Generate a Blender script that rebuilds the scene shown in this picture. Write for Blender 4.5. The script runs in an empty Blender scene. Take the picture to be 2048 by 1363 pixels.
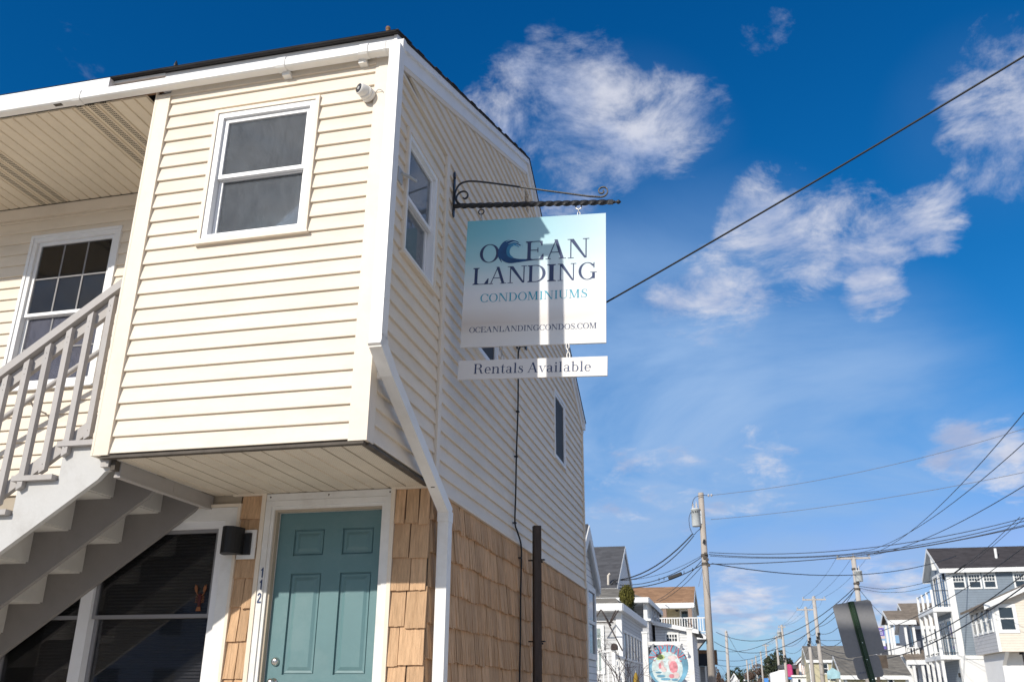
import bpy, bmesh, math, random
from mathutils import Vector, Matrix
random.seed(7)
SC = bpy.context.scene
COL = SC.collection
R = math.radians

# ------------------------------------------------------------------ camera
cam_data = bpy.data.cameras.new('camera')
cam = bpy.data.objects.new('camera', cam_data)
COL.objects.link(cam)
cam.matrix_world = Matrix(((0.972036, 0.080160, 0.220727, 0.000000),(0.234744, -0.357349, -0.903990, 0.000000),(0.006412, 0.930525, -0.366173, 1.500000), (0, 0, 0, 1)))
cam_data.sensor_width = 36.0
cam_data.lens = 31.501
cam_data.clip_start = 0.05
cam_data.clip_end = 3000.0
cam_data.dof.use_dof = True
cam_data.dof.focus_distance = 6.9
cam_data.dof.aperture_fstop = 5.6
SC.camera = cam

# ------------------------------------------------------------------ sun + sky
TO_SUN = Vector((-0.481, -1.0, 0.552)).normalized()
ELEV = math.asin(TO_SUN.z)
sd = bpy.data.lights.new('sun', 'SUN')
sd.energy = 3.4
sd.angle = R(0.53)
sd.color = (1.0, 0.94, 0.845)
sun = bpy.data.objects.new('sun', sd)
sun.rotation_euler = TO_SUN.to_track_quat('Z', 'Y').to_euler()
sun.location = (-6, -12, 20)
COL.objects.link(sun)

world = bpy.data.worlds.new('World')
SC.world = world
world.use_nodes = True
wn = world.node_tree
wn.nodes.clear()


def wnode(kind, **kw):
    n = wn.nodes.new(kind)
    for k, v in kw.items():
        setattr(n, k, v)
    return n


def wlink(a, b):
    wn.links.new(a, b)


def wmath(op, a, b=None, c=None, clamp=False):
    n = wnode('ShaderNodeMath', operation=op)
    n.use_clamp = clamp
    for i, x in enumerate((a, b, c)):
        if x is None:
            continue
        if isinstance(x, (int, float)):
            n.inputs[i].default_value = x
        else:
            wlink(x, n.inputs[i])
    return n.outputs[0]


def wrange(x, a, b, c=0.0, d=1.0, smooth=True):
    n = wnode('ShaderNodeMapRange')
    n.interpolation_type = 'SMOOTHSTEP' if smooth else 'LINEAR'
    wlink(x, n.inputs['Value'])
    n.inputs['From Min'].default_value = a
    n.inputs['From Max'].default_value = b
    n.inputs['To Min'].default_value = c
    n.inputs['To Max'].default_value = d
    return n.outputs[0]


sky = wnode('ShaderNodeTexSky')
sky.sky_type = 'NISHITA'
sky.sun_disc = False
sky.sun_elevation = ELEV
sky.sun_rotation = math.atan2(TO_SUN.x, TO_SUN.y)
sky.altitude = 0
sky.air_density = 1.0
sky.dust_density = 0.6
sky.ozone_density = 2.0
SKY_STRENGTH = 0.15
EXPOSURE = 0.30
# polarised winter blue: each channel follows its own power of the physical sky
ssep = wnode('ShaderNodeSeparateColor')
wlink(sky.outputs[0], ssep.inputs[0])
scom = wnode('ShaderNodeCombineColor')
KX = SKY_STRENGTH * 2 ** EXPOSURE
chan = []
for i, (scale, power) in enumerate(((0.0028, 3.3), (0.0605, 1.15), (0.124, 0.98))):
    chan.append(wmath('MULTIPLY', wmath('POWER', ssep.outputs[i], power), scale / KX))
chan[0] = wmath('MINIMUM', chan[0], wmath('MULTIPLY', chan[1], 0.60))
chan[2] = wmath('MAXIMUM', chan[2], wmath('MULTIPLY', chan[1], 1.28))
for i in range(3):
    wlink(chan[i], scom.inputs[i])
gam = scom
# clouds on a flat layer overhead
tc = wnode('ShaderNodeTexCoord')
dirv = tc.outputs['Generated']
sep = wnode('ShaderNodeSeparateXYZ')
wlink(dirv, sep.inputs[0])
zz = wmath('ADD', wmath('MAXIMUM', sep.outputs['Z'], 0.0), 0.22)
com = wnode('ShaderNodeCombineXYZ')
wlink(wmath('DIVIDE', sep.outputs['X'], zz), com.inputs[0])
wlink(wmath('DIVIDE', sep.outputs['Y'], zz), com.inputs[1])
n1 = wnode('ShaderNodeTexNoise')
n1.inputs['Scale'].default_value = 6.4
n1.inputs['Detail'].default_value = 9.0
n1.inputs['Roughness'].default_value = 0.66
n1.inputs['Distortion'].default_value = 0.35
wlink(com.outputs[0], n1.inputs['Vector'])
n2 = wnode('ShaderNodeTexNoise')
n2.inputs['Scale'].default_value = 0.55
n2.inputs['Detail'].default_value = 2.0
wlink(com.outputs[0], n2.inputs['Vector'])
BLOBS = [
    ((-0.1490, 0.7479, 0.6469), 0.0369, 0.22),
    ((-0.1675, 0.7700, 0.6156), 0.0535, 0.30),
    ((-0.1840, 0.7823, 0.5951), 0.0808, 0.38),
    ((-0.1120, 0.8062, 0.5809), 0.1186, 0.46),
    ((-0.0383, 0.8165, 0.5761), 0.0908, 0.42),
    ((-0.1332, 0.8297, 0.5421), 0.1037, 0.44),
    ((-0.2071, 0.7862, 0.5823), 0.0595, 0.34),
    ((0.0112, 0.8193, 0.5732), 0.0476, 0.26),
    ((-0.0177, 0.9137, 0.4061), 0.0764, 0.42),
    ((0.0318, 0.9040, 0.4264), 0.0863, 0.42),
    ((0.0953, 0.8891, 0.4476), 0.1004, 0.44),
    ((0.1547, 0.8783, 0.4524), 0.0930, 0.44),
    ((0.2193, 0.8660, 0.4493), 0.0602, 0.44),
    ((0.0711, 0.8673, 0.4928), 0.0582, 0.34),
    ((0.1642, 0.9070, 0.3877), 0.0491, 0.56),
    ((0.0180, 0.9214, 0.3881), 0.0596, 0.34),
    ((0.2780, 0.8057, 0.5230), 0.0862, 0.42),
    ((0.2851, 0.8268, 0.4850), 0.0722, 0.38),
    ((0.2787, 0.7741, 0.5684), 0.0661, 0.26),
    ((-0.0233, 0.7523, 0.6584), 0.0569, 0.26),
    ((0.0744, 0.7726, 0.6305), 0.0458, 0.17),
    ((0.2264, 0.9488, 0.2204), 0.0496, 0.55),
    ((0.2639, 0.9407, 0.2130), 0.0534, 0.52),
    ((-0.6045, 0.5364, 0.5889), 0.0698, 0.16),
    ((-0.5694, 0.5845, 0.5780), 0.0628, 0.18),
    ((-0.1093, 0.9727, 0.2049), 0.0819, 0.27),
    ((-0.0289, 0.9777, 0.2079), 0.0863, 0.28),
    ((0.0455, 0.9733, 0.2251), 0.0744, 0.29),
    ((0.0030, 0.9960, 0.0895), 0.0572, 0.46),
    ((0.0416, 0.9964, 0.0741), 0.0461, 0.34),
    ((0.1533, 0.9835, 0.0957), 0.0546, 0.50),
    ((0.1330, 0.9879, 0.0796), 0.0498, 0.42)]
cover = None
for (c, r, wgt) in BLOBS:
    dp = wnode('ShaderNodeVectorMath', operation='DOT_PRODUCT')
    wlink(dirv, dp.inputs[0])
    dp.inputs[1].default_value = c
    b = wrange(dp.outputs['Value'], math.cos(r), math.cos(r * 0.15), 0.0, wgt)
    cover = b if cover is None else wmath('MAXIMUM', cover, b)
# far from the photograph's clouds the same kind of broken cover goes on
fx, fy, fz = (-0.2207, 0.9040, 0.3662)
dpf = wnode('ShaderNodeVectorMath', operation='DOT_PRODUCT')
wlink(dirv, dpf.inputs[0])
dpf.inputs[1].default_value = (fx, fy, fz)
outside = wrange(dpf.outputs['Value'], math.cos(R(50)), math.cos(R(36)), 1.0, 0.0)
wild = wmath('MULTIPLY', wrange(n2.outputs['Fac'], 0.38, 0.53, 0.0, 0.56), outside)
cover = wmath('MAXIMUM', cover, wild)
VEIL = [
    ((-0.1147, 0.9720, 0.2050), 0.0656, 0.95),
    ((-0.0661, 0.9757, 0.2091), 0.0706, 1.00),
    ((-0.0073, 0.9766, 0.2148), 0.0699, 1.00),
    ((0.0458, 0.9727, 0.2276), 0.0638, 0.95),
    ((0.0872, 0.9674, 0.2377), 0.0421, 0.80),
    ((-0.0901, 0.9642, 0.2493), 0.3071, 1.00),
    ((0.0746, 0.9747, 0.2106), 0.2733, 0.85),
    ((-0.0198, 0.9474, 0.3195), 0.2619, 0.50),
    ((-0.0803, 0.8409, 0.5351), 0.1413, 0.10),
    ((0.0124, 0.9966, 0.0819), 0.1347, 0.40),
    ((0.1525, 0.9843, 0.0886), 0.1091, 0.40),
    ((0.2737, 0.8140, 0.5123), 0.1156, 0.08)]
veil = None
for (c, r, wgt) in VEIL:
    dp = wnode('ShaderNodeVectorMath', operation='DOT_PRODUCT')
    wlink(dirv, dp.inputs[0])
    dp.inputs[1].default_value = c
    b = wrange(dp.outputs['Value'], math.cos(r), 1.0, 0.0, wgt)
    veil = b if veil is None else wmath('MAXIMUM', veil, b)
n4 = wnode('ShaderNodeTexNoise')
n4.inputs['Scale'].default_value = 1.6
n4.inputs['Detail'].default_value = 7.0
n4.inputs['Roughness'].default_value = 0.55
n4.inputs['Distortion'].default_value = 0.5
wlink(com.outputs[0], n4.inputs['Vector'])
veil = wmath('MULTIPLY', veil, wrange(n4.outputs['Fac'], 0.28, 0.68, 0.25, 1.15), clamp=True)
dens = wmath('ADD', wmath('MULTIPLY', wmath('SUBTRACT', n1.outputs['Fac'], 0.5), 1.35), cover)
alpha = wrange(dens, 0.22, 0.66, 0.0, 0.92)
n3 = wnode('ShaderNodeTexNoise')
n3.inputs['Scale'].default_value = 7.0
n3.inputs['Detail'].default_value = 5.0
wlink(com.outputs[0], n3.inputs['Vector'])
shade = wnode('ShaderNodeMixRGB')
shade.inputs[1].default_value = (2.05, 2.5, 3.7, 1)
shade.inputs[2].default_value = (3.9, 4.0, 4.5, 1)
wlink(wrange(n3.outputs['Fac'], 0.35, 0.62), shade.inputs[0])
skymix = wnode('ShaderNodeMixRGB')
wlink(alpha, skymix.inputs[0])
veilmix = wnode('ShaderNodeMixRGB')
wlink(veil, veilmix.inputs[0])
wlink(gam.outputs[0], veilmix.inputs[1])
veilmix.inputs[2].default_value = (1.65, 2.63, 4.28, 1)
wlink(veilmix.outputs[0], skymix.inputs[1])
wlink(shade.outputs[0], skymix.inputs[2])
bg = wnode('ShaderNodeBackground')
bg.inputs['Strength'].default_value = SKY_STRENGTH
wlink(skymix.outputs[0], bg.inputs['Color'])
wo = wnode('ShaderNodeOutputWorld')
wlink(bg.outputs[0], wo.inputs['Surface'])

SC.view_settings.view_transform = 'Standard'
SC.view_settings.look = 'None'
SC.view_settings.exposure = EXPOSURE
SC.view_settings.gamma = 1.0
SC.view_settings.use_curve_mapping = False
try:
    SC.cycles.max_bounces = 8
    SC.cycles.transparent_max_bounces = 16
    SC.cycles.use_denoising = True
except Exception:
    pass

# ------------------------------------------------------------------ materials
def mat(name, col, rough=0.6, var=0.0, vscale=3.0, stretch=(1, 1, 1), bump=0.0, bscale=40.0, rnd=0.0, metal=0.0, spec=0.35, dirt=None, dscale=1.2):
    m = bpy.data.materials.new(name)
    m.use_nodes = True
    nt = m.node_tree
    p = nt.nodes['Principled BSDF']
    p.inputs['Roughness'].default_value = rough
    p.inputs['Metallic'].default_value = metal
    p.inputs['Specular IOR Level'].default_value = spec
    c4 = (*col, 1)
    p.inputs['Base Color'].default_value = c4
    out = None
    tcn = nt.nodes.new('ShaderNodeTexCoord')
    mp = nt.nodes.new('ShaderNodeMapping')
    mp.inputs['Scale'].default_value = stretch
    nt.links.new(tcn.outputs['Object'], mp.inputs[0])
    if var or rnd:
        hs = nt.nodes.new('ShaderNodeHueSaturation')
        hs.inputs['Color'].default_value = c4
        val = None
        if var:
            nz = nt.nodes.new('ShaderNodeTexNoise')
            nz.inputs['Scale'].default_value = vscale
            nz.inputs['Detail'].default_value = 6
            nz.inputs['Roughness'].default_value = 0.65
            nt.links.new(mp.outputs[0], nz.inputs['Vector'])
            mr = nt.nodes.new('ShaderNodeMapRange')
            mr.inputs['From Min'].default_value = 0.3
            mr.inputs['From Max'].default_value = 0.7
            mr.inputs['To Min'].default_value = 1 - var
            mr.inputs['To Max'].default_value = 1 + var
            nt.links.new(nz.outputs['Fac'], mr.inputs['Value'])
            val = mr.outputs[0]
        if rnd:
            oi = nt.nodes.new('ShaderNodeObjectInfo')
            mr2 = nt.nodes.new('ShaderNodeMapRange')
            mr2.inputs['To Min'].default_value = 1 - rnd
            mr2.inputs['To Max'].default_value = 1 + rnd
            nt.links.new(oi.outputs['Random'], mr2.inputs['Value'])
            if val is None:
                val = mr2.outputs[0]
            else:
                mu = nt.nodes.new('ShaderNodeMath')
                mu.operation = 'MULTIPLY'
                nt.links.new(val, mu.inputs[0])
                nt.links.new(mr2.outputs[0], mu.inputs[1])
                val = mu.outputs[0]
        nt.links.new(val, hs.inputs['Value'])
        out = hs.outputs[0]
    if dirt:
        nd = nt.nodes.new('ShaderNodeTexNoise')
        nd.inputs['Scale'].default_value = dscale
        nd.inputs['Detail'].default_value = 8
        nd.inputs['Roughness'].default_value = 0.7
        nt.links.new(mp.outputs[0], nd.inputs['Vector'])
        mr3 = nt.nodes.new('ShaderNodeMapRange')
        mr3.inputs['From Min'].default_value = 0.5
        mr3.inputs['From Max'].default_value = 0.78
        mr3.inputs['To Max'].default_value = dirt[3]
        nt.links.new(nd.outputs['Fac'], mr3.inputs['Value'])
        mx = nt.nodes.new('ShaderNodeMixRGB')
        nt.links.new(mr3.outputs[0], mx.inputs[0])
        if out is not None:
            nt.links.new(out, mx.inputs[1])
        else:
            mx.inputs[1].default_value = c4
        mx.inputs[2].default_value = (*dirt[:3], 1)
        out = mx.outputs[0]
    if out is not None:
        nt.links.new(out, p.inputs['Base Color'])
    if bump:
        nb = nt.nodes.new('ShaderNodeTexNoise')
        nb.inputs['Scale'].default_value = bscale
        nb.inputs['Detail'].default_value = 4
        nt.links.new(mp.outputs[0], nb.inputs['Vector'])
        bp = nt.nodes.new('ShaderNodeBump')
        bp.inputs['Strength'].default_value = bump
        bp.inputs['Distance'].default_value = 0.01
        nt.links.new(nb.outputs['Fac'], bp.inputs['Height'])
        nt.links.new(bp.outputs[0], p.inputs['Normal'])
    return m


def glass_mat(name, tint, dust, dcol, dscale=14.0, rough=0.02, streak=(1, 1, 0.4)):
    """window glass: see-through, mirror-like at grazing angles, with a film of dust and salt"""
    m = bpy.data.materials.new(name)
    m.use_nodes = True
    nt = m.node_tree
    nt.nodes.clear()
    o = nt.nodes.new('ShaderNodeOutputMaterial')
    tr = nt.nodes.new('ShaderNodeBsdfTransparent')
    tr.inputs[0].default_value = (*tint, 1)
    gl = nt.nodes.new('ShaderNodeBsdfGlossy')
    gl.inputs['Roughness'].default_value = rough
    fr = nt.nodes.new('ShaderNodeFresnel')
    fr.inputs[0].default_value = 1.55
    mx = nt.nodes.new('ShaderNodeMixShader')
    nt.links.new(fr.outputs[0], mx.inputs[0])
    nt.links.new(tr.outputs[0], mx.inputs[1])
    nt.links.new(gl.outputs[0], mx.inputs[2])
    df = nt.nodes.new('ShaderNodeBsdfDiffuse')
    df.inputs[0].default_value = (*dcol, 1)
    tcn = nt.nodes.new('ShaderNodeTexCoord')
    mp = nt.nodes.new('ShaderNodeMapping')
    mp.inputs['Scale'].default_value = streak
    nt.links.new(tcn.outputs['Object'], mp.inputs[0])
    nz = nt.nodes.new('ShaderNodeTexNoise')
    nz.inputs['Scale'].default_value = dscale
    nz.inputs['Detail'].default_value = 8
    nz.inputs['Roughness'].default_value = 0.7
    nt.links.new(mp.outputs[0], nz.inputs['Vector'])
    mr = nt.nodes.new('ShaderNodeMapRange')
    mr.inputs['From Min'].default_value = 0.35
    mr.inputs['From Max'].default_value = 0.8
    mr.inputs['To Min'].default_value = dust * 0.8
    mr.inputs['To Max'].default_value = dust * 1.5
    nt.links.new(nz.outputs['Fac'], mr.inputs['Value'])
    # dried salt specks
    ns = nt.nodes.new('ShaderNodeTexNoise')
    ns.inputs['Scale'].default_value = dscale * 5
    ns.inputs['Detail'].default_value = 3
    nt.links.new(tcn.outputs['Object'], ns.inputs['Vector'])
    ms = nt.nodes.new('ShaderNodeMapRange')
    ms.inputs['From Min'].default_value = 0.64
    ms.inputs['From Max'].default_value = 0.76
    ms.inputs['To Max'].default_value = dust * 4.5
    nt.links.new(ns.outputs['Fac'], ms.inputs['Value'])
    ma = nt.nodes.new('ShaderNodeMath')
    ma.operation = 'MULTIPLY_ADD'
    nt.links.new(ms.outputs[0], ma.inputs[0])
    nt.links.new(nz.outputs['Fac'], ma.inputs[1])
    nt.links.new(mr.outputs[0], ma.inputs[2])
    m2 = nt.nodes.new('ShaderNodeMixShader')
    nt.links.new(ma.outputs[0], m2.inputs[0])
    nt.links.new(mx.outputs[0], m2.inputs[1])
    nt.links.new(df.outputs[0], m2.inputs[2])
    nt.links.new(m2.outputs[0], o.inputs['Surface'])
    return m


def lined_mat(name, col, pitch, axis='Z', depth=0.5, dark=0.55, width=0.14, rough=0.6, var=0.08, rows=None):
    """far clapboard or vented panel: thin lines every <pitch> metres along an object axis"""
    m = mat(name, col, rough, var, 2.0)
    nt = m.node_tree
    p = nt.nodes['Principled BSDF']
    src = p.inputs['Base Color'].links[0].from_socket
    tcn = nt.nodes.new('ShaderNodeTexCoord')
    sp = nt.nodes.new('ShaderNodeSeparateXYZ')
    nt.links.new(tcn.outputs['Object'], sp.inputs[0])

    def mth(op, a, b):
        n = nt.nodes.new('ShaderNodeMath')
        n.operation = op
        for i, x in enumerate((a, b)):
            if isinstance(x, (int, float)):
                n.inputs[i].default_value = x
            else:
                nt.links.new(x, n.inputs[i])
        return n.outputs[0]
    fr = mth('FRACT', mth('DIVIDE', sp.outputs[axis], pitch), 0.0)
    ln = mth('LESS_THAN', fr, width)
    if rows:
        for ax2, pitch2, w2 in rows:
            src2 = sp.outputs[ax2[0]]
            if len(ax2) > 1:
                src2 = mth('ADD', src2, 40 * pitch2 + 0.0865 - 0.0265)
            f2 = mth('FRACT', mth('DIVIDE', src2, pitch2), 0.0)
            ln = mth('MULTIPLY', ln, mth('LESS_THAN', f2, w2))
    mx = nt.nodes.new('ShaderNodeMixRGB')
    mx.blend_type = 'MULTIPLY'
    nt.links.new(ln, mx.inputs[0])
    nt.links.new(src, mx.inputs[1])
    mx.inputs[2].default_value = (dark, dark, dark * 0.97, 1)
    nt.links.new(mx.outputs[0], p.inputs['Base Color'])
    bp = nt.nodes.new('ShaderNodeBump')
    bp.inputs['Strength'].default_value = depth
    bp.inputs['Distance'].default_value = 0.01
    bp.invert = True
    nt.links.new(ln, bp.inputs['Height'])
    nt.links.new(bp.outputs[0], p.inputs['Normal'])
    return m


def roof_mat(name, col, var=0.3):
    m = bpy.data.materials.new(name)
    m.use_nodes = True
    nt = m.node_tree
    p = nt.nodes['Principled BSDF']
    p.inputs['Roughness'].default_value = 0.9
    p.inputs['Specular IOR Level'].default_value = 0.15
    tcn = nt.nodes.new('ShaderNodeTexCoord')
    mp = nt.nodes.new('ShaderNodeMapping')
    mp.inputs['Scale'].default_value = (1.7, 1.7, 7.0)
    nt.links.new(tcn.outputs['Object'], mp.inputs[0])
    vo = nt.nodes.new('ShaderNodeTexVoronoi')
    vo.inputs['Scale'].default_value = 1.6
    nt.links.new(mp.outputs[0], vo.inputs['Vector'])
    nz = nt.nodes.new('ShaderNodeTexNoise')
    nz.inputs['Scale'].default_value = 1.3
    nz.inputs['Detail'].default_value = 8
    nt.links.new(mp.outputs[0], nz.inputs['Vector'])
    sep2 = nt.nodes.new('ShaderNodeSeparateColor')
    nt.links.new(vo.outputs['Color'], sep2.inputs[0])
    ad = nt.nodes.new('ShaderNodeMath')
    ad.operation = 'ADD'
    nt.links.new(sep2.outputs[0], ad.inputs[0])
    nt.links.new(nz.outputs['Fac'], ad.inputs[1])
    mr = nt.nodes.new('ShaderNodeMapRange')
    mr.inputs['From Max'].default_value = 1.6
    mr.inputs['To Min'].default_value = 1 - var
    mr.inputs['To Max'].default_value = 1 + var
    nt.links.new(ad.outputs[0], mr.inputs['Value'])
    hs = nt.nodes.new('ShaderNodeHueSaturation')
    hs.inputs['Color'].default_value = (*col, 1)
    nt.links.new(mr.outputs[0], hs.inputs['Value'])
    nt.links.new(hs.outputs[0], p.inputs['Base Color'])
    return m


M = {}
M['cream'] = mat('cream_vinyl', (0.78, 0.69, 0.568), 0.5, 0.04, 2.2, (1, 1, 3), 0.10, 120, 0.03, spec=0.3, dirt=(0.52, 0.44, 0.33, 0.30), dscale=1.9)
M['cream_trim'] = mat('cream_trim', (0.77, 0.68, 0.56), 0.5, 0.04, 3.0, (1, 1, 1), 0.05, 60, 0.0, dirt=(0.45, 0.36, 0.22, 0.3), dscale=3.0)
M['soffit'] = lined_mat('soffit_vinyl', (0.74, 0.645, 0.50), 50.0, 'X', width=0.0)
M['vent'] = lined_mat('vented_vinyl', (0.72, 0.62, 0.47), 0.024, 'Y', 0.6, 0.10, 0.70, rows=[('X', 0.0150, 0.70), ('XB', 0.1115, 0.5)])
M['fine_vent'] = lined_mat('fine_vented_vinyl', (0.80, 0.71, 0.58), 0.014, 'X', 0.35, 0.62, 0.5)
M['white'] = mat('white_vinyl', (0.80, 0.80, 0.80), 0.4, 0.03, 2.0, (1, 1, 1), 0.03, 80, 0.0, dirt=(0.5, 0.46, 0.38, 0.22), dscale=2.2)
M['white_paint'] = mat('white_paint', (0.76, 0.75, 0.72), 0.55, 0.05, 5.0, (1, 1, 1), 0.12, 50, 0.0, dirt=(0.42, 0.37, 0.3, 0.35), dscale=3.0)
M['gutter'] = mat('gutter_vinyl', (0.80, 0.785, 0.75), 0.42, 0.03, 3.0, (1, 1, 1), 0.02, 60, dirt=(0.52, 0.45, 0.34, 0.3), dscale=4.0)
M['cedar'] = mat('cedar', (0.585, 0.38, 0.225), 0.8, 0.20, 9.0, (8, 8, 0.5), 0.5, 26, 0.15, spec=0.15, dirt=(0.26, 0.15, 0.075, 0.5), dscale=4.0)
M['under'] = mat('dark_underlay', (0.09, 0.065, 0.045), 0.9, 0.2)
M['sheath'] = mat('sheathing', (0.42, 0.36, 0.28), 0.9, 0.1)
M['rust'] = mat('dark_flashing', (0.09, 0.075, 0.06), 0.7, 0.3, 9.0)
M['wood_old'] = mat('old_wood', (0.23, 0.13, 0.07), 0.85, 0.25, 8.0, (1, 1, 1))
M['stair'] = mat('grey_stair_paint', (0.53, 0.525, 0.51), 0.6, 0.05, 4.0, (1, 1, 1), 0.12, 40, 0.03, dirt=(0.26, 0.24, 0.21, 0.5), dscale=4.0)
M['stair_shaded'] = mat('shaded_dark_stair_paint', (0.25, 0.235, 0.225), 0.65, 0.08, 4.0, dirt=(0.12, 0.1, 0.09, 0.4), dscale=4.0)  # inner stringers: darker paint with the deep shade under the stair put in
M['rail'] = mat('grey_rail_paint', (0.43, 0.405, 0.385), 0.6, 0.07, 6.0, (1, 1, 1), 0.12, 40, 0.05, dirt=(0.26, 0.22, 0.18, 0.5), dscale=6.0)
M['riser'] = mat('pale_riser_paint', (0.60, 0.585, 0.55), 0.6, 0.05, 4.0, dirt=(0.3, 0.25, 0.2, 0.3), dscale=4.0)
M['door'] = mat('teal_door', (0.115, 0.215, 0.228), 0.42, 0.05, 3.0, (1, 1, 1), 0.06, 30, dirt=(0.19, 0.28, 0.29, 0.55), dscale=2.6)
M['nickel'] = mat('nickel', (0.62, 0.60, 0.56), 0.25, metal=1.0)
M['iron'] = mat('black_iron', (0.018, 0.018, 0.02), 0.42, 0.2, 8.0, bump=0.15, bscale=90, spec=0.5)
M['steel'] = mat('galvanised', (0.48, 0.47, 0.45), 0.4, 0.15, 12.0, metal=0.8)
M['black'] = mat('black_plastic', (0.012, 0.012, 0.013), 0.5, spec=0.4)
M['rubber'] = mat('black_cable', (0.011, 0.011, 0.012), 0.55)
M['wire'] = mat('line_wire', (0.035, 0.04, 0.05), 0.6)
M['wire_thin'] = mat('bare_wire', (0.16, 0.16, 0.17), 0.5)
M['post'] = mat('dark_post_wood', (0.062, 0.048, 0.042), 0.85, 0.35, 6.0, (6, 6, 0.5), 0.4, 22)
M['roof_dark'] = roof_mat('dark_shingle', (0.045, 0.042, 0.042))
M['roof_grey'] = roof_mat('grey_shingle', (0.085, 0.085, 0.09))
M['roof_black'] = roof_mat('charcoal_shingle', (0.055, 0.05, 0.052))
M['roof_tan'] = roof_mat('tan_shingle', (0.30, 0.175, 0.10))
M['roof_brown'] = roof_mat('brown_shingle', (0.20, 0.165, 0.13))
M['roof_olive'] = roof_mat('olive_grey_shingle', (0.19, 0.175, 0.15))
M['room'] = mat('room_wall', (0.55, 0.555, 0.57), 0.8)
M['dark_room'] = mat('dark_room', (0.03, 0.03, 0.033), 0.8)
M['blind_pale'] = mat('pale_blind_slat', (0.30, 0.30, 0.31), 0.7, 0.06, 3.0)
M['screen_bar'] = mat('screened_bar', (0.24, 0.235, 0.24), 0.6)
M['blind'] = mat('blind_slat', (0.11, 0.11, 0.112), 0.8, 0.06, 3.0)
M['glass_front'] = glass_mat('dusty_glass', (0.90, 0.92, 0.94), 0.06, (0.55, 0.58, 0.62))
M['glass_side'] = glass_mat('dusty_side_glass', (0.76, 0.80, 0.84), 0.17, (0.5, 0.55, 0.6))
M['glass_screen'] = glass_mat('screened_glass', (0.6, 0.6, 0.63), 0.12, (0.46, 0.46, 0.56), 30.0)
M['glass_low'] = glass_mat('shaded_glass', (0.72, 0.72, 0.74), 0.02, (0.34, 0.34, 0.34))
M['screen_dark'] = mat('dark_insect_screen', (0.04, 0.042, 0.046), 0.7, 0.1, 3.0)
M['glass_dark'] = glass_mat('dark_glass', (0.10, 0.11, 0.13), 0.03, (0.3, 0.32, 0.36))
M['pane'] = mat('far_pane', (0.035, 0.045, 0.055), 0.06, spec=0.6)
M['pane_green'] = mat('far_pane_pale', (0.30, 0.36, 0.35), 0.12, 0.2, 3.0, spec=0.6)
M['far_white'] = lined_mat('white_clapboard', (0.78, 0.78, 0.77), 0.115)
M['far_pale'] = lined_mat('pale_grey_clapboard', (0.54, 0.54, 0.535), 0.115, dark=0.6)
M['far_grey'] = lined_mat('grey_clapboard', (0.42, 0.42, 0.44), 0.13)
M['far_blue'] = lined_mat('blue_grey_clapboard', (0.225, 0.27, 0.32), 0.16, dark=0.72)
M['far_slate'] = lined_mat('slate_clapboard', (0.20, 0.215, 0.25), 0.16, dark=0.65)
M['far_cream'] = lined_mat('pale_cream_clapboard', (0.76, 0.685, 0.58), 0.15, dark=0.8)
M['far_mid'] = lined_mat('light_grey_clapboard', (0.52, 0.52, 0.53), 0.2, dark=0.7)
M['far_yellow'] = lined_mat('yellow_clapboard', (0.52, 0.47, 0.31), 0.15, dark=0.82)
M['far_tan'] = lined_mat('pale_yellow_clapboard', (0.66, 0.58, 0.40), 0.15, dark=0.82)
M['far_pink'] = lined_mat('salmon_clapboard', (0.56, 0.33, 0.22), 0.15, dark=0.82)
M['plain_white'] = mat('white_wall_paint', (0.80, 0.80, 0.79), 0.6, 0.04, 1.5)
M['far_trim'] = mat('far_white_trim', (0.80, 0.80, 0.78), 0.5)
M['brown_post'] = mat('brown_porch_post', (0.30, 0.21, 0.16), 0.7)
M['pole'] = mat('weathered_pole', (0.40, 0.35, 0.30), 0.9, 0.18, 3.0, (4, 4, 0.4), 0.3, 12)
M['pole_pale'] = mat('pale_pole', (0.46, 0.42, 0.38), 0.9, 0.15, 3.0, (4, 4, 0.4))
M['can'] = mat('transformer_grey', (0.56, 0.58, 0.57), 0.45, 0.05)
M['porcelain'] = mat('porcelain', (0.55, 0.52, 0.5), 0.2)
M['sign_back'] = mat('sign_aluminium', (0.22, 0.22, 0.225), 0.45, 0.06, 40.0, metal=0.15, bump=0.05, bscale=150)
M['post_green'] = mat('green_post_paint', (0.022, 0.05, 0.025), 0.45, 0.15, 9.0)
M['navy'] = mat('navy_print', (0.035, 0.055, 0.13), 0.35)
M['teal_print'] = mat('teal_print', (0.05, 0.36, 0.48), 0.35)
M['asphalt'] = mat('asphalt', (0.13, 0.125, 0.12), 0.9, 0.25, 1.0, bump=0.3, bscale=60)
M['concrete'] = mat('concrete', (0.58, 0.53, 0.46), 0.9, 0.15, 0.8, bump=0.2, bscale=40)
M['earth'] = mat('sandy_ground', (0.45, 0.40, 0.32), 0.95, 0.2, 0.3)
M['line_white'] = mat('road_paint', (0.7, 0.7, 0.66), 0.7, 0.15, 4.0)
M['leaf_dark'] = mat('dark_evergreen', (0.035, 0.05, 0.02), 0.8, 0.4, 3.0, rnd=0.1)
M['leaf_gold'] = mat('golden_evergreen', (0.13, 0.12, 0.025), 0.8, 0.4, 5.0)
M['leaf_black'] = mat('black_green_evergreen', (0.012, 0.022, 0.012), 0.9, 0.4, 5.0)
M['leaf_pine'] = mat('pine_needles', (0.05, 0.062, 0.035), 0.85, 0.35, 0.5)
M['twig'] = mat('bare_twig', (0.07, 0.052, 0.05), 0.9, 0.2, 5.0)
M['bush_brown'] = mat('bare_bush', (0.15, 0.10, 0.075), 0.9, 0.3, 1.0)
M['bark'] = mat('bark', (0.09, 0.07, 0.055), 0.95, 0.3, 5.0)
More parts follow.
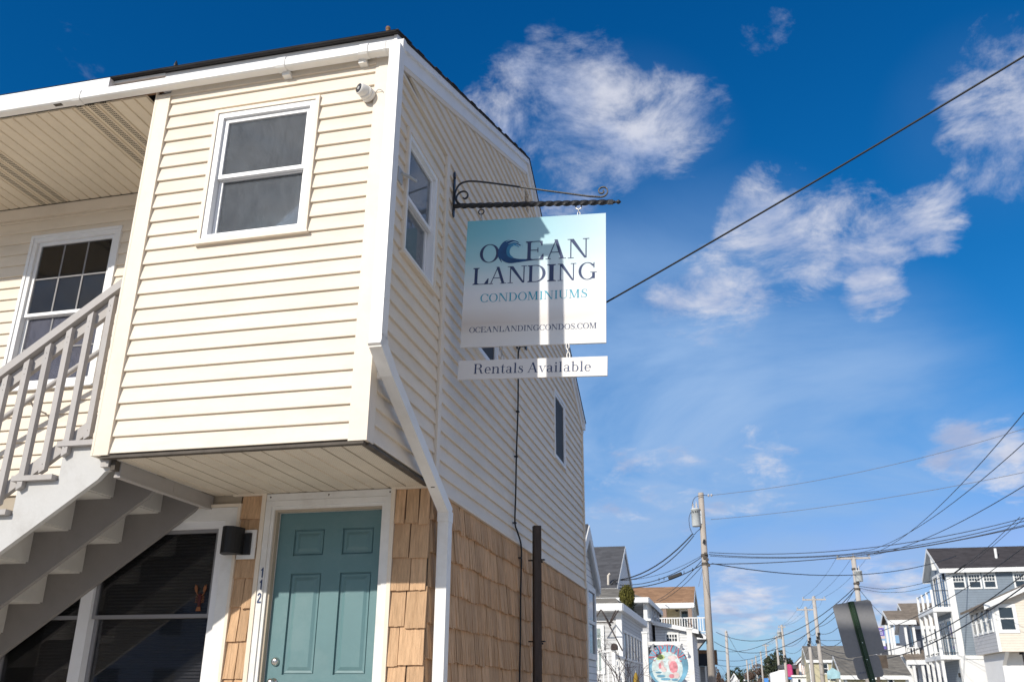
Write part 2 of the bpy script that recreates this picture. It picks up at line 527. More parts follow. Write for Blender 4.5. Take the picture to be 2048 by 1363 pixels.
M['camera_white'] = mat('camera_shell', (0.74, 0.72, 0.68), 0.4)
M['lens'] = mat('camera_lens', (0.02, 0.02, 0.025), 0.08, spec=0.8)
M['lobster'] = mat('lobster_claws', (0.24, 0.09, 0.035), 0.6, 0.3, 30)
M['lobster_body'] = mat('lobster_body', (0.06, 0.010, 0.010), 0.6, 0.3, 30)
M['red_print'] = mat('coral_print', (0.58, 0.13, 0.14), 0.5, 0.1, 4)
M['pink_print'] = mat('pink_print', (0.64, 0.24, 0.27), 0.5, 0.45, 9)
M['blush_print'] = mat('blush_print', (0.66, 0.52, 0.50), 0.5, 0.3, 9)
M['lime_print'] = mat('lime_print', (0.52, 0.62, 0.22), 0.5, 0.15, 6)
M['blue_rim'] = mat('sea_blue_rim', (0.15, 0.34, 0.46), 0.5, 0.4, 3)
M['pale_sea'] = mat('pale_sea_print', (0.56, 0.66, 0.65), 0.5, 0.3, 7)
M['purple'] = mat('purple_panel', (0.16, 0.12, 0.42), 0.5)
M['magenta'] = mat('magenta_banner', (0.48, 0.05, 0.17), 0.6, 0.2, 2)
M['blue_banner'] = mat('blue_banner', (0.06, 0.22, 0.55), 0.6)
M['sea_print'] = mat('seascape_print', (0.35, 0.55, 0.60), 0.5, 0.35, 1.5)
M['mustard'] = mat('mustard_umbrella', (0.30, 0.19, 0.02), 0.7)
M['red_dark'] = mat('red_awning', (0.32, 0.05, 0.03), 0.7)
M['sandy_plastic'] = mat('pale_pipe', (0.62, 0.56, 0.48), 0.6)
M['clearish'] = mat('dull_plastic', (0.42, 0.42, 0.40), 0.35)


# ------------------------------------------------------------------ mesh helpers
class Fr:
    """a wall: u runs along it, w is height above the ground, d stands out of it"""
    def __init__(s, O, U, N):
        s.O, s.U, s.N = Vector(O), Vector(U), Vector(N)

    def p(s, u, w, d=0.0):
        return s.O + s.U * u + s.N * d + Vector((0, 0, w))


def front(y):
    return Fr((0, y, 0), (1, 0, 0), (0, -1, 0))


def right(x):
    return Fr((x, 0, 0), (0, 1, 0), (1, 0, 0))


def left(x):
    return Fr((x, 0, 0), (0, 1, 0), (-1, 0, 0))


def root_of(o):
    while o.parent:
        o = o.parent
    return o


class MB:
    def __init__(s):
        s.v, s.f = [], []

    def poly(s, pts):
        i = len(s.v)
        s.v += [Vector(p) for p in pts]
        s.f.append(tuple(range(i, i + len(pts))))
        return s

    def hexa(s, a, b):
        """two quads joined into a closed six-sided block"""
        i = len(s.v)
        s.v += [Vector(p) for p in a] + [Vector(p) for p in b]
        s.f += [(i, i + 3, i + 2, i + 1), (i + 4, i + 5, i + 6, i + 7)]
        for k in range(4):
            n = (k + 1) % 4
            s.f.append((i + k, i + n, i + 4 + n, i + 4 + k))
        return s

    def box(s, x0, x1, y0, y1, z0, z1):
        return s.hexa([(x0, y0, z0), (x1, y0, z0), (x1, y1, z0), (x0, y1, z0)],
                      [(x0, y0, z1), (x1, y0, z1), (x1, y1, z1), (x0, y1, z1)])

    def fbox(s, F, u0, u1, w0, w1, d0, d1):
        return s.hexa([F.p(u0, w0, d0), F.p(u1, w0, d0), F.p(u1, w1, d0), F.p(u0, w1, d0)],
                      [F.p(u0, w0, d1), F.p(u1, w0, d1), F.p(u1, w1, d1), F.p(u0, w1, d1)])

    def frame(s, F, u0, u1, w0, w1, t, d0, d1, b=None, tt=None):
        """four rails butted end to end round an opening"""
        b = t if b is None else b
        tt = t if tt is None else tt
        s.fbox(F, u0, u0 + t, w0, w1, d0, d1)
        s.fbox(F, u1 - t, u1, w0, w1, d0, d1)
        s.fbox(F, u0 + t, u1 - t, w0, w0 + b, d0, d1)
        s.fbox(F, u0 + t, u1 - t, w1 - tt, w1, d0, d1)
        return s

    def prism(s, pts, off):
        """polygon pushed along off"""
        off = Vector(off)
        n = len(pts)
        i = len(s.v)
        s.v += [Vector(p) for p in pts] + [Vector(p) + off for p in pts]
        s.f.append(tuple(range(i + n - 1, i - 1, -1)))
        s.f.append(tuple(range(i + n, i + 2 * n)))
        for k in range(n):
            m = (k + 1) % n
            s.f.append((i + k, i + m, i + n + m, i + n + k))
        return s

    def beam(s, a, b, w, h, up=(0, 0, 1)):
        """rectangular bar from a to b, w across and h along up"""
        a, b, up = Vector(a), Vector(b), Vector(up)
        d = (b - a).normalized()
        side = d.cross(up).normalized() * (w / 2)
        top = side.cross(d).normalized() * (h / 2)
        q = [-side - top, side - top, side + top, -side + top]
        return s.hexa([a + x for x in q], [b + x for x in q])

    def tube(s, pts, r, n=8, cap=True, r_end=None):
        pts = [Vector(p) for p in pts]
        rings = []
        prev = None
        for k, p in enumerate(pts):
            d = (pts[min(k + 1, len(pts) - 1)] - pts[max(k - 1, 0)])
            d = d.normalized() if d.length > 1e-9 else Vector((0, 0, 1))
            ref = prev if prev is not None else (Vector((0, 0, 1)) if abs(d.z) < 0.9 else Vector((1, 0, 0)))
            a = (ref - d * ref.dot(d))
            a = a.normalized() if a.length > 1e-6 else d.orthogonal().normalized()
            prev = a
            b = d.cross(a)
            t = k / max(1, len(pts) - 1)
            rr = r if r_end is None else r + (r_end - r) * t
            i = len(s.v)
            s.v += [p + a * (rr * math.cos(2 * math.pi * j / n)) + b * (rr * math.sin(2 * math.pi * j / n)) for j in range(n)]
            rings.append(i)
        for a_, b_ in zip(rings, rings[1:]):
            for j in range(n):
                m = (j + 1) % n
                s.f.append((a_ + j, a_ + m, b_ + m, b_ + j))
        if cap:
            s.f.append(tuple(range(rings[0] + n - 1, rings[0] - 1, -1)))
            s.f.append(tuple(range(rings[-1], rings[-1] + n)))
        return s

    def lathe(s, O, axis, prof, n=16):
        """profile of (distance along axis, radius)"""
        O, ax = Vector(O), Vector(axis).normalized()
        a = ax.orthogonal().normalized()
        b = ax.cross(a)
        rings = []
        for t, r in prof:
            i = len(s.v)
            r = max(r, 1e-4)
            s.v += [O + ax * t + a * (r * math.cos(2 * math.pi * j / n)) + b * (r * math.sin(2 * math.pi * j / n)) for j in range(n)]
            rings.append(i)
        for p_, q_ in zip(rings, rings[1:]):
            for j in range(n):
                m = (j + 1) % n
                s.f.append((p_ + j, p_ + m, q_ + m, q_ + j))
        s.f.append(tuple(range(rings[0] + n - 1, rings[0] - 1, -1)))
        s.f.append(tuple(range(rings[-1], rings[-1] + n)))
        return s

    def mesh(s, name, off=(0, 0, 0), smooth=False):
        off = Vector(off)
        me = bpy.data.meshes.new(name)
        me.from_pydata([tuple(p - off) for p in s.v], [], s.f)
        bm = bmesh.new()
        bm.from_mesh(me)
        bmesh.ops.recalc_face_normals(bm, faces=bm.faces)
        bm.to_mesh(me)
        bm.free()
        if smooth:
            for f in me.polygons:
                f.use_smooth = len(f.vertices) == 4
        return me

    def build(s, name, material, parent=None, smooth=False, label=None, stuff=False):
        if parent is None:
            xs = [p.x for p in s.v]
            ys = [p.y for p in s.v]
            off = Vector(((min(xs) + max(xs)) / 2, (min(ys) + max(ys)) / 2, min(p.z for p in s.v)))
        else:
            off = root_of(parent).location
        me = s.mesh(name, off, smooth)
        me.materials.append(M[material] if isinstance(material, str) else material)
        o = bpy.data.objects.new(name, me)
        COL.objects.link(o)
        if parent is None:
            o.location = off
        else:
            o.parent = parent
        if label:
            o['label'] = label
        if stuff:
            o['kind'] = 'stuff'
        return o


def tag(o, label, cat, group=None):
    o['label'] = label
    o['category'] = cat
    if group:
        o['group'] = group
    return o


def thing(name, loc, label, cat, group=None):
    o = bpy.data.objects.new(name, None)
    o.empty_display_size = 0.2
    o.location = loc
    COL.objects.link(o)
    return tag(o, label, cat, group)


def structure(o):
    o['kind'] = 'structure'
    return o


def lerp(a, b, t):
    return a + (b - a) * t


# ------------------------------------------------------------------ ground
structure(MB().box(-600, 600, -600, 900, -1.0, -0.14).build('ground', 'earth'))
structure(MB().box(2.2, 9.0, -120, 700, -0.135, -0.10).build('street', 'asphalt'))
structure(MB().box(-9.5, 2.05, -60, 700, -0.13, -0.004).build('pavement', 'concrete'))
structure(MB().box(9.2, 13.0, -60, 700, -0.13, -0.004).build('pavement', 'concrete'))
structure(MB().box(2.06, 2.19, -60, 700, -0.13, 0.0).build('kerb', 'concrete'))
structure(MB().box(9.01, 9.19, -60, 700, -0.13, 0.0).build('kerb', 'concrete'))
structure(MB().box(-9.5, 60, -120, -60.1, -0.13, -0.004).build('parking_area', 'concrete'))
mk = MB()
for k in range(60):
    mk.box(5.55, 5.67, -20 + k * 6.0, -17 + k * 6.0, -0.0999, -0.096)
structure(mk.build('road_marking', 'line_white'))

# ================================================================== the cream building
XS = -2.134          # street-side wall
Y0 = 4.960           # face of the overhanging room
Y1 = 6.213           # main front wall
Y2 = 13.276          # back wall
ZB = 2.945           # underside of the overhanging room
XL = -4.026          # its left corner
XW = -9.2            # far left end of the building
E_ = 0.11430         # clapboard exposure
condo = thing('condo_building', (-5.6, 9.0, -0.1), 'cream vinyl clapboard building with an overhanging upper room, cedar shingles below and a teal door', 'building')
FB = front(Y0)
FM = front(Y1)
SB = right(XS)


def roof_z(y):
    return 5.985 + 0.389 * (y - 4.90) if y < 9.35 else 7.716 - 0.560 * (y - 9.35)


# ---- clapboards, one object per board
PROFILE = [(0.0, 0.0205), (0.06, 0.021), (0.55, 0.0125), (1.0, 0.002)]


def board(F, a, b, ua, ub, va, vb, full_a, full_b, seed):
    """one clapboard between heights a..b, from u=ua..ub at the bottom to va..vb at the top"""
    rr = random.Random(seed)
    mb = MB()
    n = max(1, int((ub - ua) / 0.7))
    ts = sorted(set([0.0, 1.0] + [t for t, _ in PROFILE]))
    lev = []
    for t, d in PROFILE:
        w = full_a + t * (full_b - full_a)
        lev.append((w, d))
    pts = []
    for w, d in lev:
        if w <= a + 1e-6:
            base = (a, d)
            pts = [base] + pts[1:] if pts else [base]
        elif w >= b - 1e-6:
            pts.append((b, d))
            break
        else:
            pts.append((w, d))
    if pts[0][0] > a:
        pts.insert(0, (a, pts[0][1]))
    wav = [rr.uniform(-0.0011, 0.0011) for _ in range(n + 1)]
    grid = []
    for w, d in [(pts[0][0], 0.0)] + pts:
        t = (w - a) / (b - a) if b > a else 0
        u0, u1 = lerp(ua, va, t), lerp(ub, vb, t)
        grid.append([F.p(lerp(u0, u1, k / n), w + wav[k] * (1 if n > 1 else 0), d) for k in range(n + 1)])
    i = len(mb.v)
    for row in grid:
        mb.v += row
    for r_ in range(len(grid) - 1):
        for k in range(n):
            p = i + r_ * (n + 1) + k
            mb.f.append((p, p + 1, p + n + 2, p + n + 1))
    # end caps
    mb.f.append(tuple(i + r_ * (n + 1) for r_ in range(len(grid))))
    mb.f.append(tuple(i + r_ * (n + 1) + n for r_ in range(len(grid))))
    return mb


def clad(F, u0, u1, w0, w1, base, holes=(), slope=None, name='clapboard', material='cream', parent=None, seed=0):
    """rows of clapboards round window holes (ua, ub, wa, wb); slope(w) -> (u0, u1) for a gable"""
    parent = parent or condo
    k = math.floor((w0 - base) / E_ + 1e-6)
    cnt = 0
    while True:
        fa = base + k * E_
        fb = fa + E_
        if fa >= w1 - 0.004:
            break
        a, b = max(fa, w0), min(fb, w1)
        k += 1
        if b - a < 0.006:
            continue
        spans = [(u0, u1)]
        extra = []
        for (ha, hb, wa, wb) in holes:
            if wb <= a + 1e-4 or wa >= b - 1e-4:
                continue
            nxt = []
            for s0, s1 in spans:
                if hb <= s0 or ha >= s1:
                    nxt.append((s0, s1))
                    continue
                if ha > s0:
                    nxt.append((s0, ha))
                if hb < s1:
                    nxt.append((hb, s1))
            spans = nxt
            if a < wa - 0.01:
                extra.append((ha, hb, a, wa))
            if b > wb + 0.01:
                extra.append((ha, hb, wb, b))
        for s0, s1 in spans:
            if slope:
                qa, qb = slope(a), slope(b)
                ua, ub = max(s0, qa[0]), min(s1, qa[1])
                va, vb = max(s0, qb[0]), min(s1, qb[1])
                if ub - ua < 0.02:
                    continue
                if vb < va:
                    va = vb = (va + vb) / 2
            else:
                ua, ub, va, vb = s0, s1, s0, s1
            cnt += 1
            board(F, a, b, ua, ub, va, vb, fa, fb, seed * 1000 + cnt).build(name, material, parent)
        for ua, ub, aa, bb in extra:
            cnt += 1
            board(F, aa, bb, ua, ub, ua, ub, fa, fb, seed * 1000 + cnt).build(name, material, parent)


WIN_F = (-3.472, -2.682, 4.462, 5.518)     # opening in the overhanging room, front
WIN_S = (5.352, 6.040, 4.438, 5.435)       # its street side
WIN_L = (-6.118, -5.205, 3.96, 5.43)       # behind the stair rail
WIN_2 = (7.22, 8.0, 4.44, 5.36)            # behind the hanging sign
WIN_3 = (11.04, 11.74, 4.35, 5.215)        # far end of the street side

# overhanging room, front and street side
clad(FB, -3.914, -2.236, ZB, 5.80, ZB, [WIN_F], seed=1)
clad(SB, 5.055, 6.238, ZB, 5.785, ZB, [WIN_S], seed=2)
# main wall towards the street
Z_SH = 2.930
clad(SB, 5.07, 13.226, Z_SH, 7.60, Z_SH, [WIN_2, WIN_3],
     slope=lambda w: (6.325 if w < 5.79 else max(5.07, 4.9 + (w - 5.74) / 0.389), min(13.226, 9.35 + (7.47 - w) / 0.56)), seed=3)
# upper front wall beside the stair
clad(FM, XW, XL + 0.02, 3.0, 5.66, 3.0, [WIN_L], seed=4)

# wall cores behind the boards
mb = MB()
wy = 0.02
g = [(XS - wy, 6.24, -0.1), (XS - wy, Y2, -0.1), (XS - wy, Y2, roof_z(Y2) - 0.15), (XS - wy, 9.35, 7.56), (XS - wy, 6.24, roof_z(6.24) - 0.15)]
holes = [WIN_2, WIN_3]
# street wall built in vertical strips round its two windows
ys = [6.24, 7.22, 8.0, 9.35, 11.04, 11.74, Y2]
for a, b in zip(ys, ys[1:]):
    za, zb = roof_z(a) - 0.16, roof_z(b) - 0.16
    hole = None
    for h in holes:
        if abs(h[0] - a) < 1e-3:
            hole = h
    def strip(w0a, w0b, w1a, w1b):
        mb.hexa([(XS - 0.12, a, w0a), (XS - 0.003, a, w0a), (XS - 0.003, b, w0b), (XS - 0.12, b, w0b)],
                [(XS - 0.12, a, w1a), (XS - 0.003, a, w1a), (XS - 0.003, b, w1b), (XS - 0.12, b, w1b)])
    if hole:
        strip(-0.1, -0.1, hole[2], hole[2])
        strip(hole[3], hole[3], za, zb)
    else:
        strip(-0.1, -0.1, za, zb)
mb.box(XW, XS - 0.13, Y2 - 0.12, Y2, -0.1, roof_z(Y2) - 0.16)
mb.hexa([(XW, Y1 + 0.02, -0.1), (XW + 0.12, Y1 + 0.02, -0.1), (XW + 0.12, Y2 - 0.13, -0.1), (XW, Y2 - 0.13, -0.1)],
        [(XW, Y1 + 0.02, roof_z(Y1) - 0.2), (XW + 0.12, Y1 + 0.02, roof_z(Y1) - 0.2), (XW + 0.12, Y2 - 0.13, roof_z(Y2) - 0.2), (XW, Y2 - 0.13, roof_z(Y2) - 0.2)])
mb.build('wall', 'sheath', condo)
# main front wall round the stair window, the upper window and the door
mb = MB()
F0 = FM
def core(u0, u1, w0, w1):
    mb.fbox(F0, u0, u1, w0, w1, -0.12, -0.003)
core(XW + 0.13, -6.12, -0.1, 5.95)
core(-6.12, -5.20, -0.1, 0.55)
core(-6.12, -5.20, 2.70, 3.96)
core(-6.12, -5.20, 5.43, 5.95)
core(-5.20, -3.79, -0.1, 0.55)
core(-5.20, -3.79, 2.70, 5.95)
core(-3.79, -3.345, -0.1, 5.95)
core(-3.345, -2.483, 2.775, 5.95)
core(-2.483, XS - 0.125, -0.1, 5.95)
mb.build('wall', 'sheath', condo)
# inside partition behind door and stair window keeps the ground floor dark
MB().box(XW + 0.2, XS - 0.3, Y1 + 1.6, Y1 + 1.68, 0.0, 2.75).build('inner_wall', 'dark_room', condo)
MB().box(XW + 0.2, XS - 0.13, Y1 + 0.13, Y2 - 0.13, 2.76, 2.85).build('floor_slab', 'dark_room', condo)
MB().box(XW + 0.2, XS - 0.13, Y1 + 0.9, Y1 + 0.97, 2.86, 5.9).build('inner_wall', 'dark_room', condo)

# overhanging room: shell with two openings
mb = MB()
F0 = FB
def core2(F, u0, u1, w0, w1):
    mb.fbox(F, u0, u1, w0, w1, -0.09, -0.002)
a, b, c, d = WIN_F
core2(FB, XL + 0.003, a, ZB + 0.004, 5.85)
core2(FB, b, XS - 0.003, ZB + 0.004, 5.85)
core2(FB, a, b, ZB + 0.004, c)
core2(FB, a, b, d, 5.85)
a, b, c, d = WIN_S
core2(SB, Y0 + 0.092, a, ZB + 0.004, 5.78)
core2(SB, b, Y1 - 0.002, ZB + 0.004, 5.78)
core2(SB, a, b, ZB + 0.004, c)
core2(SB, a, b, d, 5.78)
mb.fbox(left(XL), Y0 + 0.092, Y1 - 0.002, ZB + 0.004, 5.86, -0.09, -0.003)
mb.build('room_shell', 'room', condo)
MB().hexa([(XS - 0.10, 4.96, 5.785), (XS - 0.004, 4.96, 5.785), (XS - 0.004, 6.236, 5.785), (XS - 0.10, 6.236, 5.785)],
          [(XS - 0.10, 4.96, 5.84), (XS - 0.004, 4.96, 5.84), (XS - 0.004, 6.236, 6.33), (XS - 0.10, 6.236, 6.33)]).build('wall', 'sheath', condo)
MB().box(XL + 0.1, XS - 0.1, Y0 + 0.1, Y1 - 0.005, ZB + 0.02, ZB + 0.06).build('room_floor', 'wood_old', condo)
MB().box(XL + 0.1, XS - 0.1, Y0 + 0.1, Y1 - 0.005, 5.70, 5.74).build('room_ceiling', 'room', condo)
MB().box(XL + 0.1, XS - 0.1, Y1 - 0.03, Y1 - 0.006, ZB + 0.065, 5.695).build('room_lining', 'room', condo)

# corner boards and trims
def trim(F, u0, u1, w0, w1, d=0.026, m='cream_trim', name='corner_board'):
    return MB().fbox(F, u0, u1, w0, w1, 0.001, d).build(name, m, condo)
trim(FB, XL, -3.914, ZB - 0.012, 5.772, 0.032)
trim(left(XL), Y0 - 0.033, Y0 + 0.10, ZB - 0.012, 5.80, 0.018)
MB().fbox(FB, -2.236, XS + 0.022, ZB - 0.012, 5.80, 0.001, 0.024).build('corner_board', 'cream_trim', condo)
MB().fbox(SB, Y0 - 0.0, Y0 + 0.088, ZB - 0.012, 5.76, 0.001, 0.022).build('corner_board', 'cream_trim', condo)
trim(SB, 6.243, 6.318, Z_SH - 0.02, 5.785, 0.034)
trim(SB, 5.05, 6.318, 5.787, 5.812, 0.032, name='channel')
trim(SB, 13.23, Y2, Z_SH - 0.02, 5.28, 0.034)
trim(FM, XW, XL + 0.02, 5.66, 5.775, 0.03, name='frieze_board')
trim(FB, -3.914, -2.236, 5.752, 5.80, 0.03, name='frieze_board')
# ledge between clapboards and shingles
MB().fbox(SB, 6.23, Y2 + 0.01, Z_SH - 0.022, Z_SH + 0.004, 0.001, 0.034).build('starter_strip', 'cream_trim', condo)
MB().fbox(SB, 9.645, 9.69, -0.1, Z_SH - 0.024, 0.004, 0.036).build('trim_strip', 'cream_trim', condo)
MB().fbox(SB, Y2 - 0.03, Y2 + 0.012, -0.1, Z_SH - 0.024, 0.004, 0.036).build('trim_strip', 'cream_trim', condo)
# dark flashing round the bottom of the overhang
MB().fbox(FB, XL + 0.05, XS, ZB - 0.03, ZB - 0.0125, -0.03, 0.018).build('flashing', 'rust', condo)
MB().fbox(SB, Y0 + 0.035, 6.23, ZB - 0.03, ZB - 0.0125, -0.03, 0.016).build('flashing', 'rust', condo)

# ---- soffits
def soffit_panel(x0, x1, y0, y1, z, vented, grooves, m):
    mb = MB()
    n = grooves
    for k in range(n):
        a = lerp(x0, x1, k / n)
        b = lerp(x0, x1, (k + 1) / n)
        mb.hexa([(a + 0.004, y0, z + 0.012), (b - 0.004, y0, z + 0.012), (b - 0.004, y1, z + 0.012), (a + 0.004, y1, z + 0.012)],
                [(a + 0.009, y0, z), (b - 0.009, y0, z), (b - 0.009, y1, z), (a + 0.009, y1, z)])
    mb.box(x0, x1, y0, y1, z + 0.0125, z + 0.016)
    return mb.build('soffit_panel', m, condo)


pw = 0.3345
x = -4.465 + pw
k = -1
while x > XW:
    v = (k % 4 == 0)
    hi = min(x, XL - 0.02)
    lo = max(x - pw, XW)
    if hi - lo > 0.02:
        g = 3
        if hi - lo < pw - 0.01:
            g = max(1, round(3 * (hi - lo) / pw))
        soffit_panel(lo, hi, 4.935, Y1 - 0.035, 5.782, v, g, 'vent' if v else 'soffit')
    x -= pw
    k += 1
x = XS - 0.03
for k in range(7):
    lo = max(x - 0.2735, XL + 0.13)
    if x - lo > 0.05:
        soffit_panel(lo, x, Y0 + 0.035, Y1 - 0.005, ZB - 0.028, True, 2 if x - lo > 0.2 else 1, 'fine_vent')
    x -= 0.2735
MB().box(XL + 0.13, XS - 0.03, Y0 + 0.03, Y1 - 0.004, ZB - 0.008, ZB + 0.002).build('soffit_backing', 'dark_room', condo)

# ---- roof
RX0, RX1 = XW - 0.1, -2.068
mb = MB()
prof = [(4.885, 5.964), (9.35, 7.700), (13.40, 5.433), (13.40, 5.444), (9.35, 7.711), (4.885, 5.975)]
mb.prism([(RX0, y, z) for y, z in prof], (RX1 - RX0, 0, 0))
mb.build('roof', 'roof_dark', condo)
# shingle courses with ragged ends along the street edge
mb = MB()
rr = random.Random(3)
y = 4.87
while y < 9.3:
    z = 5.977 + 0.389 * (y - 4.885)
    x = RX0
    while x < RX1:
        w = rr.uniform(0.5, 0.95)
        e = min(x + w, RX1 + rr.uniform(-0.004, 0.014))
        t = rr.uniform(0.005, 0.009)
        mb.hexa([(x, y, z + 0.001), (e, y, z + 0.001), (e, y + 0.155, z + 0.0605), (x, y + 0.155, z + 0.0605)],
                [(x, y, z + t), (e, y, z + t), (e, y + 0.155, z + 0.0625), (x, y + 0.155, z + 0.0625)])
        x = e + 0.003 if e < RX1 - 0.02 else RX1 + 1
    y += 0.145
mb.build('roof_shingles', 'roof_dark', condo, stuff=True)
# drip edge, fascia boards and the bare gap between them
MB().box(RX0, RX1 - 0.002, 4.870, 4.884, 5.967, 5.977).build('drip_edge', 'roof_dark', condo)
MB().box(-3.985, XS + 0.028, 4.925, 4.948, 5.80, 5.970).build('fascia', 'white', condo)
MB().box(RX0, -4.44, 4.864, 4.948, 5.864, 5.964).build('fascia', 'white', condo)
MB().box(-4.44, -3.985, 4.935, 4.948, 5.80, 5.960).build('bare_fascia', 'wood_old', condo)
MB().box(-4.438, -3.987, 4.915, 4.934, 5.945, 5.966).build('drip_trim', 'white', condo)
# rake boards
def rake(y0, y1, drop0, drop1, x0, x1, m, name):
    a0, a1 = roof_z(y0) - drop0, roof_z(y1) - drop0
    b0, b1 = roof_z(y0) - drop1, roof_z(y1) - drop1
    MB().hexa([(x0, y0, b0), (x1, y0, b0), (x1, y1, b1), (x0, y1, b1)],
              [(x0, y0, a0), (x1, y0, a0), (x1, y1, a1), (x0, y1, a1)]).build(name, m, condo)
rake(4.95, 7.16, 0.032, 0.20, XS + 0.0, XS + 0.030, 'white', 'rake_board')
rake(7.165, 9.35, 0.032, 0.20, XS + 0.0, XS + 0.0295, 'white', 'rake_board')
rake(9.351, 13.36, 0.032, 0.20, XS + 0.0, XS + 0.029, 'white', 'rake_board')
rake(4.92, 9.35, 0.0195, 0.085, XS + 0.0305, XS + 0.056, 'white', 'rake_trim')
rake(9.351, 13.385, 0.0195, 0.085, XS + 0.0305, XS + 0.056, 'white', 'rake_trim')
rake(5.06, 9.33, 0.2005, 0.242, XS + 0.001, XS + 0.026, 'cream_trim', 'rake_channel')
rake(9.37, 13.24, 0.2005, 0.242, XS + 0.001, XS + 0.026, 'cream_trim', 'rake_channel')
MB().box(RX0, XS + 0.05, 13.30, 13.42, 5.33, 5.43).build('gutter', 'white', condo)

# ---- gutter, front
def gutter(x0, x1, s=0.0, name='gutter', m='gutter'):
    p = [(4.843 - s, 5.776 - s), (4.832 - s, 5.784), (4.832 - s, 5.834), (4.842 - s, 5.855 + s), (4.862, 5.862 + s), (4.898, 5.862 + s), (4.898, 5.774 - s)]
    return MB().prism([(x0, y, z) for y, z in p], (x1 - x0, 0, 0)).build(name, m, condo)
gutter(RX0, -1.992)
for xj in (-4.69, -2.95, -2.30):
    gutter(xj - 0.035, xj + 0.035, 0.006, 'gutter_joint')
gutter(-2.145, -2.128, 0.004, 'gutter_joint')
for xj in (-2.93, -2.325):
    MB().box(xj - 0.03, xj + 0.03, 4.89, 4.945, 5.742, 5.7755).build('gutter_bracket', 'gutter', condo)
MB().box(-4.90, -4.83, 4.845, 4.875, 5.7735, 5.7765).build('product_plate', 'rust', condo)
# ---- downspout
def pipe(pts, name):
    mb = MB()
    for a, b in zip(pts, pts[1:]):
        a, b = Vector(a), Vector(b)
        mb.beam(a, b, 0.080, 0.088, (0, -1, 0) if abs((b - a).normalized().z) > 0.9 else (0, 0, 1))
    return mb
dx = -2.034
ds = MB().box(dx - 0.040, dx + 0.040, 4.782, 4.876, 3.545, 5.775).build('downspout', 'gutter', condo)
for z in (3.81, 3.565):
    MB().box(dx - 0.042, dx + 0.042, 4.780, 4.878, z - 0.012, z + 0.004).build('seam', 'gutter', ds)
MB().hexa([(dx - 0.042, 4.779, 3.56), (dx + 0.042, 4.779, 3.56), (dx + 0.042, 4.879, 3.56), (dx - 0.042, 4.879, 3.56)],
          [(dx - 0.042, 4.785, 3.475), (dx + 0.042, 4.785, 3.475), (dx + 0.042, 4.90, 3.54), (dx - 0.042, 4.90, 3.54)]).build('elbow', 'gutter', ds)
MB().beam((dx, 4.79, 3.535), (dx, 5.02, 3.395), 0.084, 0.096, (0, 0.4, 1)).build('elbow', 'gutter', ds)
MB().beam((dx, 5.0, 3.408), (dx, 6.33, 2.735), 0.078, 0.088, (0, 0.4, 1)).build('slanting_pipe', 'gutter', ds)
MB().box(dx - 0.043, dx + 0.043, 6.243, 6.352, 2.665, 2.745).build('elbow', 'gutter', ds)
MB().box(dx - 0.040, dx + 0.040, 6.25, 6.345, 0.05, 2.70).build('lower_pipe', 'gutter', ds)
MB().box(dx - 0.10, dx - 0.042, 5.03, 5.07, 3.36, 3.40).build('pipe_strap', 'gutter', ds)
MB().box(dx - 0.012, dx + 0.016, 5.98, 6.045, 2.858, 2.867).build('product_plate', 'rust', ds)

# ---- cedar shingles, one object each
def shingle(F, u0, u1, wb, wt, seed, lift=0.0, rough=1.0):
    rr = random.Random(seed)
    n = max(3, min(9, int((u1 - u0) / 0.02)))
    us = [u0] + sorted(lerp(u0, u1, (k + rr.uniform(-0.3, 0.3)) / n) for k in range(1, n)) + [u1]
    mb = MB()
    skew = rough * rr.uniform(-0.012, 0.012)
    jb = rr.uniform(-0.012, 0.008)
    for k, (a, b) in enumerate(zip(us, us[1:])):
        d = 0.022 + lift + rough * rr.uniform(-0.0055, 0.0055)
        e = jb + rough * rr.uniform(-0.007, 0.007)
        cut = 0.0025 if rough > 0.5 and rr.random() < 0.4 and k < n - 1 else 0.0004
        b_ = b - cut
        q = [F.p(a, wb + e, d), F.p(b_, wb + e, d), F.p(b_ + skew, wt, 0.006), F.p(a + skew, wt, 0.006)]
        i = len(mb.v)
        mb.v += q + [F.p(a, wb + e, 0.0005), F.p(b_, wb + e, 0.0005), F.p(a + skew, wt, 0.0005), F.p(b_ + skew, wt, 0.0005)]
        mb.f += [(i, i + 1, i + 2, i + 3), (i, i + 4, i + 5, i + 1), (i, i + 3, i + 6, i + 4), (i + 1, i + 5, i + 7, i + 2)]
    return mb


def shingle_rows(F, u0, u1, bottoms, top, wmin, wmax, seed, parts=True, gap=0.004, rough=1.0):
    rr = random.Random(seed)
    stuff = MB()
    tops = [top] + bottoms[:-1]
    c = 0
    for wb, wt in zip(bottoms, tops):
        u = u0
        while u < u1 - 0.01:
            w = rr.uniform(wmin, wmax)
            e = u + w
            if u1 - e < wmin * 0.7:
                e = u1
            c += 1
            g_ = gap * (1 + rough) * rr.choice((0.6, 0.8, 1, 1.5, 2.6))
            mb = shingle(F, u, e - g_, wb, wt + 0.03 if wt != top else wt, seed * 977 + c, rr.uniform(0, 0.006 + 0.010 * rough), rough)
            if parts:
                mb.build('shingle', 'cedar', condo)
            else:
                i = len(stuff.v)
                stuff.v += mb.v
                stuff.f += [tuple(i + k for k in f) for f in mb.f]
            u = e
    if not parts:
        stuff.build('lower_shingles', 'cedar', condo, stuff=True)


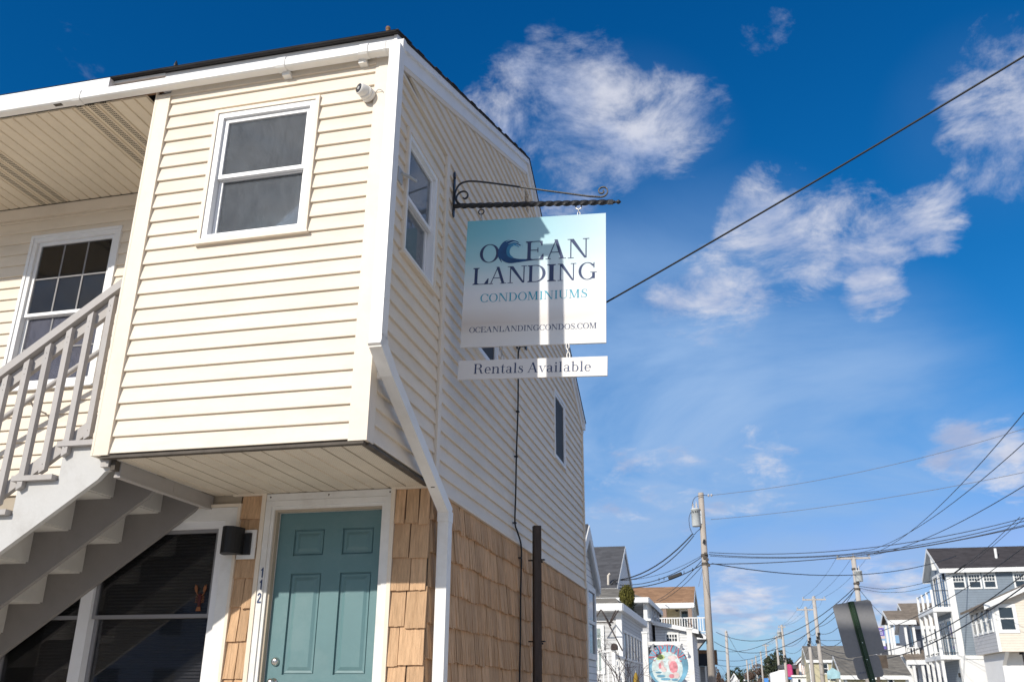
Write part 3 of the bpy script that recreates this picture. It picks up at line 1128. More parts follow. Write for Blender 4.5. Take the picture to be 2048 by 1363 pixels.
side_rows = [2.695, 2.452, 2.208, 1.968, 1.720, 1.475]
low_rows = [1.23, 0.985, 0.74, 0.495, 0.25, 0.0]
shingle_rows(SB, 6.245, 9.642, side_rows, Z_SH - 0.023, 0.10, 0.24, 11)
shingle_rows(SB, 9.692, Y2 - 0.032, side_rows, Z_SH - 0.023, 0.10, 0.24, 12)
shingle_rows(SB, 6.245, Y2 - 0.032, low_rows, 1.475, 0.12, 0.26, 13, parts=False)
door_rows = [2.652, 2.412, 2.176, 1.930, 1.683, 1.44]
shingle_rows(FM, -2.388, XS + 0.016, door_rows, 2.905, 0.08, 0.15, 14, rough=0.3)
shingle_rows(FM, -3.645, -3.470, [2.72, 2.52, 2.30, 2.075, 1.84, 1.60, 1.36], 2.905, 0.075, 0.13, 15, rough=0.3)
shingle_rows(FM, -2.388, XS + 0.016, [1.2, .96, .72, .48, .24, 0.0], 1.44, 0.07, 0.15, 16, parts=False)
shingle_rows(FM, -3.645, -3.470, [1.12, .88, .64, .4, .16, 0.0], 1.36, 0.07, 0.13, 17, parts=False)
shingle_rows(FM, XW, -6.3, [2.65, 2.41, 2.17, 1.93, 1.69, 1.45, 1.2, .96, .72, .48, .24, 0.0], 2.9, 0.09, 0.2, 18, parts=False)
# dark underlay glimpsed in the joints
mb = MB()
mb.fbox(SB, 6.235, Y2 - 0.01, -0.1, Z_SH - 0.024, -0.0025, 0.0003)
mb.fbox(FM, -2.39, XS - 0.001, -0.1, 2.905, -0.0025, 0.0003)
mb.fbox(FM, -3.66, -3.467, -0.1, 2.905, -0.0025, 0.0003)
mb.build('underlay', 'under', condo)

# ---- trims round the door wall
def ft(u0, u1, w0, w1, d0=0.001, d=0.03, m='cream_trim', name='trim_strip'):
    return MB().fbox(FM, u0, u1, w0, w1, d0, d).build(name, m, condo)
ft(-3.470, -3.437, -0.1, 2.925)
ft(-2.420, -2.390, -0.1, 2.925)
ft(-2.3895, XS + 0.012, 2.9055, 2.925, d=0.032)
ft(-3.72, -3.4705, 2.9055, 2.925, d=0.032)
hb = ft(-3.436, -2.421, 2.858, 2.912, d=0.018, m='white_paint', name='header_board')
for u in (-3.405, -2.925, -2.435):
    MB().lathe(FM.p(u, 2.888, 0.018), (0, -1, 0), [(0, 0.007), (0.003, 0.005)], 8).build('screw', 'rust', hb)

# ---- door
FD = front(Y1 + 0.05)
D0, D1, DZ0, DZ1 = -3.339, -2.489, 0.745, 2.772
dr = thing_part = MB()
cols = [(-3.211, -2.966), (-2.818, -2.572)]
rows = [(2.452, 2.645), (1.618, 2.322), (0.93, 1.50)]
# slab as stiles and rails with sunk fields
us = [D0, cols[0][0], cols[0][1], cols[1][0], cols[1][1], D1]
ws = [DZ0, 0.93, 1.50, 1.618, 2.322, 2.452, 2.645, DZ1]
for (a, b) in ((us[0], us[1]), (us[2], us[3]), (us[4], us[5])):
    dr.fbox(FD, a, b, DZ0, DZ1, -0.04, 0.0)
for (a, b) in ((us[1], us[2]), (us[3], us[4])):
    for (c, d) in ((ws[0], ws[1]), (ws[2], ws[3]), (ws[4], ws[5]), (ws[6], ws[7])):
        dr.fbox(FD, a, b, c, d, -0.04, 0.0)
door = dr.build('door', 'door', condo)
for (a, b) in cols:
    for (c, d) in rows:
        mb = MB()
        t1, t2, t3 = 0.010, 0.028, 0.052
        ring = [(0, 0.0), (0.002, -0.017), (0.009, -0.017), (0.0125, -0.010), (t2, -0.012), (t3, -0.003)]
        prev = None
        for t, dd in ring:
            q = [FD.p(a + t, c + t, dd), FD.p(b - t, c + t, dd), FD.p(b - t, d - t, dd), FD.p(a + t, d - t, dd)]
            if prev:
                for k in range(4):
                    n = (k + 1) % 4
                    mb.poly([prev[k], prev[n], q[n], q[k]])
            prev = q
        mb.poly(prev)
        mb.build('panel', 'door', door)
MB().lathe(FD.p(-3.267, 1.706, 0), (0, -1, 0), [(0, 0.031), (0.006, 0.031), (0.012, 0.027), (0.022, 0.024), (0.026, 0.018), (0.028, 0.004)], 20).build('deadbolt', 'nickel', door, smooth=True)
MB().lathe(FD.p(-3.267, 1.565, 0), (0, -1, 0), [(0, 0.032), (0.006, 0.031), (0.010, 0.014), (0.030, 0.013), (0.038, 0.024), (0.050, 0.028), (0.060, 0.022), (0.064, 0.006)], 20).build('knob', 'nickel', door, smooth=True)
MB().fbox(FD, -3.269, -3.265, 1.70, 1.712, 0.0285, 0.0295).build('keyhole', 'black', door)
# casing and stepped jamb
MB().frame(FM, -3.4355, -2.4215, 0.70, 2.8565, 0.045, 0.001, 0.022, b=0.02, tt=0.042).build('door_casing', 'white_paint', condo)
MB().frame(FM, -3.3900, -2.4670, 0.722, 2.8140, 0.026, -0.05, 0.012, b=0.01, tt=0.022).build('door_casing', 'white_paint', condo)
MB().frame(FM, -3.3635, -2.4935, 0.733, 2.7915, 0.021, -0.10, -0.048, b=0.01, tt=0.018).build('door_jamb', 'white_paint', condo)
MB().box(-3.43, -2.42, 5.75, Y1 + 0.1, 0.55, 0.72).build('doorstep', 'concrete', condo)
MB().box(-3.6, -2.3, 5.35, Y1 - 0.02, -0.1, 0.545).build('doorstep', 'concrete', condo)
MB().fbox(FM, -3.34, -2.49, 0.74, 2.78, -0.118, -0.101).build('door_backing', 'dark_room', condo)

# ---- windows
def hung_window(F, hole, trim_w, glass, m_frame='white', casing='cream_trim', muntins=None, split=0.53, sill=0.05, depth=0.06, back=True, blinds=None, name='window', low_glass=None, out=0.024, blind_m='blind_pale', screen=None):
    """double-hung window: casing > frame, sashes, panes, muntins, blind"""
    u0, u1, w0, w1 = hole
    t = trim_w
    w = MB().frame(F, u0 - t, u1 + t, w0 - t, w1 + t, t + 0.002, 0.001, out + 0.010).build(name, casing, condo)
    if sill:
        MB().fbox(F, u0 - t - 0.012, u1 + t + 0.012, w0 - t - 0.016, w0 - t - 0.001, 0.001, out + 0.022).build('sill', casing, w)
    f = 0.042
    MB().frame(F, u0 + 0.0025, u1 - 0.0025, w0 + 0.0025, w1 - 0.0025, f, -0.07, out, b=0.03).build('frame', m_frame, w)
    mid = lerp(w0, w1, split)
    a, b = u0 + f + 0.004, u1 - f - 0.004
    s = 0.032
    # upper sash stands in front of the lower one
    MB().frame(F, a, b, mid - 0.014, w1 - f - 0.003, s, -0.028, 0.000, b=0.03).build('upper_sash', m_frame, w)
    MB().fbox(F, a + s - 0.002, b - s + 0.002, mid + 0.013, w1 - f - s, -0.017, -0.013).build('pane', glass, w)
    MB().frame(F, a + 0.002, b - 0.002, w0 + 0.033, mid + 0.012, s, -0.062, -0.033, b=0.036).build('lower_sash', m_frame, w)
    MB().fbox(F, a + s, b - s, w0 + 0.068, mid - 0.018, -0.050, -0.046).build('pane', low_glass or glass, w)
    if muntins:
        nc, nr = muntins
        for (lo, hi, dd) in ((mid + 0.016, w1 - f - s, -0.0125), (w0 + 0.069, mid - 0.018, -0.0455)):
            mb = MB()
            for k in range(1, nc):
                u = lerp(a + s, b - s, k / nc)
                mb.fbox(F, u - 0.0075, u + 0.0075, lo, hi, dd, dd + 0.004)
            for k in range(1, nr):
                z = lerp(lo, hi, k / nr)
                for j in range(nc):
                    ua = lerp(a + s, b - s, j / nc) + (0.009 if j else 0)
                    ub = lerp(a + s, b - s, (j + 1) / nc) - (0.009 if j < nc - 1 else 0)
                    mb.fbox(F, ua, ub, z - 0.0075, z + 0.0075, dd, dd + 0.0055)
            mb.build('muntins', 'screen_bar', w)
    if blinds:
        mb = MB()
        z = w0 + 0.05
        while z < w1 - 0.06:
            mb.hexa([F.p(a + 0.01, z, -0.082), F.p(b - 0.01, z, -0.082), F.p(b - 0.01, z + 0.0008, -0.082), F.p(a + 0.01, z + 0.0008, -0.082)],
                    [F.p(a + 0.01, z + 0.017, -0.103), F.p(b - 0.01, z + 0.017, -0.103), F.p(b - 0.01, z + 0.0178, -0.103), F.p(a + 0.01, z + 0.0178, -0.103)])
            z += 0.024
        mb.build('blind', blind_m, w, stuff=True)
    if screen:
        MB().fbox(F, u0 + f, u1 - f, w0 + 0.034, w1 - f, 0.006, 0.008).build('insect_screen', screen, w)
    if back:
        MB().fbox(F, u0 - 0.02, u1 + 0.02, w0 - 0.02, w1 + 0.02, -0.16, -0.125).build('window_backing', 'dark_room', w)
    return w


w_f = hung_window(FB, WIN_F, 0.028, 'glass_front', split=0.485, back=False)
w_s = hung_window(SB, WIN_S, 0.026, 'glass_side', split=0.49, back=False)
w_l = hung_window(FM, WIN_L, 0.026, 'glass_low', muntins=(3, 2), split=0.47, blinds=True, low_glass='glass_screen', casing='white')
w_2 = hung_window(SB, WIN_2, 0.03, 'glass_dark', casing='white', screen='screen_dark')
w_3 = hung_window(SB, WIN_3, 0.024, 'glass_dark', casing='white', out=0.02, screen='screen_dark')
# broad window unit under the stair: casing > mullion, sashes, panes, blinds
LW = MB()
LW.frame(FM, -5.78, -3.664, 0.62, 2.822, 0.095, 0.001, 0.030)
lw = LW.build('window', 'white_paint', condo)
MB().frame(FM, -5.81, -3.640, 0.59, 2.848, 0.0235, 0.001, 0.036).build('casing_edge', 'cream_trim', lw)
MB().frame(FM, -5.684, -3.760, 0.716, 2.726, 0.058, -0.05, 0.012).build('frame', 'white', lw)
MB().fbox(FM, -4.93, -4.83, 0.775, 2.667, -0.06, 0.02).build('mullion', 'white', lw)
for (a, b) in ((-4.829, -3.819), (-5.625, -4.931)):
    mid = 2.035
    MB().frame(FM, a, b, mid - 0.02, 2.667, 0.026, -0.045, -0.010).build('upper_sash', 'screen_bar', lw)
    MB().fbox(FM, a + 0.024, b - 0.024, mid + 0.004, 2.643, -0.03, -0.026).build('pane', 'glass_low', lw)
    MB().frame(FM, a, b, 0.776, mid + 0.01, 0.03, -0.085, -0.048).build('lower_sash', 'screen_bar', lw)
    MB().fbox(FM, a + 0.028, b - 0.028, 0.80, mid - 0.02, -0.068, -0.064).build('pane', 'glass_low', lw)
    mb = MB()
    z = 0.82
    while z < 2.64:
        mb.hexa([FM.p(a + 0.03, z, -0.115), FM.p(b - 0.03, z, -0.115), FM.p(b - 0.03, z + 0.0008, -0.115), FM.p(a + 0.03, z + 0.0008, -0.115)],
                [FM.p(a + 0.03, z + 0.019, -0.132), FM.p(b - 0.03, z + 0.019, -0.132), FM.p(b - 0.03, z + 0.0198, -0.132), FM.p(a + 0.03, z + 0.0198, -0.132)])
        z += 0.025
    mb.build('blind', 'blind', lw, stuff=True)
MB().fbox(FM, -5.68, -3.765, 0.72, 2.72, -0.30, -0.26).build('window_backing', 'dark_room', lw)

# ---- louvred vent in the gable
vf = MB().frame(SB, 9.165, 9.465, 6.93, 7.265, 0.025, 0.004, 0.034).build('gable_vent', 'cream_trim', condo)
for k in range(7):
    z = 6.962 + k * 0.040
    MB().hexa([SB.p(9.191, z, 0.028), SB.p(9.439, z, 0.028), SB.p(9.439, z + 0.005, 0.028), SB.p(9.191, z + 0.005, 0.028)],
              [SB.p(9.191, z + 0.03, 0.007), SB.p(9.439, z + 0.03, 0.007), SB.p(9.439, z + 0.035, 0.007), SB.p(9.191, z + 0.035, 0.007)]).build('louvre', 'cream_trim', vf)

# ================================================================== staircase
stair = thing('wooden_staircase', (-6.0, 5.6, -0.1), 'grey painted wooden outside stair with railing climbing to the overhanging room', 'staircase')
RUN, RISE = 0.307, 0.2215
XT, ZT = -4.078, 3.060          # back of the top tread


def tread_z(k):
    return ZT - k * RISE


NST = 13
for (yf, m) in ((5.02, 'stair'), (5.571, 'stair_shaded'), (6.150, 'stair_shaded')):
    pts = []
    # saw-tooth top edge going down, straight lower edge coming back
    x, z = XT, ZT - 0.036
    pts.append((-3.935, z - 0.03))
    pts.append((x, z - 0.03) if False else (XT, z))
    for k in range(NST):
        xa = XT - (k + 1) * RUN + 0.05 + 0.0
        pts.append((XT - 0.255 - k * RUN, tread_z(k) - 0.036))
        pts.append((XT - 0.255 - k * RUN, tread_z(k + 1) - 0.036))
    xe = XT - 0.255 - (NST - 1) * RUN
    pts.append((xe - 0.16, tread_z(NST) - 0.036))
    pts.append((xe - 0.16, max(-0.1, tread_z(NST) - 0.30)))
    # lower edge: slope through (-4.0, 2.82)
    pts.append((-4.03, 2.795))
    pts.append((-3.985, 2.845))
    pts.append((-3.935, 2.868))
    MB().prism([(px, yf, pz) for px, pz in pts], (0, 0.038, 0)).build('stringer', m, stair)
for k in range(NST):
    z = tread_z(k)
    x1 = XT - k * RUN + (0.0 if k == 0 else 0.045)
    x0 = XT - 0.255 - k * RUN - 0.026
    mb = MB()
    mb.box(x0, min(x1, x0 + 0.318), 4.972, 6.19, z - 0.035, z)
    mb.build('tread', 'rail' if k < 99 else 'stair', stair)
    xr = XT - 0.255 - k * RUN
    # closed risers fill the gaps between the stringers
    for (ya, yb) in ((5.0585, 5.5705), (5.6095, 6.1495)):
        MB().box(xr + 0.001, xr + 0.02, ya, yb, tread_z(k + 1) - 0.036, z - 0.0355).build('riser', 'riser', stair)
        MB().box(xr - RUN + 0.022, xr + 0.0005, ya, yb, tread_z(k + 1) - 0.046, tread_z(k + 1) - 0.0365).build('tread_lining', 'riser', stair)
MB().box(-3.934, -3.895, 5.055, 5.665, 2.826, 2.916).build('ledger', 'rail', stair)
MB().box(-3.934, -3.895, 5.668, 6.20, 2.826, 2.916).build('ledger', 'rail', stair)
MB().box(-3.938, -3.890, 5.056, 6.20, 2.812, 2.8255).build('ledger_strip', 'rail', stair)
MB().box(-4.0, -3.94, 4.985, 5.05, 2.87, 2.918).build('ledger_bracket', 'rail', stair)
MB().box(-3.934, -3.90, 5.002, 5.052, 2.85, 2.914).build('ledger_bracket', 'rust', stair)
# railing
SL = 0.705


def rl(x, z0):
    return z0 + SL * (x + 4.10)


def sloped(x0, x1, z0, y0, y1, h, name):
    MB().hexa([(x0, y0, rl(x0, z0)), (x1, y0, rl(x1, z0)), (x1, y1, rl(x1, z0)), (x0, y1, rl(x0, z0))],
              [(x0, y0, rl(x0, z0) + h), (x1, y0, rl(x1, z0) + h), (x1, y1, rl(x1, z0) + h), (x0, y1, rl(x0, z0) + h)]).build(name, 'rail', stair)


XE = -7.6
sloped(XE, -4.028, 4.160, 4.972, 5.068, 0.072, 'top_rail')
sloped(XE, -4.028, 4.045, 5.018, 5.055, 0.105, 'sub_rail')
sloped(XE, -4.028, 3.165, 5.018, 5.055, 0.098, 'bottom_rail')
k = 0
x = -4.143
while x > XE + 0.1:
    zb_, zt_ = rl(x, 3.105), rl(x, 4.128)
    h = 0.021
    mb = MB()
    mb.hexa([(x - h, 4.978, zb_ - 0.012), (x + h, 4.978, zb_ + 0.012), (x + h, 5.017, zb_ + 0.012), (x - h, 5.017, zb_ - 0.012)],
            [(x - h, 4.978, zt_ - 0.015), (x + h, 4.978, zt_ + 0.015), (x + h, 5.017, zt_ + 0.015), (x - h, 5.017, zt_ - 0.015)])
    b = mb.build('baluster', 'rail', stair)
    for zz_ in (zb_ + 0.05, zt_ - 0.06, zt_ - 0.10):
        MB().lathe((x, 4.978, zz_), (0, -1, 0), [(0, 0.0035), (0.001, 0.003)], 6).build('nail', 'rust', b)
    x -= 0.1515
MB().box(XE - 0.09, XE, 4.97, 5.06, -0.1, rl(XE, 4.29)).build('newel_post', 'rail', stair)
# handrail on the wall side
mb = MB()
mb.tube([(-7.6, 6.0, 3.598 - 0.641 * 1.736), (-4.04, 6.0, 3.598 + 0.641 * 1.824)], 0.023, 10)
mb.build('handrail', 'rail', stair, smooth=True)
for xx in (-4.5, -5.6, -6.7):
    zz_ = 3.598 + 0.641 * (xx + 5.864)
    MB().tube([(xx, 6.0, zz_ - 0.02), (xx, 6.06, zz_ - 0.07), (xx, 6.195, zz_ - 0.07)], 0.008, 6).build('handrail_bracket', 'rail', stair)

# ================================================================== hanging sign
class Plane:
    def __init__(s, O, yaw, roll):
        s.O = Vector(O)
        s.a = Vector((math.cos(yaw) * math.cos(roll), math.sin(yaw) * math.cos(roll), math.sin(roll)))
        s.n = Vector((math.sin(yaw), -math.cos(yaw), 0))
        s.b = s.n.cross(s.a).normalized()
        if s.b.z < 0:
            s.b = -s.b

    def p(s, u, v, d=0.0):
        return s.O + s.a * u + s.b * v + s.n * d


PA = Plane((-1.9763, 6.47, 5.2522), 0.0518, -0.0291)
PB = Plane((-2.0199, 6.47, 3.9864), 0.0085, -0.0436)


def arc(cx, cy, rx, ry, a0, a1, n=28):
    return [(cx + rx * math.cos(R(lerp(a0, a1, k / n))), cy + ry * math.sin(R(lerp(a0, a1, k / n)))) for k in range(n + 1)]


def ring(cx, cy, rx, ry, tx, ty, a0=0, a1=360, n=32):
    """bowl with thick sides and thin top: (outer, inner) polylines"""
    return ('strip', arc(cx, cy, rx, ry, a0, a1, n), arc(cx, cy, rx - tx, ry - ty, a0, a1, n))


def P_(*pts):
    return ('poly', list(pts))


def stem(x, w, y0=0.0, y1=1.0, sb=(0.075, 0.075), st=(0.075, 0.075)):
    t, br = 0.035, 0.05
    out = [P_((x, y0 + t * (sb is not None)), (x + w, y0 + t * (sb is not None)), (x + w, y1 - t * (st is not None)), (x, y1 - t * (st is not None)))]
    if sb:
        out.append(P_((x - sb[0], y0), (x + w + sb[1], y0), (x + w + sb[1], y0 + t), (x + w, y0 + t + br), (x, y0 + t + br), (x - sb[0], y0 + t)))
    if st:
        out.append(P_((x - st[0], y1 - t), (x, y1 - t - br), (x + w, y1 - t - br), (x + w + st[1], y1 - t), (x + w + st[1], y1), (x - st[0], y1)))
    return out


def diag(x0, y0, x1, y1, w):
    return P_((x0, y0), (x0 + w, y0), (x1 + w, y1), (x1, y1))


def stroke(pts, ws):
    """stroke of varying width along a line of points"""
    L, Rr = [], []
    for k, (x, y) in enumerate(pts):
        x0, y0 = pts[max(0, k - 1)]
        x1, y1 = pts[min(len(pts) - 1, k + 1)]
        dx_, dy_ = x1 - x0, y1 - y0
        l = math.hypot(dx_, dy_) or 1
        t = k / (len(pts) - 1) * (len(ws) - 1)
        i = min(int(t), len(ws) - 2)
        w = lerp(ws[i], ws[i + 1], t - i) / 2
        L.append((x - dy_ / l * w, y + dx_ / l * w))
        Rr.append((x + dy_ / l * w, y - dx_ / l * w))
    return ('strip', L, Rr)


def serif(x, y, half, t=0.035, up=True):
    return P_((x - half, y), (x + half, y), (x + half, y + t), (x - half, y + t)) if up else P_((x - half, y - t), (x + half, y - t), (x + half, y), (x - half, y))


TK, HL = 0.135, 0.045
GL = {
    'O': (0.92, [ring(0.46, 0.5, 0.43, 0.515, 0.135, 0.04)]),
    'C': (0.86, [ring(0.46, 0.5, 0.43, 0.515, 0.135, 0.045, 38, 325), P_((0.755, 0.66), (0.80, 0.66), (0.80, 1.0), (0.765, 1.0), (0.74, 0.86))]),
    'G': (0.92, [ring(0.46, 0.5, 0.43, 0.515, 0.135, 0.045, 38, 330), P_((0.755, 0.68), (0.80, 0.68), (0.80, 1.0), (0.765, 1.0), (0.74, 0.86))] + [P_((0.69, 0.06), (0.82, 0.06), (0.82, 0.40), (0.69, 0.40)), serif(0.755, 0.44, 0.16, up=False)]),
    'E': (0.80, stem(0.12, TK) + [P_((0.25, 0.965), (0.72, 0.965), (0.72, 1.0), (0.25, 1.0)), P_((0.685, 0.74), (0.72, 0.74), (0.72, 0.97), (0.60, 0.97)), P_((0.25, 0.50), (0.55, 0.50), (0.55, 0.54), (0.25, 0.54)), P_((0.525, 0.40), (0.56, 0.40), (0.56, 0.64), (0.525, 0.64)),
                                 P_((0.25, 0.0), (0.76, 0.0), (0.76, 0.035), (0.25, 0.035)), P_((0.725, 0.035), (0.76, 0.035), (0.775, 0.29), (0.74, 0.29), (0.60, 0.035))]),
    'L': (0.78, stem(0.12, TK) + [P_((0.25, 0.0), (0.74, 0.0), (0.74, 0.035), (0.25, 0.035)), P_((0.705, 0.035), (0.74, 0.035), (0.76, 0.34), (0.72, 0.34), (0.56, 0.035))]),
    'A': (0.98, [diag(0.10, 0.03, 0.455, 1.0, 0.05), diag(0.70, 0.03, 0.40, 1.01, 0.15), P_((0.24, 0.33), (0.68, 0.33), (0.67, 0.37), (0.255, 0.37)), serif(0.125, 0, 0.125), serif(0.785, 0, 0.165)]),
    'N': (1.02, [P_((0.15, 0.03), (0.20, 0.03), (0.20, 0.98), (0.15, 0.98)), P_((0.13, 1.0), (0.13, 0.96), (0.76, 0.0), (0.86, 0.0), (0.30, 1.0)), P_((0.81, 0.0), (0.86, 0.0), (0.86, 0.97), (0.81, 0.97)), serif(0.175, 0, 0.13), serif(0.12, 1.0, 0.09, up=False), serif(0.835, 1.0, 0.14, up=False)]),
    'D': (0.92, stem(0.12, TK, sb=(0.075, 0.02), st=(0.075, 0.02)) + [('strip', [(0.25, 1.0)] + arc(0.42, 0.5, 0.43, 0.5, 90, -90) + [(0.25, 0.0)], [(0.25, 0.962)] + arc(0.42, 0.5, 0.29, 0.462, 90, -90) + [(0.25, 0.038)])]),
    'I': (0.42, stem(0.145, TK)),
    'M': (1.16, [P_((0.15, 0.03), (0.20, 0.03), (0.20, 0.98), (0.15, 0.98)), P_((0.13, 1.0), (0.50, 0.03), (0.60, 0.03), (0.30, 1.0)), P_((0.53, 0.03), (0.58, 0.03), (0.92, 1.0), (0.86, 1.0))] + stem(0.85, TK) + [serif(0.175, 0, 0.13), serif(0.14, 1.0, 0.10, up=False)]),
    'U': (0.98, [P_((0.14, 0.33), (0.275, 0.33), (0.275, 0.97), (0.14, 0.97)), ('strip', arc(0.485, 0.34, 0.345, 0.355, 180, 360), arc(0.485, 0.34, 0.21, 0.315, 180, 300) + arc(0.485, 0.34, 0.295, 0.315, 318, 360, 8)), P_((0.78, 0.33), (0.83, 0.33), (0.83, 0.97), (0.78, 0.97)), serif(0.21, 1.0, 0.155, up=False), serif(0.805, 1.0, 0.13, up=False)]),
    'S': (0.70, [stroke([(0.59, 0.80), (0.55, 0.92), (0.42, 0.985), (0.26, 0.95), (0.15, 0.83), (0.16, 0.68), (0.28, 0.57), (0.43, 0.48), (0.56, 0.36), (0.57, 0.19), (0.46, 0.05), (0.30, 0.015), (0.15, 0.08), (0.09, 0.24)], [0.03, 0.045, 0.04, 0.06, 0.10, 0.13, 0.15, 0.16, 0.14, 0.10, 0.06, 0.045, 0.045, 0.03]), P_((0.58, 0.70), (0.615, 0.70), (0.615, 1.0), (0.585, 1.0)), P_((0.075, 0.0), (0.105, 0.0), (0.105, 0.32), (0.07, 0.32))]),
    'R': (0.98, stem(0.12, TK) + [('strip', [(0.25, 1.0)] + arc(0.45, 0.755, 0.30, 0.245, 90, -90) + [(0.25, 0.51)], [(0.25, 0.962)] + arc(0.43, 0.755, 0.18, 0.207, 90, -90) + [(0.25, 0.548)]), stroke([(0.48, 0.51), (0.62, 0.42), (0.68, 0.25), (0.72, 0.06), (0.82, 0.02), (0.93, 0.07)], [0.04, 0.12, 0.14, 0.12, 0.05, 0.025])]),
    'P': (0.84, stem(0.12, TK) + [('strip', [(0.25, 1.0)] + arc(0.45, 0.735, 0.32, 0.265, 90, -90) + [(0.25, 0.47)], [(0.25, 0.962)] + arc(0.43, 0.735, 0.19, 0.227, 90, -90) + [(0.25, 0.508)])]),
    'T': (0.86, stem(0.36, TK, st=None) + [P_((0.05, 0.96), (0.81, 0.96), (0.81, 1.0), (0.05, 1.0)), P_((0.04, 0.70), (0.075, 0.70), (0.12, 0.96), (0.05, 0.96)), P_((0.785, 0.70), (0.82, 0.70), (0.81, 0.96), (0.74, 0.96))]),
    '.': (0.26, [('poly', arc(0.12, 0.065, 0.075, 0.075, 0, 345, 14))]),
    'e': (0.62, [ring(0.31, 0.33, 0.27, 0.345, 0.115, 0.04, 0, 318), P_((0.12, 0.335), (0.57, 0.335), (0.57, 0.37), (0.12, 0.37))]),
    'n': (0.80, stem(0.12, 0.12, 0, 0.66, st=None) + [P_((0.04, 0.63), (0.04, 0.66), (0.24, 0.70), (0.24, 0.62)), stroke([(0.23, 0.50), (0.34, 0.63), (0.46, 0.655), (0.57, 0.60), (0.60, 0.48)], [0.03, 0.05, 0.06, 0.10, 0.12])] + stem(0.54, 0.12, 0, 0.50, st=None)),
    't': (0.46, [P_((0.14, 0.10), (0.26, 0.10), (0.26, 0.92), (0.225, 0.92), (0.14, 0.72)), P_((0.02, 0.635), (0.42, 0.635), (0.42, 0.67), (0.02, 0.67)), stroke([(0.20, 0.12), (0.22, 0.04), (0.32, 0.01), (0.42, 0.10)], [0.12, 0.09, 0.05, 0.03])]),
    'a': (0.66, [stroke([(0.12, 0.53), (0.17, 0.62), (0.29, 0.66), (0.41, 0.62), (0.45, 0.52)], [0.10, 0.06, 0.045, 0.07, 0.12]), P_((0.39, 0.08), (0.51, 0.08), (0.51, 0.55), (0.39, 0.55)), ring(0.26, 0.19, 0.20, 0.20, 0.10, 0.035, 35, 330), stroke([(0.45, 0.10), (0.50, 0.02), (0.58, 0.02), (0.63, 0.09)], [0.11, 0.08, 0.04, 0.025])]),
    'l': (0.40, stem(0.13, 0.12, 0, 1.0, st=None) + [P_((0.04, 0.97), (0.04, 1.0), (0.25, 1.04), (0.25, 0.96))]),
    'i': (0.40, stem(0.13, 0.12, 0, 0.66, st=None) + [P_((0.04, 0.63), (0.04, 0.66), (0.25, 0.70), (0.25, 0.62)), ('poly', arc(0.185, 0.90, 0.075, 0.075, 0, 345, 14))]),
    's': (0.54, [stroke([(0.42, 0.53), (0.38, 0.63), (0.28, 0.665), (0.17, 0.63), (0.13, 0.53), (0.20, 0.43), (0.32, 0.36), (0.42, 0.27), (0.43, 0.13), (0.33, 0.02), (0.21, 0.01), (0.11, 0.08), (0.07, 0.19)], [0.03, 0.04, 0.035, 0.06, 0.10, 0.12, 0.13, 0.12, 0.10, 0.05, 0.04, 0.04, 0.03]), P_((0.41, 0.47), (0.44, 0.47), (0.44, 0.68), (0.415, 0.68)), P_((0.055, 0.0), (0.08, 0.0), (0.08, 0.23), (0.05, 0.23))]),
    'v': (0.66, [P_((0.06, 0.65), (0.20, 0.65), (0.38, 0.10), (0.33, -0.01), (0.30, -0.01)), P_((0.33, -0.01), (0.36, 0.04), (0.59, 0.65), (0.54, 0.65)), serif(0.14, 0.67, 0.14, up=False), serif(0.565, 0.67, 0.10, up=False)]),
    'b': (0.72, [P_((0.12, 0.03), (0.24, 0.03), (0.24, 0.98), (0.12, 0.98)), P_((0.03, 0.97), (0.03, 1.0), (0.24, 1.04), (0.24, 0.96)), ring(0.36, 0.33, 0.29, 0.345, 0.115, 0.04, -140, 140)]),
    '1': (0.5, [P_((0.20, 0), (0.38, 0), (0.38, 1.0), (0.24, 1.0), (0.20, 0.9)), P_((0.06, 0.78), (0.06, 0.66), (0.21, 0.72), (0.21, 0.9))]),
    '2': (0.62, [stroke([(0.10, 0.72), (0.14, 0.86), (0.28, 0.925), (0.43, 0.87), (0.47, 0.72), (0.40, 0.54), (0.26, 0.36), (0.14, 0.18), (0.10, 0.06)], [0.17] * 9), P_((0.04, 0.0), (0.58, 0.0), (0.58, 0.16), (0.04, 0.16))]),
}


def glyph_mesh(ch, place):
    """place(x, y, layer) -> world point; pieces sit a hair apart so nothing is coplanar"""
    mb = MB()
    for k, (kind, *d) in enumerate(GL[ch][1]):
        if kind == 'poly':
            mb.poly([place(x, y, k) for x, y in d[0]])
        else:
            A_, B_ = d
            n = min(len(A_), len(B_))
            if len(A_) != len(B_):
                A_ = [A_[round(i * (len(A_) - 1) / (n - 1))] for i in range(n)]
                B_ = [B_[round(i * (len(B_) - 1) / (n - 1))] for i in range(n)]
            i = len(mb.v)
            mb.v += [place(x, y, k) for x, y in A_] + [place(x, y, k) for x, y in B_]
            for j in range(n - 1):
                mb.f.append((i + j, i + j + 1, i + n + j + 1, i + n + j))
    return mb


def put_letter(ch, P, u0, u1, v0, cap, m, parent, d=0.0012):
    """letter stretched to span u0..u1 with its foot on v0"""
    xs = [x for kind, *q in GL[ch][1] for pl in q for x, y in pl]
    lo, hi = min(xs), max(xs)
    sx = (u1 - u0) / (hi - lo)
    glyph_mesh(ch, lambda x, y, k: P.p(u0 + (x - lo) * sx, v0 + y * cap, d + k * 0.00016)).build('letter', m, parent)


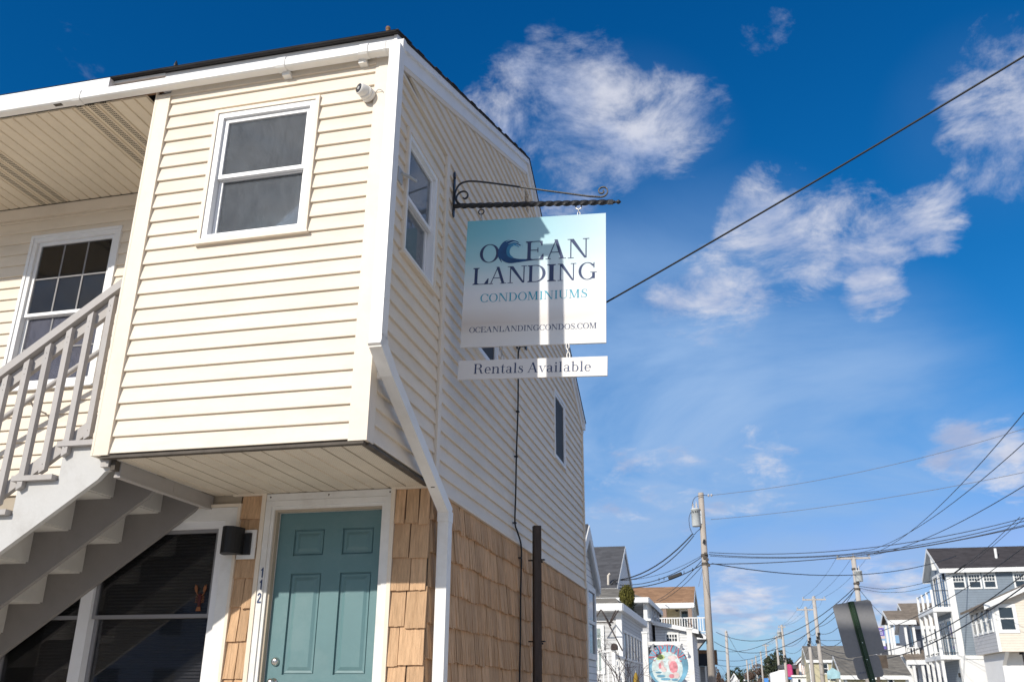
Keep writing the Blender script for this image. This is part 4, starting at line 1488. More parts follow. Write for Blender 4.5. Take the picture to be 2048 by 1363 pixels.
def put_line(text, P, u0, v0, u1, v1, cap, m, parent, space=0.34, d=0.0012):
    adv = [GL[c][0] if c != ' ' else space for c in text]
    tot = sum(adv)
    s = (u1 - u0) / tot
    x = 0.0
    for c, w in zip(text, adv):
        if c != ' ':
            t = x / tot
            glyph_mesh(c, lambda gx, gy, k: P.p(u0 + (x + gx) * s, lerp(v0, v1, t) + gy * cap, d + k * 0.00016)).build('letter', m, parent)
        x += w


def sign_material(name, ramp, glare):
    m = bpy.data.materials.new(name)
    m.use_nodes = True
    nt = m.node_tree
    p = nt.nodes['Principled BSDF']
    p.inputs['Roughness'].default_value = 0.33
    p.inputs['Specular IOR Level'].default_value = 0.5
    tcn = nt.nodes.new('ShaderNodeTexCoord')
    sp = nt.nodes.new('ShaderNodeSeparateXYZ')
    nt.links.new(tcn.outputs['Object'], sp.inputs[0])
    nz = nt.nodes.new('ShaderNodeTexNoise')
    nz.inputs['Scale'].default_value = 2.2
    mpn = nt.nodes.new('ShaderNodeMapping')
    mpn.inputs['Scale'].default_value = (0.6, 1, 3.0)
    nt.links.new(tcn.outputs['Object'], mpn.inputs[0])
    nt.links.new(mpn.outputs[0], nz.inputs['Vector'])
    mr = nt.nodes.new('ShaderNodeMapRange')
    mr.inputs['From Min'].default_value = 0.02
    mr.inputs['From Max'].default_value = -1.16
    nt.links.new(sp.outputs['Z'], mr.inputs['Value'])
    ma = nt.nodes.new('ShaderNodeMath')
    ma.operation = 'MULTIPLY_ADD'
    nt.links.new(nz.outputs['Fac'], ma.inputs[0])
    ma.inputs[1].default_value = 0.10
    sub = nt.nodes.new('ShaderNodeMath')
    sub.operation = 'SUBTRACT'
    nt.links.new(mr.outputs[0], sub.inputs[0])
    sub.inputs[1].default_value = 0.05
    nt.links.new(sub.outputs[0], ma.inputs[2])
    cr = nt.nodes.new('ShaderNodeValToRGB')
    els = cr.color_ramp.elements
    els[0].position, els[0].color = ramp[0][0], (*ramp[0][1], 1)
    els[1].position, els[1].color = ramp[-1][0], (*ramp[-1][1], 1)
    for pos, c in ramp[1:-1]:
        e = els.new(pos)
        e.color = (*c, 1)
    nt.links.new(ma.outputs[0], cr.inputs[0])
    mx = nt.nodes.new('ShaderNodeMixRGB')
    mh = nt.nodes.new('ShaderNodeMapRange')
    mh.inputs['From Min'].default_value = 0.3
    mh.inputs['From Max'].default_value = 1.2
    mh.inputs['To Max'].default_value = glare  # paler towards the right: sun glare painted over the print
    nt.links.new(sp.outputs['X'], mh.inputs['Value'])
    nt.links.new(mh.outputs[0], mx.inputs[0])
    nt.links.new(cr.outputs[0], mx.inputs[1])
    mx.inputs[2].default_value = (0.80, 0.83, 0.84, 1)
    nt.links.new(mx.outputs[0], p.inputs['Base Color'])
    return m


M['sign_face'] = sign_material('beach_print_glare', [(0.0, (0.16, 0.47, 0.56)), (0.14, (0.22, 0.54, 0.62)), (0.32, (0.38, 0.64, 0.69)), (0.47, (0.62, 0.74, 0.77)), (0.60, (0.78, 0.79, 0.80)), (0.72, (0.78, 0.765, 0.745)), (0.82, (0.66, 0.59, 0.525)), (0.90, (0.74, 0.705, 0.66)), (1.0, (0.76, 0.74, 0.71))], 0.62)
M['sign_plain'] = mat('pale_sign_panel', (0.76, 0.735, 0.71), 0.33, 0.02, 1.0, spec=0.5)
M['wave_deep'] = mat('wave_navy', (0.012, 0.07, 0.19), 0.35, 0.35, 6.0)
M['wave_mid'] = mat('wave_blue', (0.035, 0.20, 0.36), 0.35, 0.3, 8.0)
M['wave_foam'] = mat('wave_foam', (0.35, 0.62, 0.72), 0.35, 0.2, 9.0)

sign = thing('hanging_sign', PA.O, 'large square beach-print sign reading Ocean Landing Condominiums hanging from the black scroll bracket', 'sign')


def slab(P, W, H, t, m, parent, name):
    q = [(0, 0), (W, 0), (W, -H), (0, -H)]
    return MB().hexa([P.p(u, v, 0) for u, v in q], [P.p(u, v, -t) for u, v in q]).build(name, m, parent)


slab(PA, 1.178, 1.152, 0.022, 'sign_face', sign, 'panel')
# OCEAN with the wave standing for its C
put_letter('O', PA, 0.122, 0.288, -0.402, 0.168, 'navy', sign)
put_letter('E', PA, 0.512, 0.664, -0.400, 0.173, 'navy', sign, d=0.0030)
put_letter('A', PA, 0.680, 0.850, -0.400, 0.177, 'navy', sign)
put_letter('N', PA, 0.862, 1.042, -0.402, 0.177, 'navy', sign)
for ch, a, b in (('L', 0.073, 0.208), ('A', 0.208, 0.358), ('N', 0.366, 0.528), ('D', 0.534, 0.684), ('I', 0.696, 0.770), ('N', 0.783, 0.936), ('G', 0.955, 1.104)):
    put_letter(ch, PA, a, b, -0.601, 0.153, 'navy', sign)
put_line('CONDOMINIUMS', PA, 0.144, -0.762, 1.032, -0.757, 0.074, 'teal_print', sign)
put_line('OCEANLANDINGCONDOS.COM', PA, 0.066, -1.028, 1.106, -1.028, 0.048, 'navy', sign)
# the wave
wv = thing_wave = None


def wave_piece(pts, ws, m, d, parent, name):
    kind, A_, B_ = stroke(pts, ws)
    mb = MB()
    n = len(A_)
    mb.v += [PA.p(x, y, d) for x, y in A_] + [PA.p(x, y, d) for x, y in B_]
    for j in range(n - 1):
        mb.f.append((j, j + 1, n + j + 1, n + j))
    return mb.build(name, m, parent)


def smooth_pts(p, n=5):
    out = []
    for i in range(len(p) - 1):
        p0, p1, p2, p3 = p[max(i - 1, 0)], p[i], p[i + 1], p[min(i + 2, len(p) - 1)]
        for k in range(n):
            t = k / n
            out.append(tuple(0.5 * (2 * b + (c - a) * t + (2 * a - 5 * b + 4 * c - d) * t * t + (3 * b - a - 3 * c + d) * t ** 3) for a, b, c, d in zip(p0, p1, p2, p3)))
    out.append(p[-1])
    return out


emb = wave_piece(smooth_pts([(0.465, -0.262), (0.420, -0.222), (0.365, -0.232), (0.330, -0.285), (0.335, -0.350), (0.380, -0.388), (0.440, -0.398), (0.52, -0.398), (0.60, -0.396)]),
                 [0.012, 0.030, 0.052, 0.072, 0.082, 0.062, 0.035, 0.018, 0.004], 'wave_deep', 0.0013, sign, 'wave_emblem')
wave_piece(smooth_pts([(0.455, -0.272), (0.420, -0.247), (0.380, -0.258), (0.362, -0.300), (0.372, -0.345), (0.41, -0.372)]), [0.006, 0.022, 0.030, 0.030, 0.026, 0.006], 'wave_mid', 0.0017, emb, 'wave_face')
wave_piece(smooth_pts([(0.312, -0.405), (0.288, -0.350), (0.292, -0.280), (0.325, -0.222), (0.38, -0.200)]), [0.004, 0.016, 0.017, 0.012, 0.003], 'wave_deep', 0.0017, emb, 'wave_back')
for a, b, c in (((0.340, -0.218), (0.400, -0.200), (0.455, -0.228)), ((0.362, -0.240), (0.412, -0.224), (0.462, -0.248)), ((0.44, -0.235), (0.478, -0.250), (0.486, -0.282)), ((0.428, -0.25), (0.455, -0.262), (0.466, -0.292)), ((0.405, -0.252), (0.43, -0.272), (0.435, -0.296))):
    wave_piece(smooth_pts([a, b, c]), [0.002, 0.009, 0.002], 'wave_foam', 0.0021, emb, 'foam_curl')

sign2 = thing('hanging_sign', PB.O, 'narrow pale sign reading Rentals Available hanging below the big square sign', 'sign')
slab(PB, 1.200, 0.158, 0.02, 'sign_plain', sign2, 'panel')
put_line('Rentals Available', PB, 0.128, -0.114, 1.076, -0.119, 0.082, 'navy', sign2, space=0.30)


def link(mb, c, across, half, wide, rod=0.0034, n=14):
    """one chain link standing upright; across is the direction of its width"""
    ax = Vector(across)
    pts = [Vector(c) + ax * (wide * math.cos(2 * math.pi * k / n)) + Vector((0, 0, half * math.sin(2 * math.pi * k / n))) for k in range(n + 1)]
    mb.tube(pts, rod, 6, cap=False)


# ---- bracket of black iron
br = thing('sign_bracket', (XS, 6.47, 5.33), 'black wrought iron scroll bracket with a twisted bar fixed to the street-side clapboards', 'bracket')
MB().box(XS + 0.021, XS + 0.031, 6.452, 6.492, 5.335, 5.735).build('wall_plate', 'iron', br)
MB().prism([(XS + 0.021, 6.445, 5.735), (XS + 0.021, 6.499, 5.735), (XS + 0.021, 6.472, 5.765)], (0.01, 0, 0)).build('plate_tip', 'iron', br)
MB().prism([(XS + 0.021, 6.445, 5.335), (XS + 0.021, 6.499, 5.335), (XS + 0.021, 6.472, 5.305)], (0.01, 0, 0)).build('plate_tip', 'iron', br)
for z in (5.70, 5.385):
    MB().lathe((XS + 0.031, 6.472, z), (1, 0, 0), [(0, 0.012), (0.006, 0.010), (0.008, 0.003)], 8).build('bolt', 'iron', br)
A0, A1 = Vector((XS + 0.031, 6.472, 5.418)), Vector((-0.735, 6.520, 5.307))
bar = MB()
nb = 150
ax = (A1 - A0).normalized()
s1 = ax.cross(Vector((0, 0, 1))).normalized()
s2 = s1.cross(ax)
for k in range(nb + 1):
    t = k / nb
    ang = 2 * math.pi * 4.6 * t if 0.03 < t < 0.97 else (2 * math.pi * 4.6 * (0.03 if t <= 0.03 else 0.97))
    c = A0.lerp(A1, t)
    for q in range(4):
        a_ = ang + math.pi / 2 * q + math.pi / 4
        bar.v.append(c + s1 * (0.0245 * math.cos(a_)) + s2 * (0.0245 * math.sin(a_)))
for k in range(nb):
    for q in range(4):
        m_ = (q + 1) % 4
        bar.f.append((4 * k + q, 4 * k + m_, 4 * k + 4 + m_, 4 * k + 4 + q))
bar.f += [(0, 1, 2, 3), tuple(4 * nb + q for q in range(4))]
bar.build('twisted_bar', 'iron', br)
MB().lathe(A1, ax, [(0, 0.014), (0.012, 0.014), (0.016, 0.009), (0.03, 0.010), (0.036, 0.017), (0.048, 0.019), (0.058, 0.012), (0.066, 0.004)], 12).build('finial', 'iron', br, smooth=True)


def ribbon(pts, w, t):
    mb = MB()
    pts = [Vector(p) for p in pts]
    for a, b in zip(pts, pts[1:]):
        pass
    L = []
    for k, p in enumerate(pts):
        d = (pts[min(k + 1, len(pts) - 1)] - pts[max(k - 1, 0)]).normalized()
        n_ = d.cross(Vector((0, 1, 0))).normalized() * (t / 2)
        y = Vector((0, w / 2, 0))
        L.append((p - n_ - y, p + n_ - y, p + n_ + y, p - n_ + y))
    i = 0
    for q in L:
        mb.v += list(q)
    for k in range(len(L) - 1):
        for j in range(4):
            m_ = (j + 1) % 4
            mb.f.append((4 * k + j, 4 * k + m_, 4 * k + 4 + m_, 4 * k + 4 + j))
    mb.f += [(0, 1, 2, 3), tuple(4 * (len(L) - 1) + j for j in range(4))]
    return mb


sc = []
for k in range(34):      # spiral of the wall-side scroll
    t = k / 33
    ang = lerp(R(-480), R(-90), t)
    r = lerp(0.010, 0.078, t ** 0.8)
    sc.append((-2.020 + r * math.cos(ang), 6.474, 5.503 + r * math.sin(ang)))
sc = sc[:-1]
sc += smooth_pts([(-2.045, 6.474, 5.430), (-2.082, 6.474, 5.452), (-2.098, 6.474, 5.505), (-2.094, 6.474, 5.565), (-2.068, 6.474, 5.622), (-2.02, 6.475, 5.648), (-1.94, 6.477, 5.647), (-1.75, 6.48, 5.601), (-1.3, 6.498, 5.480), (-0.93, 6.51, 5.381)], 6)
for k in range(30):
    t = k / 29
    ang = lerp(R(-110), R(400), t)
    r = lerp(0.058, 0.010, t ** 0.9)
    sc.append((-0.822 + r * math.cos(ang), 6.514, 5.420 + r * math.sin(ang)))
ribbon(sc, 0.016, 0.0095).build('scroll', 'iron', br)
# eyes and links
for u, zb_ in ((0.1145, 0.134), (0.952, 0.124)):
    foot = PA.p(u, 0.0, -0.010)
    m_ = 'iron' if u < 0.5 else 'steel'
    mb = MB()
    link(mb, foot + Vector((0, 0, zb_ - 0.044)), (1, 0, 0), 0.024, 0.024, 0.0055)
    mb.build('eye_ring', m_, br)
    mb = MB()
    h = (zb_ - 0.062) / 2
    link(mb, foot + Vector((0, 0, zb_ - 0.062 - h * 0.5)), (0, 1, 0), h * 0.62, 0.010, 0.0036)
    link(mb, foot + Vector((0, 0, h * 0.42)), (1, 0, 0), h * 0.6, 0.011, 0.0036)
    mb.build('chain', 'steel', sign)
for u, u2 in ((0.330, 0.335), (0.871, 0.874)):
    a, b = PA.p(u, -1.150, -0.010), PB.p(u2 * 1.178 / 1.2 + 0.035, 0.0, -0.010)
    mb = MB()
    n = 3
    for k in range(n):
        c = a.lerp(b, (k + 0.5) / n)
        link(mb, c, (0, 1, 0) if k == 1 else (1, 0, 0), (a - b).length / n * 0.62, 0.012, 0.0038)
    mb.build('chain', 'steel', sign2)

# ================================================================== small things on the building
cam_o = thing('security_camera', FB.p(-2.285, 5.46, 0.02), 'white turret security camera with dark lens high on the front clapboards by the downspout', 'camera')
c0 = FB.p(-2.272, 5.475, 0.021)
dirc = Vector((-0.20, -1.0, 0.06)).normalized()
MB().lathe(c0, dirc, [(0, 0.053), (0.004, 0.055), (0.034, 0.053), (0.036, 0.050), (0.038, 0.053), (0.062, 0.049)], 24).build('base', 'camera_white', cam_o, smooth=True)
c1 = c0 + dirc * 0.060
d2 = Vector((-0.62, -1.0, 0.02)).normalized()
MB().lathe(c1, d2, [(-0.02, 0.043), (0.0, 0.046), (0.03, 0.044), (0.046, 0.040), (0.050, 0.036)], 24).build('ball', 'camera_white', cam_o, smooth=True)
MB().lathe(c1 + d2 * 0.0502, d2, [(0, 0.034), (0.002, 0.034), (0.003, 0.030)], 24).build('lens', 'lens', cam_o, smooth=True)
MB().lathe(c1 + d2 * 0.0535, d2, [(0, 0.013), (0.001, 0.012)], 14).build('lens_glass', 'clearish', cam_o)
MB().tube(smooth_pts([c0 + Vector((0.045, 0, 0.02)), c0 + Vector((0.075, -0.02, 0.03)), c0 + Vector((0.10, -0.012, 0.025)), c0 + Vector((0.112, 0.0, 0.005))]), 0.003, 6).build('cable', 'clearish', cam_o)

li = thing('wall_light', FM.p(-3.56, 2.42, 0.03), 'black half-round wall light on a pale plate between stair window and teal door', 'light fixture')
MB().fbox(FM, -3.625, -3.478, 2.425, 2.640, 0.032, 0.046).build('back_plate', 'white_paint', li)
MB().fbox(FM, -3.60, -3.51, 2.455, 2.615, 0.0465, 0.065).build('inset', 'black', li)
half = [(-3.615 + 0.055 + 0.078 * math.cos(R(a)) - 0.045, Y1 - 0.066 - 0.135 * abs(math.sin(R(a)))) for a in range(0, 181, 15)]
MB().prism([(x - 0.035, y, 2.455) for x, y in half], (0, 0, 0.195)).build('shade', 'black', li)

num = thing('house_number', FM.p(-3.41, 2.09, 0.022), 'dark house number 112 set upright on the white casing left of the teal door', 'house number')
for ch, z in (('1', 2.290), ('1', 2.203), ('2', 2.108)):
    h = 0.073
    mbn = glyph_mesh(ch, lambda x, y, k: FM.p(-3.427 + (0.006 if ch == '1' else 0.0) + x * 0.058, z + y * h, 0.0245 + k * 0.0003))
    mbn.build('digit', 'navy', num)

lob = thing('lobster_ornament', FM.p(-3.925, 2.055, -0.02), 'small wooden lobster ornament with raised claws in the window under the stair', 'ornament')
lx, lz, ld = -3.925, 2.062, -0.020
MB().lathe(FM.p(lx, lz + 0.03, ld), (0, 0, 1), [(0, 0.010), (0.03, 0.014), (0.07, 0.018), (0.09, 0.014), (0.098, 0.006)], 10).build('body', 'lobster_body', lob, smooth=True)
MB().prism([FM.p(lx - 0.022, lz, ld), FM.p(lx + 0.022, lz, ld), FM.p(lx + 0.012, lz + 0.032, ld), FM.p(lx - 0.012, lz + 0.032, ld)], (0, -0.006, 0)).build('tail', 'lobster', lob)
for s in (-1, 1):
    MB().tube([FM.p(lx + s * 0.013, lz + 0.112, ld), FM.p(lx + s * 0.030, lz + 0.128, ld), FM.p(lx + s * 0.032, lz + 0.145, ld)], 0.005, 6).build('arm', 'lobster', lob)
    MB().prism([FM.p(lx + s * q[0], lz + q[1], ld + 0.004) for q in ((0.024, 0.138), (0.040, 0.138), (0.050, 0.165), (0.046, 0.195), (0.040, 0.172), (0.034, 0.190), (0.024, 0.165))], (0, -0.006, 0)).build('claw', 'lobster', lob)
    for k in range(3):
        MB().tube([FM.p(lx + s * 0.014, lz + 0.06 + k * 0.016, ld), FM.p(lx + s * 0.030, lz + 0.072 + k * 0.018, ld), FM.p(lx + s * 0.036, lz + 0.060 + k * 0.018, ld)], 0.003, 5).build('leg', 'lobster', lob)

lamp = MB().lathe((-3.10, 5.55, 5.699), (0, 0, -1), [(0, 0.115), (0.012, 0.115), (0.02, 0.105), (0.05, 0.09), (0.062, 0.04), (0.065, 0.01)], 28).build('ceiling_lamp', 'white', smooth=True)
tag(lamp, 'round ceiling lamp seen through the glass of the overhanging room', 'ceiling lamp')

# little clear holder clipped beside the side window
hold = thing('flag_holder', SB.p(5.21, 4.95, 0.02), 'dull plastic holder arm fixed beside the street-side window of the overhanging room', 'holder')
MB().fbox(SB, 5.16, 5.25, 4.90, 5.01, 0.021, 0.032).build('plate', 'clearish', hold)
MB().tube([SB.p(5.22, 4.985, 0.03), SB.p(5.30, 5.0, 0.06), SB.p(5.42, 5.03, 0.07)], 0.012, 8).build('arm', 'clearish', hold)

# stubs on the roof edge
st = MB().lathe((-2.168, 4.95, 5.995), (0, 0, 1), [(0, 0.011), (0.012, 0.011), (0.014, 0.016), (0.06, 0.015), (0.068, 0.019), (0.085, 0.016), (0.09, 0.006)], 9).build('roof_stub', 'wood_old')
tag(st, 'short brown stub standing on the roof edge above the downspout', 'roof stub')
st = MB().lathe((-3.932, 4.95, 6.01), (0, 0, 1), [(0, 0.009), (0.03, 0.008), (0.035, 0.014), (0.05, 0.016), (0.07, 0.010), (0.088, 0.003)], 9).build('roof_stub', 'black')
tag(st, 'small dark stub standing on the roof edge above the stair rail', 'roof stub')

# weathered post and black cable on the street side
po = thing('wooden_post', (-1.93, 9.06, -0.1), 'dark weathered square post standing just off the shingled street side', 'post')
c, s_ = math.cos(R(28)), math.sin(R(28))
hw = 0.037
q = [(-1.93 + c * x - s_ * y, 9.03 + s_ * x + c * y) for x, y in ((-hw, -hw), (hw, -hw), (hw, hw), (-hw, hw))]
MB().hexa([(x, y, -0.1) for x, y in q], [(x, y, 3.10) for x, y in q]).build('shaft', 'post', po)
for z in (2.76, 1.98):
    MB().beam((-2.02, 9.06, z), (-1.85, 9.02, z), 0.03, 0.012).build('strap', 'black', po)
    MB().lathe((-1.883, 9.03, z - 0.02), (1, 0, 0), [(0, 0.010), (0.012, 0.010), (0.014, 0.004)], 8).build('bolt', 'black', po)

cab = thing('service_drop', SB.p(8.8, 0.0, 0.03), 'thin black cable running down the street-side wall past clapboards and shingles', 'cable')
pts = [SB.p(*q) for q in ((9.30, 5.23, 0.045), (9.02, 5.10, 0.05), (8.86, 4.97, 0.045), (8.84, 4.80, 0.045), (8.845, 4.62, 0.045), (8.86, 4.3, 0.04), (8.80, 3.8, 0.04), (8.77, 3.4, 0.042), (8.75, 3.10, 0.04), (8.83, 3.02, 0.045), (8.96, 2.93, 0.05), (9.00, 2.80, 0.05), (8.99, 2.4, 0.045), (8.97, 2.0, 0.048), (8.955, 1.6, 0.045), (8.95, 0.9, 0.045), (8.95, 0.0, 0.045))]
MB().tube(smooth_pts(pts, 4), 0.0085, 7).build('cable', 'rubber', cab, smooth=True)
for q in ((8.75, 3.09), (8.995, 2.78), (8.86, 4.28), (8.80, 3.78)):
    MB().fbox(SB, q[0] - 0.02, q[0] + 0.02, q[1] - 0.006, q[1] + 0.006, 0.021, 0.055).build('clip', 'black', cab)
an = thing('cable_anchor', SB.p(9.1, 5.1, 0.02), 'black hooked cable anchor on the street-side wall just below the square sign', 'cable anchor')
MB().tube(smooth_pts([SB.p(9.30, 5.20, 0.03), SB.p(9.22, 5.17, 0.10), SB.p(9.05, 5.10, 0.09), SB.p(8.94, 5.05, 0.06), SB.p(8.86, 5.04, 0.03)]), 0.012, 7).build('hook', 'iron', an)
MB().fbox(SB, 8.84, 8.89, 5.0, 5.09, 0.021, 0.034).build('plate', 'iron', an)
MB().fbox(SB, 9.27, 9.33, 5.15, 5.25, 0.021, 0.034).build('plate', 'iron', an)

pA = SB.p(9.22, 5.17, 0.10)
pB = Vector((2.93, 7.5, 6.947))

# ================================================================== background helpers
def far_window(F, u0, u1, w0, w1, parent, cols=1, rows=1, hung=True, cas=0.10, pane='pane', frame='far_trim', name='window'):
    """window of a far house: casing with panes set back, a meeting rail and glazing bars"""
    w = MB().frame(F, u0 - cas, u1 + cas, w0 - cas, w1 + cas, cas, 0.004, 0.05).build(name, frame, parent)
    if hung:
        m = (w0 + w1) / 2
        MB().fbox(F, u0, u1, w0, m - 0.03, 0.004, 0.015).build('pane', pane, w)
        MB().fbox(F, u0, u1, m + 0.03, w1, 0.004, 0.025).build('pane', pane, w)
        MB().fbox(F, u0, u1, m - 0.029, m + 0.029, 0.004, 0.04).build('meeting_rail', frame, w)
        lo = m + 0.03
    else:
        MB().fbox(F, u0, u1, w0, w1, 0.004, 0.02).build('pane', pane, w)
        lo = w0
    if cols > 1 or rows > 1:
        mb = MB()
        for k in range(1, cols):
            u = lerp(u0, u1, k / cols)
            mb.fbox(F, u - 0.016, u + 0.016, lo, w1, 0.0255, 0.036)
        for k in range(1, rows):
            z = lerp(lo, w1, k / rows)
            for j in range(cols):
                mb.fbox(F, lerp(u0, u1, j / cols) + 0.017, lerp(u0, u1, (j + 1) / cols) - 0.017, z - 0.016, z + 0.016, 0.0255, 0.035)
        mb.build('muntins', frame, w)
    return w


def house(name, x0, x1, y0, y1, ze, zr, wall, roof, label, ridge='x', over=0.35, cat='house', z0=-0.1, trim='far_trim', corner=0.14, group=None, rt=0.14):
    """gabled house: wall, roof slabs, fascia, corner boards"""
    h = thing(name, ((x0 + x1) / 2, (y0 + y1) / 2, z0), label, cat, group)
    if ridge == 'x':
        ym = (y0 + y1) / 2
        MB().prism([(x0, y0, z0), (x0, y1, z0), (x0, y1, ze), (x0, ym, zr - 0.02), (x0, y0, ze)], (x1 - x0, 0, 0)).build('wall', wall, h)
        s = (zr - ze) / (ym - y0)
        for sg, ya in ((1, y0), (-1, y1)):
            yo = ya - sg * over
            zo = ze - s * over
            r_ = MB().hexa([(x0 - over, yo, zo + 0.005), (x1 + over, yo, zo + 0.005), (x1 + over, ym, zr + 0.005), (x0 - over, ym, zr + 0.005)],
                           [(x0 - over, yo, zo + rt), (x1 + over, yo, zo + rt), (x1 + over, ym, zr + rt), (x0 - over, ym, zr + rt)]).build('roof', roof, h)
            MB().hexa([(x0 - over + 0.01, yo, zo - 0.03), (x1 + over - 0.01, yo, zo - 0.03), (x1 + over - 0.01, ym, zr - 0.03), (x0 - over + 0.01, ym, zr - 0.03)],
                      [(x0 - over + 0.01, yo, zo + 0.001), (x1 + over - 0.01, yo, zo + 0.001), (x1 + over - 0.01, ym, zr + 0.001), (x0 - over + 0.01, ym, zr + 0.001)]).build('soffit', trim, h)
            MB().box(x0 - over, x1 + over, min(yo, yo - sg * 0.03), max(yo, yo - sg * 0.03), zo - 0.16, zo + rt - 0.02).build('fascia', trim, h)
            for xe, xo in ((x0 - over, -0.03), (x1 + over, 0.03)):
                MB().hexa([(xe, yo, zo - 0.13), (xe + xo, yo, zo - 0.13), (xe + xo, ym, zr - 0.13), (xe, ym, zr - 0.13)],
                          [(xe, yo, zo + rt - 0.03), (xe + xo, yo, zo + rt - 0.03), (xe + xo, ym, zr + rt - 0.03), (xe, ym, zr + rt - 0.03)]).build('rake_board', trim, h)
    else:
        xm = (x0 + x1) / 2
        MB().prism([(x0, y0, z0), (x1, y0, z0), (x1, y0, ze), (xm, y0, zr - 0.02), (x0, y0, ze)], (0, y1 - y0, 0)).build('wall', wall, h)
        s = (zr - ze) / (xm - x0)
        for sg, xa in ((1, x0), (-1, x1)):
            xo = xa - sg * over
            zo = ze - s * over
            MB().hexa([(xo, y0 - over, zo + 0.005), (xo, y1 + over, zo + 0.005), (xm, y1 + over, zr + 0.005), (xm, y0 - over, zr + 0.005)],
                      [(xo, y0 - over, zo + rt), (xo, y1 + over, zo + rt), (xm, y1 + over, zr + rt), (xm, y0 - over, zr + rt)]).build('roof', roof, h)
            MB().box(min(xo, xo - sg * 0.03), max(xo, xo - sg * 0.03), y0 - over, y1 + over, zo - 0.16, zo + rt - 0.02).build('fascia', trim, h)
            for ye, yo in ((y0 - over, -0.03), (y1 + over, 0.03)):
                MB().hexa([(xo, ye, zo - 0.13), (xo, ye + yo, zo - 0.13), (xm, ye + yo, zr - 0.13), (xm, ye, zr - 0.13)],
                          [(xo, ye, zo + rt - 0.03), (xo, ye + yo, zo + rt - 0.03), (xm, ye + yo, zr + rt - 0.03), (xm, ye, zr + rt - 0.03)]).build('rake_board', trim, h)
    if corner:
        for cx, sx in ((x0, -1), (x1, 1)):
            MB().box(min(cx + sx * 0.02, cx - sx * corner), max(cx + sx * 0.02, cx - sx * corner), y0 - 0.03, y0 - 0.004, z0, ze - 0.1).build('corner_board', trim, h)
            MB().box(min(cx + sx * 0.004, cx + sx * 0.03), max(cx + sx * 0.004, cx + sx * 0.03), y0 - 0.003, y0 + corner, z0, ze - 0.1).build('corner_board', trim, h)
    return h


def part(o, name, m, box, label=None):
    return MB().box(*box).build(name, m, o, label=label)


def railing(o, pts, h, step, m='far_trim', name='rail', pick=0.02, stuff=False):
    """top and bottom rail with pickets along a line of points on the floor"""
    for a, b in zip(pts, pts[1:]):
        a, b = Vector(a), Vector(b)
        MB().beam(a + Vector((0, 0, h)), b + Vector((0, 0, h)), 0.07, 0.06).build('top_rail', m, o)
        MB().beam(a + Vector((0, 0, 0.1)), b + Vector((0, 0, 0.1)), 0.05, 0.05).build('bottom_rail', m, o)
        n = max(2, int((b - a).length / step))
        for k in range(n + 1):
            p = a.lerp(b, k / n)
            MB().box(p.x - pick, p.x + pick, p.y - pick, p.y + pick, p.z + 0.126, p.z + h - 0.031).build('picket', m, o)


def foliage(c, rad, n, size, seed, taper=0.0, mb=None, clumps=0):
    rr = random.Random(seed)
    mb = mb or MB()
    cs = None
    if clumps:
        cs = []
        for _ in range(clumps):
            while True:
                q = Vector((rr.uniform(-1, 1), rr.uniform(-1, 1), rr.uniform(-1, 1)))
                if 0.2 < q.length < 0.95:
                    break
            cs.append((q, rr.uniform(0.25, 0.48)))
    for _ in range(n):
        while True:
            if cs:
                q0, r0 = rr.choice(cs)
                d = Vector((rr.gauss(0, 1), rr.gauss(0, 1), rr.gauss(0, 1))).normalized()
                q = q0 + d * (r0 * rr.uniform(0.4, 1.0) ** 0.5)
            else:
                q = Vector((rr.uniform(-1, 1), rr.uniform(-1, 1), rr.uniform(-1, 1)))
            f = 1 - taper * (q.z + 1) / 2
            if cs or (q.x ** 2 + q.y ** 2) / max(f, 0.05) ** 2 + q.z ** 2 <= 1 + rr.uniform(-0.12, 0.12):
                break
        p = Vector((c[0] + q.x * rad[0], c[1] + q.y * rad[1], c[2] + q.z * rad[2]))
        a = Vector((rr.gauss(0, 1), rr.gauss(0, 1), rr.gauss(0, 1))).normalized() * size * rr.uniform(0.5, 1.3)
        b = a.orthogonal().normalized().cross(a.normalized()) * size * rr.uniform(0.25, 0.6)
        mb.poly([p - a, p + b, p + a, p - b])
    return mb


def twigs(base, direc, length, r, depth, rr, mb, spread=0.55):
    p = Vector(base)
    d = Vector(direc).normalized()
    pts = [p.copy()]
    n = 4
    for k in range(n):
        d = (d + Vector((rr.gauss(0, 0.14), rr.gauss(0, 0.14), rr.gauss(0, 0.10)))).normalized()
        p = p + d * (length / n)
        pts.append(p.copy())
    mb.tube(pts, r, 5, r_end=r * 0.55)
    if depth > 0:
        for k in range(rr.choice((2, 3, 3))):
            q = pts[rr.choice((2, 3, 4))]
            nd = (d + Vector((rr.gauss(0, spread), rr.gauss(0, spread), rr.gauss(0.1, spread)))).normalized()
            twigs(q, nd, length * rr.uniform(0.5, 0.8), r * 0.55, depth - 1, rr, mb, spread)


def wire(name, a, b, sag, r, label, group=None, m='wire', n=14, cat='power line'):
    a, b = Vector(a), Vector(b)
    pts = [a.lerp(b, k / n) - Vector((0, 0, sag * 4 * (k / n) * (1 - k / n))) for k in range(n + 1)]
    mb = MB().tube(pts, r, 5)
    o = mb.build(name, m, smooth=True)
    return tag(o, label, cat, group)


def wire_through(name, pts, r, label, group=None, m='wire', cat='power line'):
    o = MB().tube(smooth_pts3(pts, 6), r, 5).build(name, m, smooth=True)
    return tag(o, label, cat, group)


def smooth_pts3(p, n=5):
    return [Vector(q) for q in smooth_pts([tuple(x) for x in p], n)]


